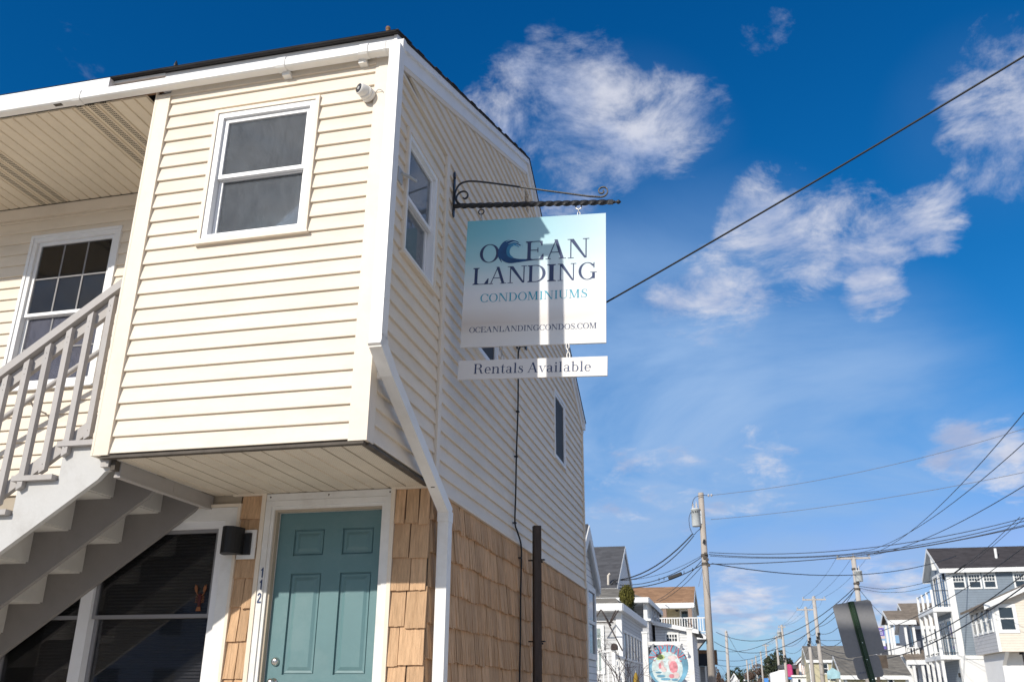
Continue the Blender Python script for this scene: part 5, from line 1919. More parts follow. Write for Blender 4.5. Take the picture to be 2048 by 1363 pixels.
# ================================================================== left side of the street
# narrow white house right behind the condo building
gx = -2.70
wh = house('white_house', -9.0, gx, 15.75, 18.05, 3.52, 4.36, 'far_white', 'roof_grey',
           'white clapboard house whose gable edge just shows beyond the condo building', ridge='x', over=0.08)
far_window(right(gx), 16.95, 17.75, 2.2, 3.3, wh)

# grey-roofed house
rx = -5.385
gh = house('grey_roof_house', rx - 6.5, rx, 42.5, 50.2, 5.953, 8.382, 'far_white', 'roof_grey',
           'tall steep grey-roofed house behind the white sunroom with a vent pipe on its roof', ridge='x', over=0.06, rt=0.16)
pz = 6.305
MB().tube([(-5.755, 42.75, 5.989), (-5.738, 42.75, 6.667), (-5.653, 42.75, 6.756)], 0.055, 8).build('vent_pipe', 'sandy_plastic', gh)
mb = MB()
mb.tube([(-5.666, 42.700, 6.185), (-5.467, 42.650, 6.355), (-5.277, 42.650, 6.464)], 0.025, 5)
mb.tube([(-5.511, 42.650, 6.424), (-5.308, 42.650, 6.262)], 0.02, 5)
mb.tube([(-5.393, 42.650, 6.467), (-5.446, 42.650, 6.287)], 0.02, 5)
mb.build('antenna', 'black', gh)
far_window(front(42.5), rx - 3.0, rx - 2.0, 3.6, 4.5, gh)
far_window(front(42.5), rx - 1.4, rx - 0.7, 3.6, 4.5, gh)

# white sunroom
sx = -3.428
sz = 3.967
sunr = thing('sunroom', (sx - 2, 30.5, -0.1), 'white clapboard sunroom with a row of tall windows facing the street', 'house')
SY1 = 32.222
part(sunr, 'wall', 'far_pale', (sx - 6, sx, 28.0, 34.5, -0.1, sz))
MB().hexa([(sx - 6.3, 27.6, sz + 0.005), (sx + 0.10, 27.6, sz + 0.005), (sx + 0.10, 34.9, sz + 0.005), (sx - 6.3, 34.9, sz + 0.005)],
          [(sx - 6.0, 28.1, sz + 0.26), (sx - 0.15, 28.1, sz + 0.26), (sx - 0.15, 34.6, sz + 0.26), (sx - 6.0, 34.6, sz + 0.26)]).build('roof', 'roof_olive', sunr)
MB().box(sx - 6.3, sx + 0.11, 27.55, 27.595, sz - 0.15, sz + 0.06).build('fascia', 'far_trim', sunr)
MB().box(sx + 0.105, sx + 0.14, 27.60, 34.9, sz - 0.15, sz + 0.06).build('fascia', 'far_trim', sunr)
MB().box(sx - 6.29, sx + 0.10, 27.60, 34.89, sz - 0.16, sz - 0.02).build('soffit', 'far_trim', sunr)
part(sunr, 'corner_board', 'far_trim', (sx - 0.14, sx + 0.03, 27.96, 27.996, -0.1, sz - 0.17))
part(sunr, 'corner_board', 'far_trim', (sx + 0.004, sx + 0.034, 27.997, 28.14, -0.1, sz - 0.17))
far_window(front(28), -4.369, -4.038, 2.158, 3.343, sunr, 2, 2, pane='pane_green')
for k in range(7):
    a = 28.35 + k * 0.86
    far_window(right(sx), a, a + 0.62, 1.55, 3.250, sunr, 1, 1, cas=0.08)

aw = thing('awning_frame', (sx - 0.9, 27.5, 3.0), 'bare steel awning frame jutting from the front of the white sunroom', 'awning frame')
mb_pts = [((-4.158, 27.300, 3.479), (-3.911, 27.300, 3.829)), ((-3.897, 27.300, 3.815), (-3.591, 27.000, 3.355)), ((-3.628, 27.300, 3.460), (-3.395, 27.300, 3.808)), ((-3.657, 27.300, 3.474), (-3.469, 27.300, 3.809)), ((-4.188, 27.300, 3.466), (-3.555, 27.300, 3.459)), ((-3.897, 27.300, 3.815), (-3.164, 26.000, 2.628))]
for a, b in mb_pts:
    MB().tube([a, b], 0.02, 5).build('bar', 'post', aw)

# porch house
px_ = -3.715
ph = thing('porch_house', (px_ - 2, 43, -0.1), 'grey two-storey house with an open upper porch on white posts', 'house')
pz0, pz1, pz2 = 3.390, 4.416, 5.275
part(ph, 'wall', 'far_mid', (px_ - 5.5, px_, 40.0, 46.5, -0.1, pz1))
part(ph, 'ledge', 'far_trim', (px_ - 5.5, px_ + 0.10, 39.90, 46.5, pz1 + 0.002, pz1 + 0.10))
part(ph, 'upper_wall', 'far_mid', (px_ - 5.5, px_ - 0.05, 42.6, 46.4, pz1 + 0.102, pz2))
for xx in (px_ - 0.20, px_ - 1.75, px_ - 3.6):
    part(ph, 'post', 'far_trim', (xx, xx + 0.16, 40.03, 40.19, pz1 + 0.102, pz2))
for yy in (40.75, 41.35, 41.95, 42.4):
    part(ph, 'post', 'far_trim', (px_ - 0.20, px_ - 0.05, yy, yy + 0.12, pz1 + 0.102, pz2))
far_window(right(px_ - 0.05), 43.0, 43.7, pz1 + 0.2, pz2 - 0.15, ph)
far_window(right(px_ - 0.05), 44.4, 45.1, pz1 + 0.2, pz2 - 0.15, ph)
far_window(front(42.6), px_ - 2.2, px_ - 1.2, pz1 + 0.2, pz2 - 0.1, ph)
MB().hexa([(px_ - 5.8, 39.6, pz2 + 0.012), (px_ + 0.06, 39.6, pz2 + 0.012), (px_ + 0.06, 46.8, pz2 + 0.012), (px_ - 5.8, 46.8, pz2 + 0.012)],
          [(px_ - 4.0, 42.2, pz2 + 0.75), (px_ - 1.6, 42.2, pz2 + 0.75), (px_ - 1.6, 44.2, pz2 + 0.75), (px_ - 4.0, 44.2, pz2 + 0.75)]).build('roof', 'roof_olive', ph)
part(ph, 'fascia', 'far_trim', (px_ - 5.8, px_ + 0.07, 39.55, 39.595, pz2 - 0.13, pz2 + 0.08))
part(ph, 'fascia', 'far_trim', (px_ + 0.065, px_ + 0.10, 39.60, 46.8, pz2 - 0.13, pz2 + 0.08))
part(ph, 'soffit', 'far_trim', (px_ - 5.79, px_ + 0.06, 39.60, 46.79, pz2 - 0.03, pz2 + 0.010))
MB().prism([(px_ - 2.0, 39.95, pz0 - 0.3), (px_ + 0.5, 39.95, pz0 - 0.35), (px_ + 0.3, 39.95, pz0 - 0.1), (px_ - 0.7, 39.95, pz0 + 0.06), (px_ - 1.4, 39.95, pz0)], (0, -0.9, 0)).build('door_canopy', 'black', ph)

# tan-roofed house with a deck
tx = -2.653
tze, tzr = 6.635, 7.857
th = house('tan_roof_house', tx - 7.5, tx, 57.4, 63.4, tze, tzr, 'far_tan', 'roof_tan', 'pale yellow house with a tan shingle roof and a white-railed upper deck', ridge='x', over=0.10)
dz = 4.819
part(th, 'deck', 'far_trim', (tx - 6.5, -1.847, 55.2, 57.39, dz - 0.32, dz))
for xx in (-4.185, -2.716):
    part(th, 'porch_post', 'brown_post', (xx - 0.11, xx + 0.11, 55.35, 55.57, dz + 0.002, 6.238))
part(th, 'porch_beam', 'far_trim', (tx - 6.5, tx + 0.05, 55.3, 55.6, 6.238 + 0.002, 6.434))
part(th, 'porch_ceiling', 'far_tan', (tx - 6.5, tx, 55.61, 57.39, 6.322, 6.378))
railing(th, [(tx - 4.2, 55.28, dz), (-1.875, 55.28, dz), (-1.875, 57.3, dz)], 0.86, 0.145, pick=0.024)
far_window(front(57.4), -4.772, -4.531, 5.474, 6.231, th)
far_window(front(57.4), -3.331, -2.944, 5.345, 6.242, th)
MB().lathe((-3.580, 57.300, 6.209), (0, 0, 1), [(0, 0.05), (0.1, 0.11), (0.28, 0.10), (0.36, 0.03)], 8).build('porch_lamp', 'black', th)
far_window(right(tx), 59.0, 59.8, tze - 2.0, tze - 0.7, th)
for k in range(3):
    MB().beam((-2.037, 55.6 + k * 0.5, 4.572), (-2.594, 55.6 + k * 0.5, 3.968), 0.08, 0.25).build('deck_stringer', 'rail' if k == 0 else 'black', th)
part(th, 'deck_post', 'far_trim', (-2.550, -2.464, 55.6, 55.8, -0.1, dz - 0.33))
# white lean-to in front of it
ax0, ax1 = -3.592, -2.009
lt = thing('white_annex', ((ax0 + ax1) / 2, 43, -0.1), 'low white clapboard annex with a shed roof behind the round sign', 'house')
za, zb = 4.479, 4.151
MB().prism([(ax0, 41.5, -0.1), (ax1, 41.5, -0.1), (ax1, 41.5, zb - 0.05), (ax0, 41.5, za - 0.05)], (0, 4.5, 0)).build('wall', 'far_white', lt)
MB().hexa([(ax0 - 0.1, 41.27, za - 0.045), (ax1 + 0.3, 41.27, zb - 0.115), (ax1 + 0.3, 46.2, zb - 0.115), (ax0 - 0.1, 46.2, za - 0.045)],
          [(ax0 - 0.1, 41.27, za + 0.06), (ax1 + 0.3, 41.27, zb - 0.01), (ax1 + 0.3, 46.2, zb - 0.01), (ax0 - 0.1, 46.2, za + 0.06)]).build('roof', 'roof_olive', lt)
MB().hexa([(ax0 - 0.1, 41.22, za - 0.12), (ax1 + 0.3, 41.22, zb - 0.19), (ax1 + 0.3, 41.265, zb - 0.19), (ax0 - 0.1, 41.265, za - 0.12)],
          [(ax0 - 0.1, 41.22, za + 0.05), (ax1 + 0.3, 41.22, zb - 0.02), (ax1 + 0.3, 41.265, zb - 0.02), (ax0 - 0.1, 41.265, za + 0.05)]).build('rake_board', 'far_trim', lt)
far_window(front(41.5), -3.100, -2.659, 3.672, 3.951, lt, 4, 2, hung=False, cas=0.08)
# dark shop front and brown billboard below the pole
sh = thing('dark_kiosk', (-2.466, 63, -0.1), 'low kiosk with a black awning and brown panel under the deck stair', 'kiosk')
part(sh, 'wall', 'far_grey', (-3.062, -1.747, 62, 65, -0.1, 3.233))
MB().prism([(-3.075, 61.9, 3.989), (-3.075, 60.9, 3.235), (-3.075, 61.9, 3.235)], (-1.903 - -3.075, 0, 0)).build('awning', 'black', sh)
part(sh, 'brown_panel', 'wood_old', (-2.685, -1.502, 61.95, 61.99, 3.309, 4.209))
part(sh, 'post', 'far_trim', (-2.950 - 0.05, -2.950 + 0.05, 60.95, 61.05, -0.1, 3.205))
part(sh, 'post', 'far_trim', (-2.641 - 0.05, -2.641 + 0.05, 60.95, 61.05, -0.1, 3.205))
part(sh, 'post', 'far_trim', (-2.242 - 0.05, -2.242 + 0.05, 60.95, 61.05, -0.1, 3.205))
part(sh, 'post', 'far_trim', (-2.027 - 0.05, -2.027 + 0.05, 60.95, 61.05, -0.1, 3.205))

# ---- round painted sign on a white frame
nep = thing('round_sign', (-2.023, 34, -0.1), 'round painted sign lettered NEPTUNE in coral hung in a white post frame', 'sign')
nx0, nx1 = -2.632, -1.376
for xx, zt_ in ((nx0, 3.128), (nx1, 3.225)):
    part(nep, 'post', 'white_paint', (xx - 0.075, xx + 0.075, 26.94, 27.08, -0.1, zt_))
    MB().prism([(xx - 0.09, 26.92, zt_ + 0.002), (xx + 0.09, 26.92, zt_ + 0.002), (xx + 0.09, 27.10, zt_ + 0.002), (xx - 0.09, 27.10, zt_ + 0.002)], (0, 0, 0.05)).build('post_cap', 'white_paint', nep)
part(nep, 'cross_beam', 'white_paint', (nx0 + 0.077, nx1 - 0.077, 26.96, 27.06, 2.813, 2.907))
ncx, ncz, nr = -2.030, 2.281, 0.568
part(nep, 'lower_beam', 'white_paint', (nx0 + 0.077, nx1 - 0.077, 26.96, 27.06, ncz - nr - 0.16, ncz - nr - 0.04))
MB().lathe((ncx, 27.03, ncz), (0, -1, 0), [(0, nr), (0.05, nr), (0.052, nr - 0.01)], 40).build('rim', 'blue_rim', nep)


def disc(x, z, rx_, rz_, d, m, name):
    MB().poly([(ncx + 0.794 * x + 0.794 * rx_ * math.cos(t * math.pi / 14), 26.976 - d, ncz + 0.794 * z + 0.794 * rz_ * math.sin(t * math.pi / 14)) for t in range(28)]).build(name, m, nep)


disc(-0.02, -0.10, 0.54, 0.56, 0.004, 'pale_sea', 'picture_field')
for i, (x_, z_, rx_, rz_, m_) in enumerate(((-0.22, 0.27, 0.13, 0.09, 'lime_print'), (-0.30, 0.22, 0.08, 0.05, 'lime_print'), (0.18, 0.25, 0.16, 0.07, 'blush_print'), (0.16, 0.06, 0.15, 0.13, 'blush_print'),
                                           (0.20, -0.06, 0.15, 0.20, 'pink_print'), (-0.20, 0.02, 0.07, 0.14, 'blush_print'), (-0.14, -0.14, 0.10, 0.09, 'blush_print'), (-0.27, -0.02, 0.05, 0.10, 'pink_print'),
                                           (0.27, -0.33, 0.13, 0.10, 'blush_print'), (0.12, -0.36, 0.09, 0.07, 'pink_print'), (-0.25, -0.36, 0.15, 0.045, 'blue_rim'), (-0.10, -0.46, 0.17, 0.04, 'blue_rim'), (0.22, -0.48, 0.12, 0.035, 'blue_rim'), (-0.33, -0.24, 0.11, 0.03, 'blue_rim'))):
    disc(x_, z_, rx_, rz_, 0.008 + 0.0006 * i, m_, 'painted_patch')
txt = 'NEPTUNE'
for i, ch in enumerate(txt):
    ang = R(lerp(151, 26, i / 6))
    cx_, cz_ = ncx + 0.452 * math.cos(ang), ncz + 0.452 * math.sin(ang)
    rt_ = ang - math.pi / 2
    w = GL[ch][0]

    def plc(x, y, k, cx_=cx_, cz_=cz_, rt_=rt_, w=w):
        gx_, gy_ = (x - w / 2) * 0.20, (y - 0.5) * 0.20
        return Vector((cx_ + gx_ * math.cos(rt_) - gy_ * math.sin(rt_), 26.9590 - k * 0.0006, cz_ + gx_ * math.sin(rt_) + gy_ * math.cos(rt_)))
    mbl = glyph_mesh(ch, plc)
    mbl.build('letter', 'red_print', nep)
lx_ = -2.390
lp = MB().tube([(lx_, 26.95, 2.841), (lx_, 26.72, 2.827), (lx_, 26.64, 2.787)], 0.014, 5).build('lamp_arm', 'steel', nep)
MB().lathe((lx_, 26.64, 2.787), (0, 0.25, -1), [(0, 0.03), (0.05, 0.04), (0.11, 0.095), (0.115, 0.085)], 12).build('lamp_shade', 'steel', lp)
lx_ = -1.602
lp = MB().tube([(lx_, 26.95, 2.841), (lx_, 26.72, 2.827), (lx_, 26.64, 2.787)], 0.014, 5).build('lamp_arm', 'steel', nep)
MB().lathe((lx_, 26.64, 2.787), (0, 0.25, -1), [(0, 0.03), (0.05, 0.04), (0.11, 0.095), (0.115, 0.085)], 12).build('lamp_shade', 'steel', lp)

# ---- plants, railing and odds and ends by the sunroom
tp = thing('topiary_tree', (-4.058, 36, -0.1), 'clipped evergreen column with a golden top behind the white sunroom', 'tree')
foliage((-4.129, 36.000, 5.042), (0.30, 0.30, 0.44), 2600, 0.05, 5).build('crown', 'leaf_gold', tp)
foliage((-4.038, 36.05, 2.9), (0.31, 0.31, 2.4), 3600, 0.06, 6).build('lower_crown', 'leaf_black', tp)
MB().tube([(-4.038, 36, -0.1), (-4.038, 36, 2.0)], 0.06, 6, r_end=0.04).build('trunk', 'bark', tp)
iv = thing('evergreen_shrub', (-3.642, 36.5, -0.1), 'narrow dark evergreen shrub between the sunroom and the round sign', 'shrub')
foliage((-3.642, 36.5, 1.75), (0.20, 0.25, 2.0), 2600, 0.05, 8).build('foliage', 'leaf_black', iv)
MB().tube([(-3.642, 36.5, -0.1), (-3.642, 36.5, 1.2)], 0.04, 6).build('stem', 'bark', iv)
fn = thing('picket_railing', (-3.457, 27, -0.1), 'white railing with square pickets in front of the white sunroom', 'railing')
fz = 2.604 - 1.0
railing(fn, [(-4.495, 26.0, fz), (-3.443, 26.0, fz)], 1.0, 0.13)
railing(fn, [(-3.389, 26.05, fz - 0.05), (-3.389, 33.4, fz - 0.05)], 0.95, 0.24)
part(fn, 'newel_post', 'far_trim', (-3.450, -3.361, 25.94, 26.04, -0.1, 2.642))
ml = thing('post_lantern', (-3.382, 25.99, 2.642), 'dark arched box standing on the end post of the white railing', 'post box')
lw_ = -3.296 - -3.469
lcx = -3.382
MB().prism([(lcx + lw_ / 2 * math.cos(R(a)), 25.9, 2.720 + 0.09 * math.sin(R(a))) for a in range(0, 181, 20)] + [(lcx - lw_ / 2, 25.9, 2.642 + 0.003), (lcx + lw_ / 2, 25.9, 2.642 + 0.003)], (0, 0.2, 0)).build('box', 'riser', ml) if False else MB().prism([(lcx + lw_ / 2 * math.cos(R(a)), 25.9, 2.733 + 0.085 * math.sin(R(a))) for a in range(0, 181, 20)] + [(lcx - lw_ / 2, 25.9, 2.642 + 0.003), (lcx + lw_ / 2, 25.9, 2.642 + 0.003)], (0, 0.2, 0)).build('box', 'post', ml)
um = thing('closed_umbrella', (-2.716, 25, -0.1), 'closed mustard umbrella standing by the white railing', 'umbrella')
MB().lathe((-2.716, 25, 2.052), (0, 0, -1), [(0, 0.01), (0.05, 0.04), (0.25, 0.085), (0.9, 0.095), (0.95, 0.05)], 10).build('canopy', 'mustard', um, smooth=True)
MB().tube([(-2.716, 25, -0.1), (-2.716, 25, 2.089)], 0.018, 6).build('pole', 'steel', um)
rr = random.Random(21)
b = thing('bare_shrub', (-2.627, 22, -0.1), 'bare twiggy shrub in front of the sunroom railing', 'shrub')
mb = MB()
twigs((-2.627, 22, -0.1), (0.02, 0, 1), 1.35, 0.030, 0, rr, mb)
for q in range(5 if 0 == 0 else 2):
    twigs((-2.627 + rr.uniform(-0.06, 0.06), 22, 1.05), (rr.uniform(-0.7, 0.5), rr.uniform(-0.3, 0.3), 1), 0.95, 0.017, 3, rr, mb)
mb.build('branches', 'twig', b)
b = thing('bare_shrub', (-3.351, 22, -0.1), 'thin bare sapling against the corner of the condo building', 'shrub')
mb = MB()
twigs((-3.351, 22, -0.1), (0.02, 0, 1), 1.35, 0.030, 0, rr, mb)
for q in range(5 if 1 == 0 else 2):
    twigs((-3.351 + rr.uniform(-0.06, 0.06), 22, 1.05), (rr.uniform(-0.7, 0.5), rr.uniform(-0.3, 0.3), 1), 0.8, 0.017, 3, rr, mb)
mb.build('branches', 'twig', b)

# ================================================================== poles
def pole(top, zbase, r, label, group=None, pale=False, lean=(0, 0)):
    x, y, z = top
    o = thing('utility_pole', (x + lean[0], y + lean[1], -0.1), label, 'utility pole', group)
    MB().tube([(x + lean[0], y + lean[1], -0.1), (x + lean[0] * 0.5, y + lean[1] * 0.5, z / 2), (x, y, z)], r * 1.35, 12, r_end=r).build('shaft', 'pole_pale' if pale else 'pole', o, smooth=True)
    return o


def crossarm(o, x, y, z, w, pins=3):
    MB().box(x - w, x + w, y - 0.14, y - 0.03, z - 0.06, z + 0.06).build('crossarm', 'pole_pale', o)
    for k in range(pins):
        px = lerp(x - w + 0.08, x + w - 0.08, k / max(1, pins - 1)) if pins != 3 or k != 1 else x
        zz_ = z + 0.062 if not (pins == 3 and k == 1) else z + 0.16
        MB().lathe((px, y - 0.085, zz_), (0, 0, 1), [(0, 0.02), (0.06, 0.02), (0.07, 0.055), (0.13, 0.06), (0.15, 0.03)], 8).build('insulator', 'porcelain', o)


def transformer(o, x, y, z0, z1, r):
    t = MB().lathe((x, y, z0), (0, 0, 1), [(0, r * 0.94), (0.02, r), (z1 - z0 - 0.08, r), (z1 - z0 - 0.075, r * 1.07), (z1 - z0 - 0.03, r * 1.07), (z1 - z0, r * 0.7)], 20).build('transformer', 'can', o, smooth=True)
    for dx_ in (-0.10, 0.06):
        MB().lathe((x + dx_, y - 0.05, z1 - 0.01), (0, 0, 1), [(0, 0.05), (0.06, 0.035), (0.10, 0.055), (0.14, 0.03), (0.19, 0.045), (0.24, 0.02), (0.34, 0.012)], 8).build('bushing', 'porcelain', t)
    for dx_ in (-0.12, 0.0, 0.10):
        MB().lathe((x + dx_, y - r * 0.95, z1 - 0.18), (0, -1, 0), [(0, 0.03), (0.07, 0.025), (0.08, 0.01)], 6).build('terminal', 'black', t)
    return t


T1 = Vector((-1.224, 42.000, 10.196))
p1 = pole(T1, 0, 0.125, 'tall weathered pole with a pale grey transformer in front of the tan-roofed house', lean=(-0.10, 0))
transformer(p1, T1.x - 0.29, T1.y - 0.12, 8.644, 9.465, 0.20)
MB().box(T1.x - 0.12, T1.x - 0.02, T1.y - 0.15, T1.y + 0.05, 8.758, 9.350).build('transformer_bracket', 'steel', p1)
MB().lathe((-0.927, 42, 10.066), (1, 0, 0), [(0, 0.03), (0.03, 0.07), (0.06, 0.07), (0.09, 0.03)], 10).build('insulator', 'porcelain', p1)
MB().lathe((-0.792, 42, 10.066), (1, 0, 0), [(0, 0.03), (0.03, 0.07), (0.06, 0.07), (0.09, 0.03)], 10).build('insulator', 'porcelain', p1)
MB().tube(smooth_pts3([(-1.654, 41.800, 9.549), (-1.592, 41.800, 9.800), (-1.445, 41.800, 9.979), (-1.170, 41.800, 10.037), (-0.905, 42.000, 10.066)]), 0.014, 5).build('jumper', 'wire', p1)
MB().tube(smooth_pts3([(-1.715, 41.800, 9.299), (-1.825, 41.800, 9.007), (-1.808, 41.800, 8.575), (-1.671, 41.800, 8.278), (-1.506, 41.800, 8.407), (-1.345, 41.900, 8.554)]), 0.014, 5).build('jumper', 'wire', p1)
MB().lathe((T1.x - 0.03, T1.y, 7.359 - 0.06), (0, 0, 1), [(0, 0.165), (0.12, 0.165)], 12).build('band', 'rust', p1)
MB().lathe((T1.x - 0.03, T1.y, 6.984 - 0.06), (0, 0, 1), [(0, 0.165), (0.12, 0.165)], 12).build('band', 'rust', p1)
MB().box(-1.255 - 0.07, -1.255 + 0.07, 41.78, 41.86, 7.243 - 0.05, 7.243 + 0.05).build('hardware', 'rust', p1)
MB().box(-1.189 - 0.07, -1.189 + 0.07, 41.78, 41.86, 7.419 - 0.05, 7.419 + 0.05).build('hardware', 'rust', p1)
MB().box(-1.145 - 0.07, -1.145 + 0.07, 41.78, 41.86, 7.155 - 0.05, 7.155 + 0.05).build('hardware', 'rust', p1)
MB().box(-1.101 - 0.07, -1.101 + 0.07, 41.78, 41.86, 6.893 - 0.05, 6.893 + 0.05).build('hardware', 'rust', p1)
MB().tube([(-1.199, 41.800, 8.039), (-1.255, 41.800, 7.862)], 0.05, 6).build('hook', 'black', p1)

T2 = Vector((7.827, 65.000, 10.238))
p2 = pole(T2, 0, 0.15, 'crossarmed pole with a tall pale transformer across the street above the grey sign back', pale=True, lean=(-0.05, 0))
crossarm(p2, T2.x, T2.y, 10.107, 1.08)
transformer(p2, T2.x + 0.16, T2.y - 0.28, 8.570, 9.282, 0.24)
MB().lathe((T2.x, T2.y, 9.415 - 0.06), (0, 0, 1), [(0, 0.21), (0.12, 0.21)], 10).build('band', 'rust', p2)
MB().lathe((T2.x, T2.y, 8.476 - 0.06), (0, 0, 1), [(0, 0.21), (0.12, 0.21)], 10).build('band', 'rust', p2)
MB().lathe((T2.x, T2.y, 8.122 - 0.06), (0, 0, 1), [(0, 0.21), (0.12, 0.21)], 10).build('band', 'rust', p2)
MB().box(T2.x - 0.02, T2.x + 0.14, T2.y - 0.32, T2.y - 0.2, 8.409, 8.554).build('hardware', 'rust', p2)

far_tops = [(T2, 1.08)]
t = Vector((6.159, 80.000, 9.115))
o = pole(t, 0, 0.14, 'far crossarmed pole standing nearest left of the grey sign back', pale=True)
if True:
    crossarm(o, t.x, t.y, t.z - 0.25, 0.8 + 0.12)
if 1627 == 1563:
    transformer(o, t.x - 0.38, t.y - 0.1, t.z - 1.55, t.z - 0.75, 0.24)
if 1627 in (1627, 1611, 1563):
    zb = t.z - 3.6 if 1627 != 1563 else t.z - 4.2
    for k in range(3):
        MB().box(t.x - 0.24 + 0.1 * k, t.x - 0.02 + 0.1 * k, t.y - 0.3, t.y - 0.13, zb + k * 0.28, zb + 0.2 + k * 0.28).build('splice_case', 'black', o)
far_tops.append((t, 0.8))
t = Vector((6.459, 95.000, 9.567))
o = pole(t, 0, 0.14, 'far crossarmed pole second to the left of the grey sign back', pale=True)
if True:
    crossarm(o, t.x, t.y, t.z - 0.25, 0.75 + 0.12)
if 1611 == 1563:
    transformer(o, t.x - 0.38, t.y - 0.1, t.z - 1.55, t.z - 0.75, 0.24)
if 1611 in (1627, 1611, 1563):
    zb = t.z - 3.6 if 1611 != 1563 else t.z - 4.2
    for k in range(3):
        MB().box(t.x - 0.24 + 0.1 * k, t.x - 0.02 + 0.1 * k, t.y - 0.3, t.y - 0.13, zb + k * 0.28, zb + 0.2 + k * 0.28).build('splice_case', 'black', o)
far_tops.append((t, 0.75))
t = Vector((5.017, 118.000, 9.466))
o = pole(t, 0, 0.14, 'far pole with a small pale transformer in front of the dark pine', pale=True)
if True:
    crossarm(o, t.x, t.y, t.z - 0.25, 0.3 + 0.12)
if 1563 == 1563:
    transformer(o, t.x - 0.38, t.y - 0.1, t.z - 1.55, t.z - 0.75, 0.24)
if 1563 in (1627, 1611, 1563):
    zb = t.z - 3.6 if 1563 != 1563 else t.z - 4.2
    for k in range(3):
        MB().box(t.x - 0.24 + 0.1 * k, t.x - 0.02 + 0.1 * k, t.y - 0.3, t.y - 0.13, zb + k * 0.28, zb + 0.2 + k * 0.28).build('splice_case', 'black', o)
far_tops.append((t, 0.3))
t = Vector((5.044, 140.000, 9.454))
o = pole(t, 0, 0.14, 'far double-looking pole just left of the pole before the dark pine', pale=True)
if True:
    crossarm(o, t.x, t.y, t.z - 0.25, 0.3 + 0.12)
if 1552 == 1563:
    transformer(o, t.x - 0.38, t.y - 0.1, t.z - 1.55, t.z - 0.75, 0.24)
if 1552 in (1627, 1611, 1563):
    zb = t.z - 3.6 if 1552 != 1563 else t.z - 4.2
    for k in range(3):
        MB().box(t.x - 0.24 + 0.1 * k, t.x - 0.02 + 0.1 * k, t.y - 0.3, t.y - 0.13, zb + k * 0.28, zb + 0.2 + k * 0.28).build('splice_case', 'black', o)
far_tops.append((t, 0.3))
t = Vector((4.112, 165.000, 9.603))
o = pole(t, 0, 0.14, 'far pole before the bare brown trees', pale=True)
if True:
    crossarm(o, t.x, t.y, t.z - 0.25, 0.4 + 0.12)
if 1531 == 1563:
    transformer(o, t.x - 0.38, t.y - 0.1, t.z - 1.55, t.z - 0.75, 0.24)
if 1531 in (1627, 1611, 1563):
    zb = t.z - 3.6 if 1531 != 1563 else t.z - 4.2
    for k in range(3):
        MB().box(t.x - 0.24 + 0.1 * k, t.x - 0.02 + 0.1 * k, t.y - 0.3, t.y - 0.13, zb + k * 0.28, zb + 0.2 + k * 0.28).build('splice_case', 'black', o)
far_tops.append((t, 0.4))
t = Vector((3.676, 190.000, 9.547))
o = pole(t, 0, 0.14, 'small far pole left of the bare brown trees', pale=True)
if False:
    crossarm(o, t.x, t.y, t.z - 0.25, 0.0 + 0.12)
if 1521 == 1563:
    transformer(o, t.x - 0.38, t.y - 0.1, t.z - 1.55, t.z - 0.75, 0.24)
if 1521 in (1627, 1611, 1563):
    zb = t.z - 3.6 if 1521 != 1563 else t.z - 4.2
    for k in range(3):
        MB().box(t.x - 0.24 + 0.1 * k, t.x - 0.02 + 0.1 * k, t.y - 0.3, t.y - 0.13, zb + k * 0.28, zb + 0.2 + k * 0.28).build('splice_case', 'black', o)
far_tops.append((t, 0.0))
t = Vector((3.012, 215.000, 9.676))
o = pole(t, 0, 0.14, 'small far pole near the end of the street', pale=True)
if False:
    crossarm(o, t.x, t.y, t.z - 0.25, 0.0 + 0.12)
if 1511 == 1563:
    transformer(o, t.x - 0.38, t.y - 0.1, t.z - 1.55, t.z - 0.75, 0.24)
if 1511 in (1627, 1611, 1563):
    zb = t.z - 3.6 if 1511 != 1563 else t.z - 4.2
    for k in range(3):
        MB().box(t.x - 0.24 + 0.1 * k, t.x - 0.02 + 0.1 * k, t.y - 0.3, t.y - 0.13, zb + k * 0.28, zb + 0.2 + k * 0.28).build('splice_case', 'black', o)
far_tops.append((t, 0.0))
t = Vector((2.500, 245.000, 9.875))
o = pole(t, 0, 0.14, 'smallest far pole at the end of the street', pale=True)
if True:
    crossarm(o, t.x, t.y, t.z - 0.25, 0.3 + 0.12)
if 1504 == 1563:
    transformer(o, t.x - 0.38, t.y - 0.1, t.z - 1.55, t.z - 0.75, 0.24)
if 1504 in (1627, 1611, 1563):
    zb = t.z - 3.6 if 1504 != 1563 else t.z - 4.2
    for k in range(3):
        MB().box(t.x - 0.24 + 0.1 * k, t.x - 0.02 + 0.1 * k, t.y - 0.3, t.y - 0.13, zb + k * 0.28, zb + 0.2 + k * 0.28).build('splice_case', 'black', o)
far_tops.append((t, 0.3))
TL = Vector((-1.280, 95.000, 7.400))
p5 = pole(TL, 0, 0.13, 'plain pale pole standing alone just right of the brown bush', pale=True, lean=(-0.15, 0))
MB().lathe((TL.x, TL.y - 0.15, TL.z - 0.1), (0, 0, 1), [(0, 0.05), (0.1, 0.06), (0.2, 0.03)], 8).build('insulator', 'porcelain', p5)
left_tops = [TL]
t = Vector((0.951, 200.000, 8.339))
pole(t, 0, 0.14, 'tiny far pole on the left pavement before the tree line', pale=True)
left_tops.append(t)
t = Vector((1.921, 260.000, 9.389))
pole(t, 0, 0.14, 'tiniest far pole on the left pavement at the street end', pale=True)
left_tops.append(t)

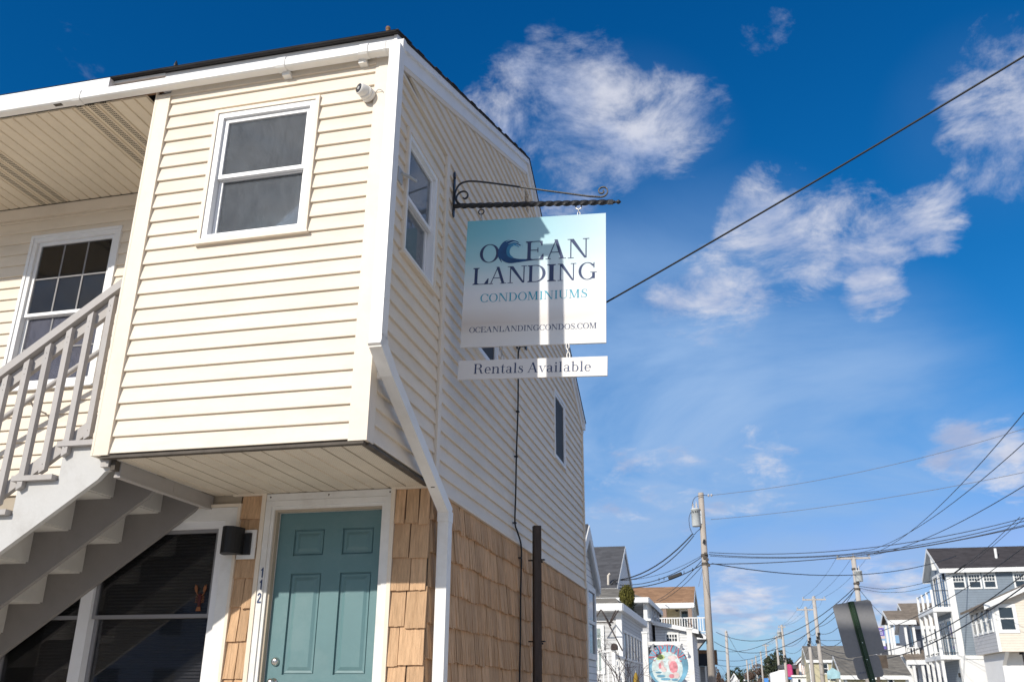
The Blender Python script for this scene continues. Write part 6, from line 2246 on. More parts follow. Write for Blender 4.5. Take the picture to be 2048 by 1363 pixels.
# ================================================================== wires
G1 = 'overhead wires along the right side of the street'
wire('service_cable', pA, pB + (pB - pA) * 0.35, 0.06, 0.0105, 'thick black service cable rising from behind the hanging sign to the upper right', m='rubber', n=24, cat='cable')
w1 = [((-0.860, 42.000, 10.064), (10.965, 36.000, 10.850), 0.35, 0.010, 'thin bare wire from the tip of the transformer pole to the right', 'wire_thin'),
      ((-0.850, 42.000, 8.961), (10.662, 36.000, 9.210), 0.2, 0.010, 'thin bare wire leaving the transformer pole at the transformer', 'wire_thin'),
      ((-1.047, 42.000, 7.486), (11.735, 40.000, 8.273), 0.55, 0.016, 'upper cable of the bundle from the transformer pole to the right', 'wire'),
      ((-1.053, 42.000, 7.397), (11.713, 40.000, 8.154), 0.62, 0.017, 'thick second cable of the bundle from the transformer pole to the right', 'wire'),
      ((-1.014, 42.000, 7.330), (11.683, 40.000, 7.995), 0.55, 0.013, 'third cable of the bundle from the transformer pole to the right', 'wire'),
      ((-1.127, 42.000, 6.980), (11.672, 40.000, 7.935), 0.40, 0.019, 'lowest thick cable from the lower band of the transformer pole to the right', 'wire'),
      ((-0.950, 42.000, 6.998), (14.425, 66.000, 10.233), 0.85, 0.022, 'single sagging wire from the transformer pole to the gable of the blue-grey house', 'wire')]
for a, b, s, r, lab, m in w1:
    wire('power_line', a, b, s, r, lab, m=m, n=20)
wire('power_line', (-1.722, 42.000, 8.334), (-6.849, 45.000, 6.788), 0.75, 0.030, 'thick twisted drop from the transformer to the grey roof, upper one')
wire('power_line', (-1.660, 42.000, 8.264), (-6.018, 44.000, 6.703), 0.75, 0.022, 'thinner drop from the transformer to the grey roof, lower one')
wire('power_line', (-1.342, 42.000, 7.383), (-5.111, 44.000, 6.591), 0.25, 0.010, 'faint top wire from the pole band down to the left')
wire('power_line', (-1.346, 42.000, 7.317), (-5.358, 44.000, 6.364), 0.35, 0.018, 'thick middle wire from the pole band down to the left')
spl = wire('power_line', (-1.347, 42.000, 6.986), (-5.459, 44.000, 6.227), 0.30, 0.022, 'thick lower wire from the pole band carrying a black splice case')
MB().beam((-2.953, 42.700, 6.477), (-2.353, 42.500, 6.652), 0.13, 0.13).build('splice_case', 'black', spl)
MB().beam((-3.387, 42.600, 6.486), (-3.394, 42.600, 6.352), 0.03, 0.05, (0, 1, 0)).build('clamp', 'black', spl)
MB().beam((-3.158, 42.600, 6.526), (-3.165, 42.600, 6.392), 0.03, 0.05, (0, 1, 0)).build('clamp', 'black', spl)
MB().beam((-2.239, 42.600, 6.773), (-2.247, 42.600, 6.639), 0.03, 0.05, (0, 1, 0)).build('clamp', 'black', spl)
MB().beam((-1.849, 42.600, 6.898), (-1.857, 42.600, 6.764), 0.03, 0.05, (0, 1, 0)).build('clamp', 'black', spl)
wire('power_line', (-1.355, 42.000, 7.184), (-4.670, 56.000, 6.749), 0.2, 0.016, 'upper of two drops from the pole to the tan roof')
wire('power_line', (-1.374, 42.000, 6.921), (-4.525, 56.000, 6.689), 0.2, 0.014, 'lower of two drops from the pole to the tan roof')
wire('power_line', (-1.360, 42.000, 6.810), (-1.575, 41.000, 5.902), 0.0, 0.008, 'faint vertical guy hanging beside the transformer pole', m='wire_thin')
# primaries along the right kerb
ends = [((8.689, 65.000, 10.281), (7.900, 25.171, 9.039)), ((7.756, 65.000, 10.438), (8.000, 26.021, 8.394)), ((6.839, 65.000, 10.265), (8.200, 27.445, 7.488))]
for (a, b), lab in zip(ends, ('topmost long wire swooping from the crossarm up the right edge', 'middle long wire swooping from the crossarm up the right edge', 'lowest long wire swooping from the crossarm up the right edge')):
    a, b = Vector(a), Vector(b)
    wire('power_line', a, b + (b - a) * 0.15, 0.9, 0.013, lab, n=24)
k = 0
pair_n = ('first', 'second', 'third', 'fourth', 'fifth', 'sixth', 'seventh', 'eighth')
for (ta, wa), (tb, wb) in zip(far_tops, far_tops[1:]):
    for q in (-1, 0, 1):
        a = ta + Vector((q * wa * 0.92, -0.09, 0.05 if ta is T2 else -0.05))
        b = tb + Vector((q * (wb + 0.04), -0.09, -0.05))
        wire('power_line', a, b, 0.35, 0.009, 'thin wire between crossarms of the far street poles', 'thin wires between far crossarms', n=10)
    for q, dz_ in enumerate((-2.1, -2.6, -3.3)):
        a = ta + Vector((0.1, -0.12, dz_ + (0.4 if ta is T2 else 0)))
        b = tb + Vector((0.1, -0.12, dz_ - 0.3))
        wire('power_line', a, b, 0.55 + 0.35 * q, 0.018, 'dark cable sagging between the far street poles', 'dark cables between far poles', n=12)
# cables over the right foreground
wire('power_line', (11.460, 40.000, 7.190), Vector(far_tops[1][0]) + Vector((0.1, 0, -3.4)), 1.1, 0.018, 'upper black cable crossing in front of the blue-grey house', n=24)
wire('power_line', (10.139, 36.000, 5.679), Vector(far_tops[1][0]) + Vector((0.1, 0, -3.9)), 1.5, 0.022, 'middle black cable crossing in front of the blue-grey house', n=24)
wire('power_line', (9.504, 34.000, 5.057), Vector(far_tops[1][0]) + Vector((0.1, 0, -4.2)), 1.5, 0.025, 'lowest thick black cable crossing in front of the blue-grey house', n=24)
pq = wire_through('power_line', [(14.209, 50.000, 9.958), (13.666, 51.000, 9.441), (13.200, 53.000, 8.914), (12.565, 56.000, 8.349), (12.041, 58.000, 8.076), (10.728, 61.000, 7.889), (9.259, 63.000, 7.886), (7.899, 65.000, 8.313)], 0.016, 'wire with a black splice running from the far pole past the dark roof')
MB().tube([(12.631, 55.900, 8.403), (12.225, 57.000, 8.093)], 0.05, 6).build('splice_case', 'black', pq)
wire_through('power_line', [(14.492, 50.000, 9.998), (13.340, 52.000, 8.943), (12.658, 55.000, 8.300), (11.862, 58.000, 7.797), (10.560, 62.000, 7.637), (9.005, 63.500, 7.756), (7.886, 65.000, 8.216)], 0.013, 'thin wire just below the spliced wire past the dark roof')
wire('power_line', (7.702, 65.000, 8.252), (-2.251, 95.000, 7.314), 1.9, 0.026, 'upper dark cable crossing the street from the far pole to the lone pale pole', n=22)
wire('power_line', (7.717, 65.000, 8.123), (-2.511, 95.000, 6.425), 2.3, 0.026, 'lower dark cable crossing the street from the far pole to the lone pale pole', n=22)
wire('power_line', (7.886, 65.000, 8.216), (13.046, 86.000, 7.295), 0.3, 0.016, 'drop wire from the far pole to the grey gabled porch', n=10)
wire('power_line', TL, left_tops[1], 0.8, 0.02, 'left-hand wire from the lone pale pole towards the street end', n=10)
wire('power_line', left_tops[1], left_tops[2], 0.6, 0.02, 'left-hand wire between the two tiny far poles', n=8)
wire('power_line', (-2.757, 110.000, 6.231), far_tops[3][0] - Vector((0, 0, 1.0 + 0.4 * 0)), 0.8, 0.025, 'dark drop wire slanting across the far end of the street', 'slanting drop wires at the far end', n=12)
wire('power_line', (-2.830, 110.000, 5.267), far_tops[4][0] - Vector((0, 0, 1.0 + 0.4 * 1)), 0.8, 0.025, 'dark drop wire slanting across the far end of the street', 'slanting drop wires at the far end', n=12)
wire('power_line', (-2.870, 110.000, 4.734), far_tops[5][0] - Vector((0, 0, 1.0 + 0.4 * 2)), 0.8, 0.025, 'dark drop wire slanting across the far end of the street', 'slanting drop wires at the far end', n=12)

# ================================================================== right side
# grey back of a street sign on a green post
ss = thing('street_sign', (1.172, 9.5, -0.1), 'grey back of a rounded street sign on a leaning green punched post', 'street sign')
tilt_a, tilt_b = Vector((1.067, 9.500, 2.347)), Vector((1.171, 9.500, 1.625))
dn = (tilt_b - tilt_a).normalized()
sidev = Vector((1, 0.12, 0.02))
sidev = (sidev - dn * sidev.dot(dn)).normalized()
nrm = sidev.cross(dn).normalized()
if nrm.y > 0:
    nrm = -nrm


def plate(c, w, h, rad, name, m):
    pts = []
    for sx_, sy_, a0 in ((1, 1, 0), (-1, 1, 90), (-1, -1, 180), (1, -1, 270)):
        for k in range(5):
            a = R(a0 + k * 22.5)
            pts.append(c + sidev * (sx_ * (w / 2 - rad) + rad * math.cos(a)) - dn * (sy_ * (h / 2 - rad) + rad * math.sin(a)))
    return MB().prism(pts, -nrm * 0.004).build(name, m, ss)


hh = (Vector((0.915, 9.500, 1.855)) - Vector((0.902, 9.500, 2.350))).length
wwid = (Vector((1.262, 9.500, 2.340)) - Vector((0.902, 9.500, 2.350))).length
cpl = tilt_a + dn * (hh / 2) + sidev * 0.006
pl = plate(cpl, wwid * 1.02, hh, 0.035, 'sign_plate', 'sign_back')
hh2 = 0.195
pl2 = plate(tilt_a + dn * (hh + hh2 / 2 + 0.004), 0.245, hh2, 0.03, 'sign_plate', 'sign_back')
foot = tilt_a + dn * ((tilt_a.z + 0.1) / -dn.z)
pst = MB()
for a, b, d0, d1 in ((-0.030, -0.014, 0.006, 0.010), (-0.014, 0.014, 0.024, 0.030), (0.014, 0.030, 0.006, 0.010)):
    qa = [tilt_a - dn * 0.004 + sidev * a + nrm * d0, tilt_a - dn * 0.004 + sidev * b + nrm * d0, tilt_a - dn * 0.004 + sidev * b + nrm * d1, tilt_a - dn * 0.004 + sidev * a + nrm * d1]
    L_ = dn * (foot - tilt_a).length
    pst.hexa(qa, [q_ + L_ for q_ in qa])
for a in (-0.014, 0.0112):
    qa = [tilt_a - dn * 0.004 + sidev * a + nrm * 0.0065, tilt_a - dn * 0.004 + sidev * (a + 0.0028) + nrm * 0.0065, tilt_a - dn * 0.004 + sidev * (a + 0.0028) + nrm * 0.0238, tilt_a - dn * 0.004 + sidev * a + nrm * 0.0238]
    pst.hexa(qa, [q_ + L_ for q_ in qa])
gp = pst.build('post', 'post_green', ss)
for k in range(34):
    c = tilt_a + dn * (0.022 + k * 0.0254) + nrm * 0.0301
    MB().lathe(c, nrm, [(0, 0.0048), (0.0008, 0.0044)], 8).build('hole', 'black' if k not in (14, 20, 27, 31, 33) else 'nickel', gp)
# small sticker
for i in range(5):
    c = tilt_a + dn * (hh + 0.155) - sidev * (0.105 - i * 0.014) + nrm * 0.0012
    MB().poly([c, c + sidev * 0.010 - dn * 0.012, c + sidev * 0.012 - dn * 0.026, c + sidev * 0.004 - dn * 0.014]).build('sticker_mark', 'navy', pl2)

# blue-grey house
YB = 68.0
bx = 14.033
bze, bzr = 9.749, 11.306
bh = house('blue_grey_house', bx, bx + 13, YB, YB + 5.6, bze, bzr, 'far_blue', 'roof_black', 'blue-grey clapboard house with a dark roof and stacked white balconies', ridge='x', over=0.45, corner=0.36)
far_window(front(YB), 14.316 + 0.1, 15.099 - 0.02, 8.391, 9.195, bh, 4, 2)
far_window(front(YB), 14.316 + 0.1, 15.099 - 0.02, 9.410, 9.542, bh, 4, 1, hung=False, cas=0.10)
far_window(front(YB), 15.318 + 0.1, 16.095 - 0.02, 8.391, 9.195, bh, 4, 2)
far_window(front(YB), 15.318 + 0.1, 16.095 - 0.02, 9.410, 9.542, bh, 4, 1, hung=False, cas=0.10)
far_window(front(YB), 16.250 + 0.1, 17.021 - 0.02, 8.391, 9.195, bh, 4, 2)
far_window(front(YB), 16.250 + 0.1, 17.021 - 0.02, 9.410, 9.542, bh, 4, 1, hung=False, cas=0.10)
far_window(front(YB), 18.247, 18.794, 8.391, 9.195, bh, 4, 2)
far_window(front(YB), 18.247, 18.794, 9.410, 9.542, bh, 4, 1, hung=False, cas=0.10)
far_window(front(YB), 18.977, 19.582, 8.391, 9.195, bh, 4, 2)
far_window(front(YB), 18.977, 19.582, 9.410, 9.542, bh, 4, 1, hung=False, cas=0.10)
MB().tube([(17.647, 69.000, 11.071), (17.623, 69.000, 10.392)], 0.09, 8).build('vent_pipe', 'far_trim', bh)
bl = 12.850
fl = [(6.865, 7.158), (3.804, 4.086)]
for z0_, z1_ in fl:
    part(bh, 'balcony_floor', 'far_trim', (bl, bx - 0.005, YB, YB + 5.6, z0_, z1_))
yy4 = [YB + 0.1, YB + 1.85, YB + 3.6, YB + 5.4]
for y_ in yy4:
    part(bh, 'balcony_post', 'far_trim', (bl + 0.02, bl + 0.20, y_, y_ + 0.18, -0.1, fl[1][0] - 0.004))
    part(bh, 'balcony_post', 'far_trim', (bl + 0.02, bl + 0.22, y_, y_ + 0.2, fl[1][1] + 0.004, fl[0][0] - 0.004))
    part(bh, 'balcony_post', 'far_trim', (bl + 0.02, bl + 0.17, y_, y_ + 0.15, fl[0][1] + 0.004, fl[0][1] + 1.15))
for z_ in (fl[0][1], fl[1][1]):
    for hgt in (1.05, 0.12):
        part(bh, 'balcony_rail', 'black', (bl + 0.08, bl + 0.12, YB + 0.32, YB + 5.38, z_ + hgt, z_ + hgt + 0.045))
        part(bh, 'balcony_rail', 'black', (bl + 0.24, bx - 0.01, YB + 0.06, YB + 0.10, z_ + hgt, z_ + hgt + 0.045))
for z_, hgt in ((fl[0][1], 2.3), (fl[1][1], 2.25)):
    for a in (0.75, 2.9):
        w_ = far_window(left(bx), YB + a, YB + a + 1.5, z_ + 0.05, z_ + hgt, bh, 2, 1, hung=False, cas=0.16, name='balcony_door')
part(bh, 'wall_lamp', 'black', (bx - 0.16, bx - 0.05, YB + 0.42, YB + 0.55, fl[0][1] + 1.85, fl[0][1] + 2.25))
part(bh, 'wall_lamp', 'black', (bx - 0.16, bx - 0.05, YB + 0.42, YB + 0.55, fl[1][0] - 1.1, fl[1][0] - 0.8))
part(bh, 'skirt_board', 'far_trim', (bl, bx + 1.9, YB - 0.05, YB - 0.006, fl[1][0] + 0.02, fl[1][1] - 0.02))
part(bh, 'gable_bracket', 'far_trim', (bx - 0.3, bx - 0.012, YB + 2.7, YB + 2.9, bzr - 1.4, bzr - 0.55))
part(bh, 'ground_wall', 'plain_white', (bx - 0.02, bx + 12.9, YB - 0.04, YB - 0.004, -0.1, fl[1][0] - 0.01))

# pale cream house with an overhanging bay
YC = 60.0
cx = 14.555
cr = thing('cream_house', (cx + 4, YC + 4, -0.1), 'pale cream house with overhanging upper floor and four narrow side windows', 'house')
cz0, cz1 = 3.965, 6.642
CY1 = 65.032
CY1 = YC + 5.6
part(cr, 'overhang', 'far_cream', (cx + 0.004, cx + 8, YC, CY1 - 0.002, cz0, cz1))
MB().prism([(cx + 0.004, YC + 0.001, cz1 + 0.002), (cx + 8, YC + 0.001, cz1 + 0.002), (cx + 4, YC + 0.001, cz1 + 1.7)], (0, CY1 - YC - 0.01, 0)).build('gable', 'far_cream', cr)
zs_ = 5.070
MB().fbox(left(cx), YC, CY1, cz0, zs_, 0.0, 0.02).build('side_wall', 'far_mid', cr)
MB().fbox(left(cx), YC, CY1, zs_ + 0.002, cz1, 0.0, 0.02).build('side_panel', 'far_trim', cr)
MB().fbox(front(YC), cx - 0.02, cx + 0.14, cz0, cz1, 0.003, 0.03).build('corner_board', 'far_trim', cr)
for k in range(4):
    a = YC + 0.45 + k * 1.28
    far_window(left(cx - 0.02), a, a + 0.78, zs_ + 0.12, cz1 - 0.25, cr, cas=0.12)
far_window(front(YC), 14.715 + 0.2, 15.636, 5.177, 6.408, cr, cas=0.2)
s = 1.7 / 4
MB().hexa([(cx - 0.5, YC - 0.5, cz1 - 0.5 * s + 0.02), (cx - 0.5, CY1 + 0.3, cz1 - 0.5 * s + 0.02), (cx + 4, CY1 + 0.3, cz1 + 1.72), (cx + 4, YC - 0.5, cz1 + 1.72)],
          [(cx - 0.5, YC - 0.5, cz1 - 0.5 * s + 0.16), (cx - 0.5, CY1 + 0.3, cz1 - 0.5 * s + 0.16), (cx + 4, CY1 + 0.3, cz1 + 1.86), (cx + 4, YC - 0.5, cz1 + 1.86)]).build('roof', 'roof_brown', cr)
MB().hexa([(cx + 4.01, YC - 0.5, cz1 + 1.72), (cx + 4.01, CY1 + 0.3, cz1 + 1.72), (cx + 8.5, CY1 + 0.3, cz1 - 0.5 * s), (cx + 8.5, YC - 0.5, cz1 - 0.5 * s)],
          [(cx + 4.01, YC - 0.5, cz1 + 1.86), (cx + 4.01, CY1 + 0.3, cz1 + 1.86), (cx + 8.5, CY1 + 0.3, cz1 - 0.5 * s + 0.14), (cx + 8.5, YC - 0.5, cz1 - 0.5 * s + 0.14)]).build('roof', 'roof_brown', cr)
MB().hexa([(cx - 0.52, YC - 0.55, cz1 - 0.5 * s - 0.16), (cx - 0.52, YC - 0.51, cz1 - 0.5 * s - 0.16), (cx + 4, YC - 0.51, cz1 + 1.55), (cx + 4, YC - 0.55, cz1 + 1.55)],
          [(cx - 0.52, YC - 0.55, cz1 - 0.5 * s + 0.15), (cx - 0.52, YC - 0.51, cz1 - 0.5 * s + 0.15), (cx + 4, YC - 0.51, cz1 + 1.85), (cx + 4, YC - 0.55, cz1 + 1.85)]).build('rake_board', 'far_trim', cr)
part(cr, 'lower_wall', 'plain_white', (cx + 0.35, cx + 8, YC + 1.3, CY1 - 0.1, -0.1, cz0 - 0.02))
MB().beam((cx + 1.3, YC + 0.3, cz0 - 0.05), (cx + 1.3, YC + 0.3, -0.1), 0.09, 0.09, (0, 1, 0)).build('support_post', 'black', cr)
MB().prism([(cx + 0.35, YC + 0.1, cz0 - 0.012), (cx + 0.35, YC + 1.28, cz0 - 0.012), (cx + 0.35, YC + 1.28, cz0 - 0.7)], (0.2, 0, 0)).build('brace', 'far_trim', cr)
part(cr, 'flood_lamp', 'black', (cx + 1.2, cx + 1.4, YC + 0.5, YC + 0.7, cz0 - 0.14, cz0 - 0.01))

# slate gabled house behind the balconies
YG = 88.0
gx0, gx1 = 14.746, 14.746 + 9
sg = house('slate_house', gx0, gx1, YG, YG + 8, 7.281, 9.385, 'far_slate', 'roof_brown', 'slate clapboard house with white-posted double porch and a small gable', ridge='x', over=0.3)
pg0, pg1 = 12.690, 14.450
zpe, zpr = 7.537, 8.361
pgm = (86.0 + 90.0) / 2
MB().prism([(pg0 + 0.1, 86.0, zpe), (pg0 + 0.1, 90.0, zpe), (pg0 + 0.1, pgm, zpr)], (0.06, 0, 0)).build('porch_gable', 'far_slate', sg)
for ya, yb in ((85.8, pgm), (90.2, pgm)):
    MB().hexa([(pg0 - 0.2, ya, zpe - 0.05), (gx0, ya, zpe - 0.05), (gx0, yb, zpr + 0.05), (pg0 - 0.2, yb, zpr + 0.05)],
              [(pg0 - 0.2, ya, zpe + 0.1), (gx0, ya, zpe + 0.1), (gx0, yb, zpr + 0.2), (pg0 - 0.2, yb, zpr + 0.2)]).build('porch_roof', 'roof_brown', sg)
    MB().hexa([(pg0 - 0.25, ya, zpe - 0.2), (pg0 - 0.21, ya, zpe - 0.2), (pg0 - 0.21, yb, zpr - 0.1), (pg0 - 0.25, yb, zpr - 0.1)],
              [(pg0 - 0.25, ya, zpe + 0.1), (pg0 - 0.21, ya, zpe + 0.1), (pg0 - 0.21, yb, zpr + 0.2), (pg0 - 0.25, yb, zpr + 0.2)]).build('rake_board', 'far_trim', sg)
part(sg, 'porch_beam', 'far_trim', (pg0 - 0.2, gx0 - 0.01, 85.75, 85.79, zpe - 0.3, zpe + 0.08))
zf = 5.382
part(sg, 'porch_floor', 'far_trim', (pg0, gx0 - 0.01, 86.0, 90.0, zf - 1.55, zf - 1.2))
part(sg, 'porch_panel', 'far_trim', (pg0 + 0.02, pg0 + 0.9, 86.02, 86.1, zf - 1.19, zf + 0.15))
for xx in (pg0 + 0.02, pg0 + 1.05, gx0 - 0.35):
    part(sg, 'porch_post', 'far_trim', (xx, xx + 0.2, 86.12, 86.32, zf - 1.19, zpe - 0.06))
    part(sg, 'porch_post', 'far_trim', (xx, xx + 0.2, 86.12, 86.32, -0.1, zf - 1.56))
for y_ in (87.6, 89.6):
    part(sg, 'porch_post', 'far_trim', (pg0 + 0.02, pg0 + 0.2, y_, y_ + 0.2, zf - 1.19, zpe - 0.06))
railing(sg, [(pg0 + 1.0, 86.05, zf - 1.2), (gx0 - 0.1, 86.05, zf - 1.2)], 1.2, 0.2, pick=0.05)
far_window(left(gx0), YG - 0.0 + 0.6, YG + 1.5, zf - 0.7, zpe - 0.4, sg)
far_window(front(YG), gx0 + 1.4, gx0 + 2.3, zf - 0.3, zpe - 0.4, sg)
zl = 4.226
MB().hexa([(13.295, 84.4, zl), (15.200, 84.4, zl), (15.200, 87.9, zl + 1.1), (13.295, 87.9, zl + 1.1)],
          [(13.295, 84.4, zl + 0.14), (15.200, 84.4, zl + 0.14), (15.200, 87.9, zl + 1.24), (13.295, 87.9, zl + 1.24)]).build('lower_porch_roof', 'roof_brown', sg)
part(sg, 'lower_porch_beam', 'far_trim', (13.295, 15.200, 84.35, 84.39, zl - 0.25, zl + 0.12))
part(sg, 'porch_post', 'far_trim', (13.271, 13.271 + 0.22, 84.5, 84.72, -0.1, zl - 0.01))
part(sg, 'porch_post', 'far_trim', (13.699, 13.699 + 0.22, 84.5, 84.72, -0.1, zl - 0.01))
part(sg, 'porch_post', 'far_trim', (14.397, 14.397 + 0.22, 84.5, 84.72, -0.1, zl - 0.01))

# yellow houses
y1h = house('yellow_house', 7.226, 11.206, 110, 119, 5.195, 6.760, 'far_yellow', 'roof_olive', 'yellow house with a wide grey roof behind the pair of far crossarmed poles', ridge='x', over=0.3)
far_window(front(110), 8.566, 9.090, 3.850, 4.780, y1h)
far_window(front(110), 10.187, 10.551, 3.850, 4.780, y1h)
y2h = house('yellow_house', 7.350, 11.676, 75, 83, 2.936, 4.404, 'far_yellow', 'roof_olive', 'low yellow house with a grey roof partly hidden by the grey sign back', ridge='x', over=0.3)
far_window(front(75), 10.381, 10.657, 1.6, 2.798, y2h)
gb = house('grey_cottage', 13.451, 16.596, 100, 108, 5.176, 6.492, 'far_grey', 'roof_grey', 'grey-roofed cottage between the purple sign and the slate house', ridge='x', over=0.3)
sal = house('salmon_house', 7.225, 8.727, 130, 138, 5.748, 6.451, 'far_pink', 'roof_brown', 'small salmon house with a red awning left of the yellow house', ridge='y', over=0.3)
part(sal, 'awning', 'red_dark', (7.694, 8.439, 128.6, 129.9, 5.104, 5.470))
part(sal, 'porch_post', 'far_trim', (7.262, 7.262 + 0.15, 128.6, 128.75, -0.1, 5.471))
part(sal, 'porch_post', 'far_trim', (7.510, 7.510 + 0.15, 128.6, 128.75, -0.1, 5.471))
part(sal, 'porch_post', 'far_trim', (7.759, 7.759 + 0.15, 128.6, 128.75, -0.1, 5.471))
wsh = thing('white_shop', (4.283, 127, -0.1), 'flat white shop wall beside the magenta banner', 'shop')
MB().prism([(3.371, 125, -0.1), (5.314, 125, -0.1), (5.314, 125, 4.578), (4.708, 125, 4.548), (3.371, 125, 4.161)], (0, 5, 0)).build('wall', 'plain_white', wsh)
part(wsh, 'roof', 'roof_grey', (4.550, 6.638, 126, 131, 4.722, 5.200))
wsh2 = thing('white_shop', (6.542, 119, -0.1), 'low white shop front with a grey roof below the salmon house', 'shop')
part(wsh2, 'wall', 'plain_white', (5.689, 8.463, 118, 122, -0.1, 3.573))
part(wsh2, 'roof', 'far_trim', (5.575, 8.519, 117.7, 122.2, 3.601, 3.795))
far_window(front(118), 6.279, 6.563, 1.2, 3.352, wsh2, hung=False, cas=0.08)
far_window(front(118), 7.242, 7.524, 1.2, 3.352, wsh2, hung=False, cas=0.08)
far_window(front(118), 7.862, 8.144, 1.2, 3.352, wsh2, hung=False, cas=0.08)
mg = thing('banner', (5.508, 120, -0.1), 'tall magenta banner with a rounded top on the far right pavement', 'banner')
mcx, mw = 5.508, 5.914 - 5.101
MB().prism([(mcx + mw / 2 * math.cos(R(a)), 120, 4.682 + mw / 2 * math.sin(R(a))) for a in range(0, 181, 20)] + [(mcx - mw / 2, 120, 3.662), (mcx + mw / 2, 120, 3.662)], (0, 0.1, 0)).build('panel', 'magenta', mg)
part(mg, 'post', 'steel', (mcx - 0.05, mcx + 0.05, 120.11, 120.2, -0.1, 4.568))
part(mg, 'lower_panel', 'blue_banner', (mcx - mw * 0.4, mcx + mw * 0.5, 119.9, 119.98, 3.380, 3.605))
bb = thing('banner', (2.888, 130, -0.1), 'small blue banner left of the white shop wall', 'banner')
part(bb, 'panel', 'blue_banner', (2.634, 3.205, 130, 130.1, 3.098, 3.650))
part(bb, 'post', 'steel', (2.888, 2.951, 130.11, 130.2, -0.1, 3.527))
tg = thing('gable_sign', (6.159, 70, -0.1), 'small gable-topped sign painted with a seascape below the grey sign back', 'sign')
MB().prism([(5.701, 70.000, 2.604), (6.569, 70.000, 2.671), (6.583, 70.000, 3.062), (6.121, 70.000, 3.357), (5.725, 70.000, 3.094)], (0, 0.12, 0)).build('panel', 'sea_print', tg)
part(tg, 'post', 'far_trim', (5.794 - 0.05, 5.794 + 0.05, 70.13, 70.23, -0.1, 2.996))
part(tg, 'post', 'far_trim', (6.523 - 0.05, 6.523 + 0.05, 70.13, 70.23, -0.1, 2.996))
ps = thing('purple_sign', (11.264, 82, -0.1), 'tall purple and cream sign stack on a post right of the grey sign back', 'sign')
part(ps, 'post', 'steel', (11.006, 11.120, 82.1, 82.3, -0.1, 6.685))
part(ps, 'cap_panel', 'blush_print', (10.895, 11.474, 81.9, 82.09, 6.744, 6.841))
pu = part(ps, 'panel', 'purple', (10.819, 11.513, 81.9, 82.09, 6.119, 6.736))
PP = Plane((11.019, 81.895, 6.218), 0, 0)
put_letter('n', PP, 0.0, 0.17, 0.0, 0.55, 'far_trim', pu)
put_letter('n', PP, 0.19, 0.36, 0.0, 0.55, 'far_trim', pu)
part(ps, 'panel', 'blush_print', (10.897, 11.513, 81.9, 82.09, 5.905, 6.100))
part(ps, 'panel', 'far_trim', (10.904, 11.479, 81.9, 82.09, 5.324, 5.750))
part(ps, 'panel', 'purple', (10.943, 11.518, 81.9, 82.09, 5.093, 5.313))
bs = thing('brown_sign', (4.040, 30, -0.1), 'dark brown square board on a post just behind the grey sign back', 'sign')
MB().prism([(3.839, 30.000, 2.632), (4.191, 30.000, 2.645), (4.196, 30.000, 2.282), (3.847, 30.000, 2.268)], (0, 0.05, 0)).build('panel', 'bark', bs)
part(bs, 'post', 'bark', (3.848, 3.932, 30.06, 30.14, -0.1, 2.604))

# far trees
def tree(name, base, h, rad, n, size, seed, m, label, trunk=0.18, clumps=14, cat='tree', cz=0.62):
    t = thing(name, (base[0], base[1], -0.1), label, cat)
    MB().tube([(base[0], base[1], -0.1), (base[0] + 0.1, base[1], h * 0.4), (base[0], base[1], h * 0.85)], trunk, 7, r_end=0.05).build('trunk', 'bark', t)
    rr = random.Random(seed)
    mb = MB()
    for k in range(6):
        a = rr.uniform(0, 6.28)
        z = h * rr.uniform(0.35, 0.7)
        mb.tube([(base[0], base[1], z), (base[0] + math.cos(a) * rad[0] * 0.7, base[1] + math.sin(a) * rad[1] * 0.7, z + h * 0.15)], 0.06, 5, r_end=0.02)
    mb.build('limbs', 'bark', t)
    foliage((base[0], base[1], h * cz), rad, n, size, seed, clumps=clumps).build('crown', m, t)
    return t


tree('pine_tree', (5.632, 160), 7.729, (2.3, 2.3, 2.8), 3800, 0.22, 31, 'leaf_pine', 'dark pine with a ragged crown behind the far poles, left one')
tree('pine_tree', (7.200, 162), 7.338, (1.9, 1.9, 2.4), 3000, 0.22, 32, 'leaf_pine', 'dark pine with a ragged crown behind the far poles, right one')
tree('bare_tree', (3.644, 210), 7.770, (3.6, 3.0, 2.6), 2600, 0.22, 33, 'bush_brown', 'brown bare-branched tree left of the dark pines')
tree('bare_tree', (2.460, 240), 7.863, (3.4, 3.0, 2.6), 2000, 0.24, 34, 'leaf_pine', 'dull green tree at the very end of the street')
tree('bare_tree', (5.432, 200), 7.566, (2.4, 2.4, 2.6), 2000, 0.2, 36, 'bush_brown', 'brown bare-branched tree just behind the left dark pine')
tree('evergreen_tree', (-1.605, 170), 5.680, (1.8, 1.8, 2.2), 1800, 0.2, 37, 'leaf_dark', 'dark evergreen beside the far white cottage on the left')
bu = thing('brown_bush', (-2.239, 100, -0.1), 'round reddish brown bare bush between the transformer pole and the lone pale pole', 'bush')
foliage((-2.239, 100, 2.2), (0.85, 1.0, 2.2), 3200, 0.10, 40, clumps=10).build('twigs', 'bush_brown', bu)
rr = random.Random(41)
mb = MB()
for k in range(9):
    twigs((-2.239 + rr.uniform(-0.3, 0.3), 100, -0.1), (rr.uniform(-0.3, 0.3), rr.uniform(-0.3, 0.3), 1), 2.6, 0.035, 2, rr, mb)
mb.build('branches', 'twig', bu)
wc = house('far_cottage', -1.789, -0.896, 150, 156, 3.898, 4.614, 'far_white', 'roof_grey', 'small white gabled cottage far down the left side', ridge='y', over=0.25)
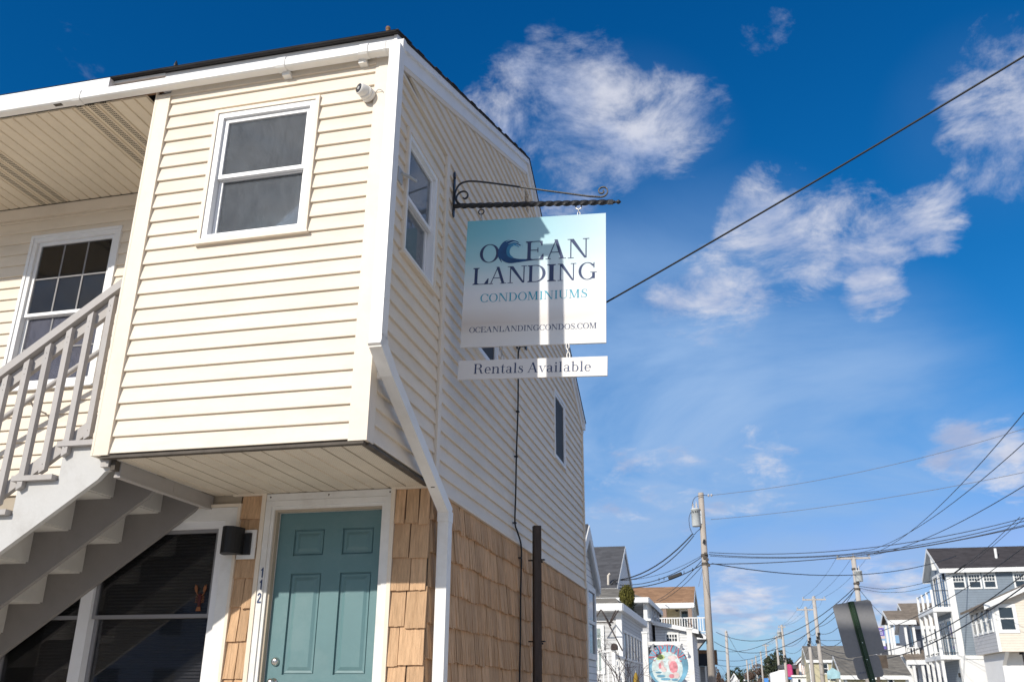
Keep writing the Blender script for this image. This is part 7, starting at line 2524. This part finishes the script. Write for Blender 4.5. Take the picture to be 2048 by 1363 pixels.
wc2 = house('far_cottage', -0.754, 0.046, 180, 190, 4.210, 4.864, 'far_grey', 'roof_grey', 'tiny grey-roofed cottage at the far left of the street end', ridge='x', over=0.25)
hed = foliage((-8, 420, 3.0), (40, 12, 5.0), 6000, 0.8, 50, clumps=40).build('far_woods', 'bush_brown')
hed['kind'] = 'stuff'
hed['label'] = 'low brown woods closing the far end of the street'

# added panel and post, unseen, shading the back of the street sign
bp_ = thing('added_shade_panel', (-3.4, 0.0, -0.1), 'added blank panel on a tall post out of view, shading the street sign', 'sign')
MB().tube([(-3.0, 0.08, -0.1), (-3.0, 0.08, 7.62)], 0.05, 8).build('post', 'post_green', bp_)
MB().box(-3.80, -2.45, 0.0, 0.03, 5.3, 7.36).build('panel', 'sign_back', bp_)
MB().box(-3.80, -2.4, 0.0, 0.06, 7.53, 7.60).build('arm', 'post_green', bp_)

# the row of houses goes on across the street, beside and behind the photographer
for k, (ya, yb, wl, rf, lab) in enumerate(((-14.0, -5.0, 'far_white', 'roof_grey', 'white house across the street behind the photographer'), (-2.0, 8.0, 'far_cream', 'roof_brown', 'cream house across the street beside the photographer'), (11.0, 21.0, 'far_white', 'roof_grey', 'white house across the street just right of the view'))):
    oh = house('street_house', 12.5, 20.0, ya, yb, 6.6, 9.2, wl, rf, lab, ridge='y', over=0.4)
    for j in range(3):
        for z in (1.0, 4.0):
            far_window(left(12.5), ya + 1.2 + j * 2.9, ya + 2.2 + j * 2.9, z, z + 1.5, oh)
for k, (xa, xb, wl, rf, lab) in enumerate(((-34.0, -19.0, 'far_grey', 'roof_grey', 'grey house far behind the photographer on the left'), (-17.0, -4.0, 'far_mid', 'roof_brown', 'light grey house behind the photographer'))):
    oh = house('street_house', xa, xb, -38.0, -27.0, 6.4, 9.6, wl, rf, lab, ridge='x', over=0.4)
    for j in range(4):
        for z in (1.0, 4.0):
            w_ = MB().box(xa + 1.2 + j * 3.0, xa + 2.3 + j * 3.0, -26.99, -26.94, z, z + 1.5).build('window', 'pane', oh)
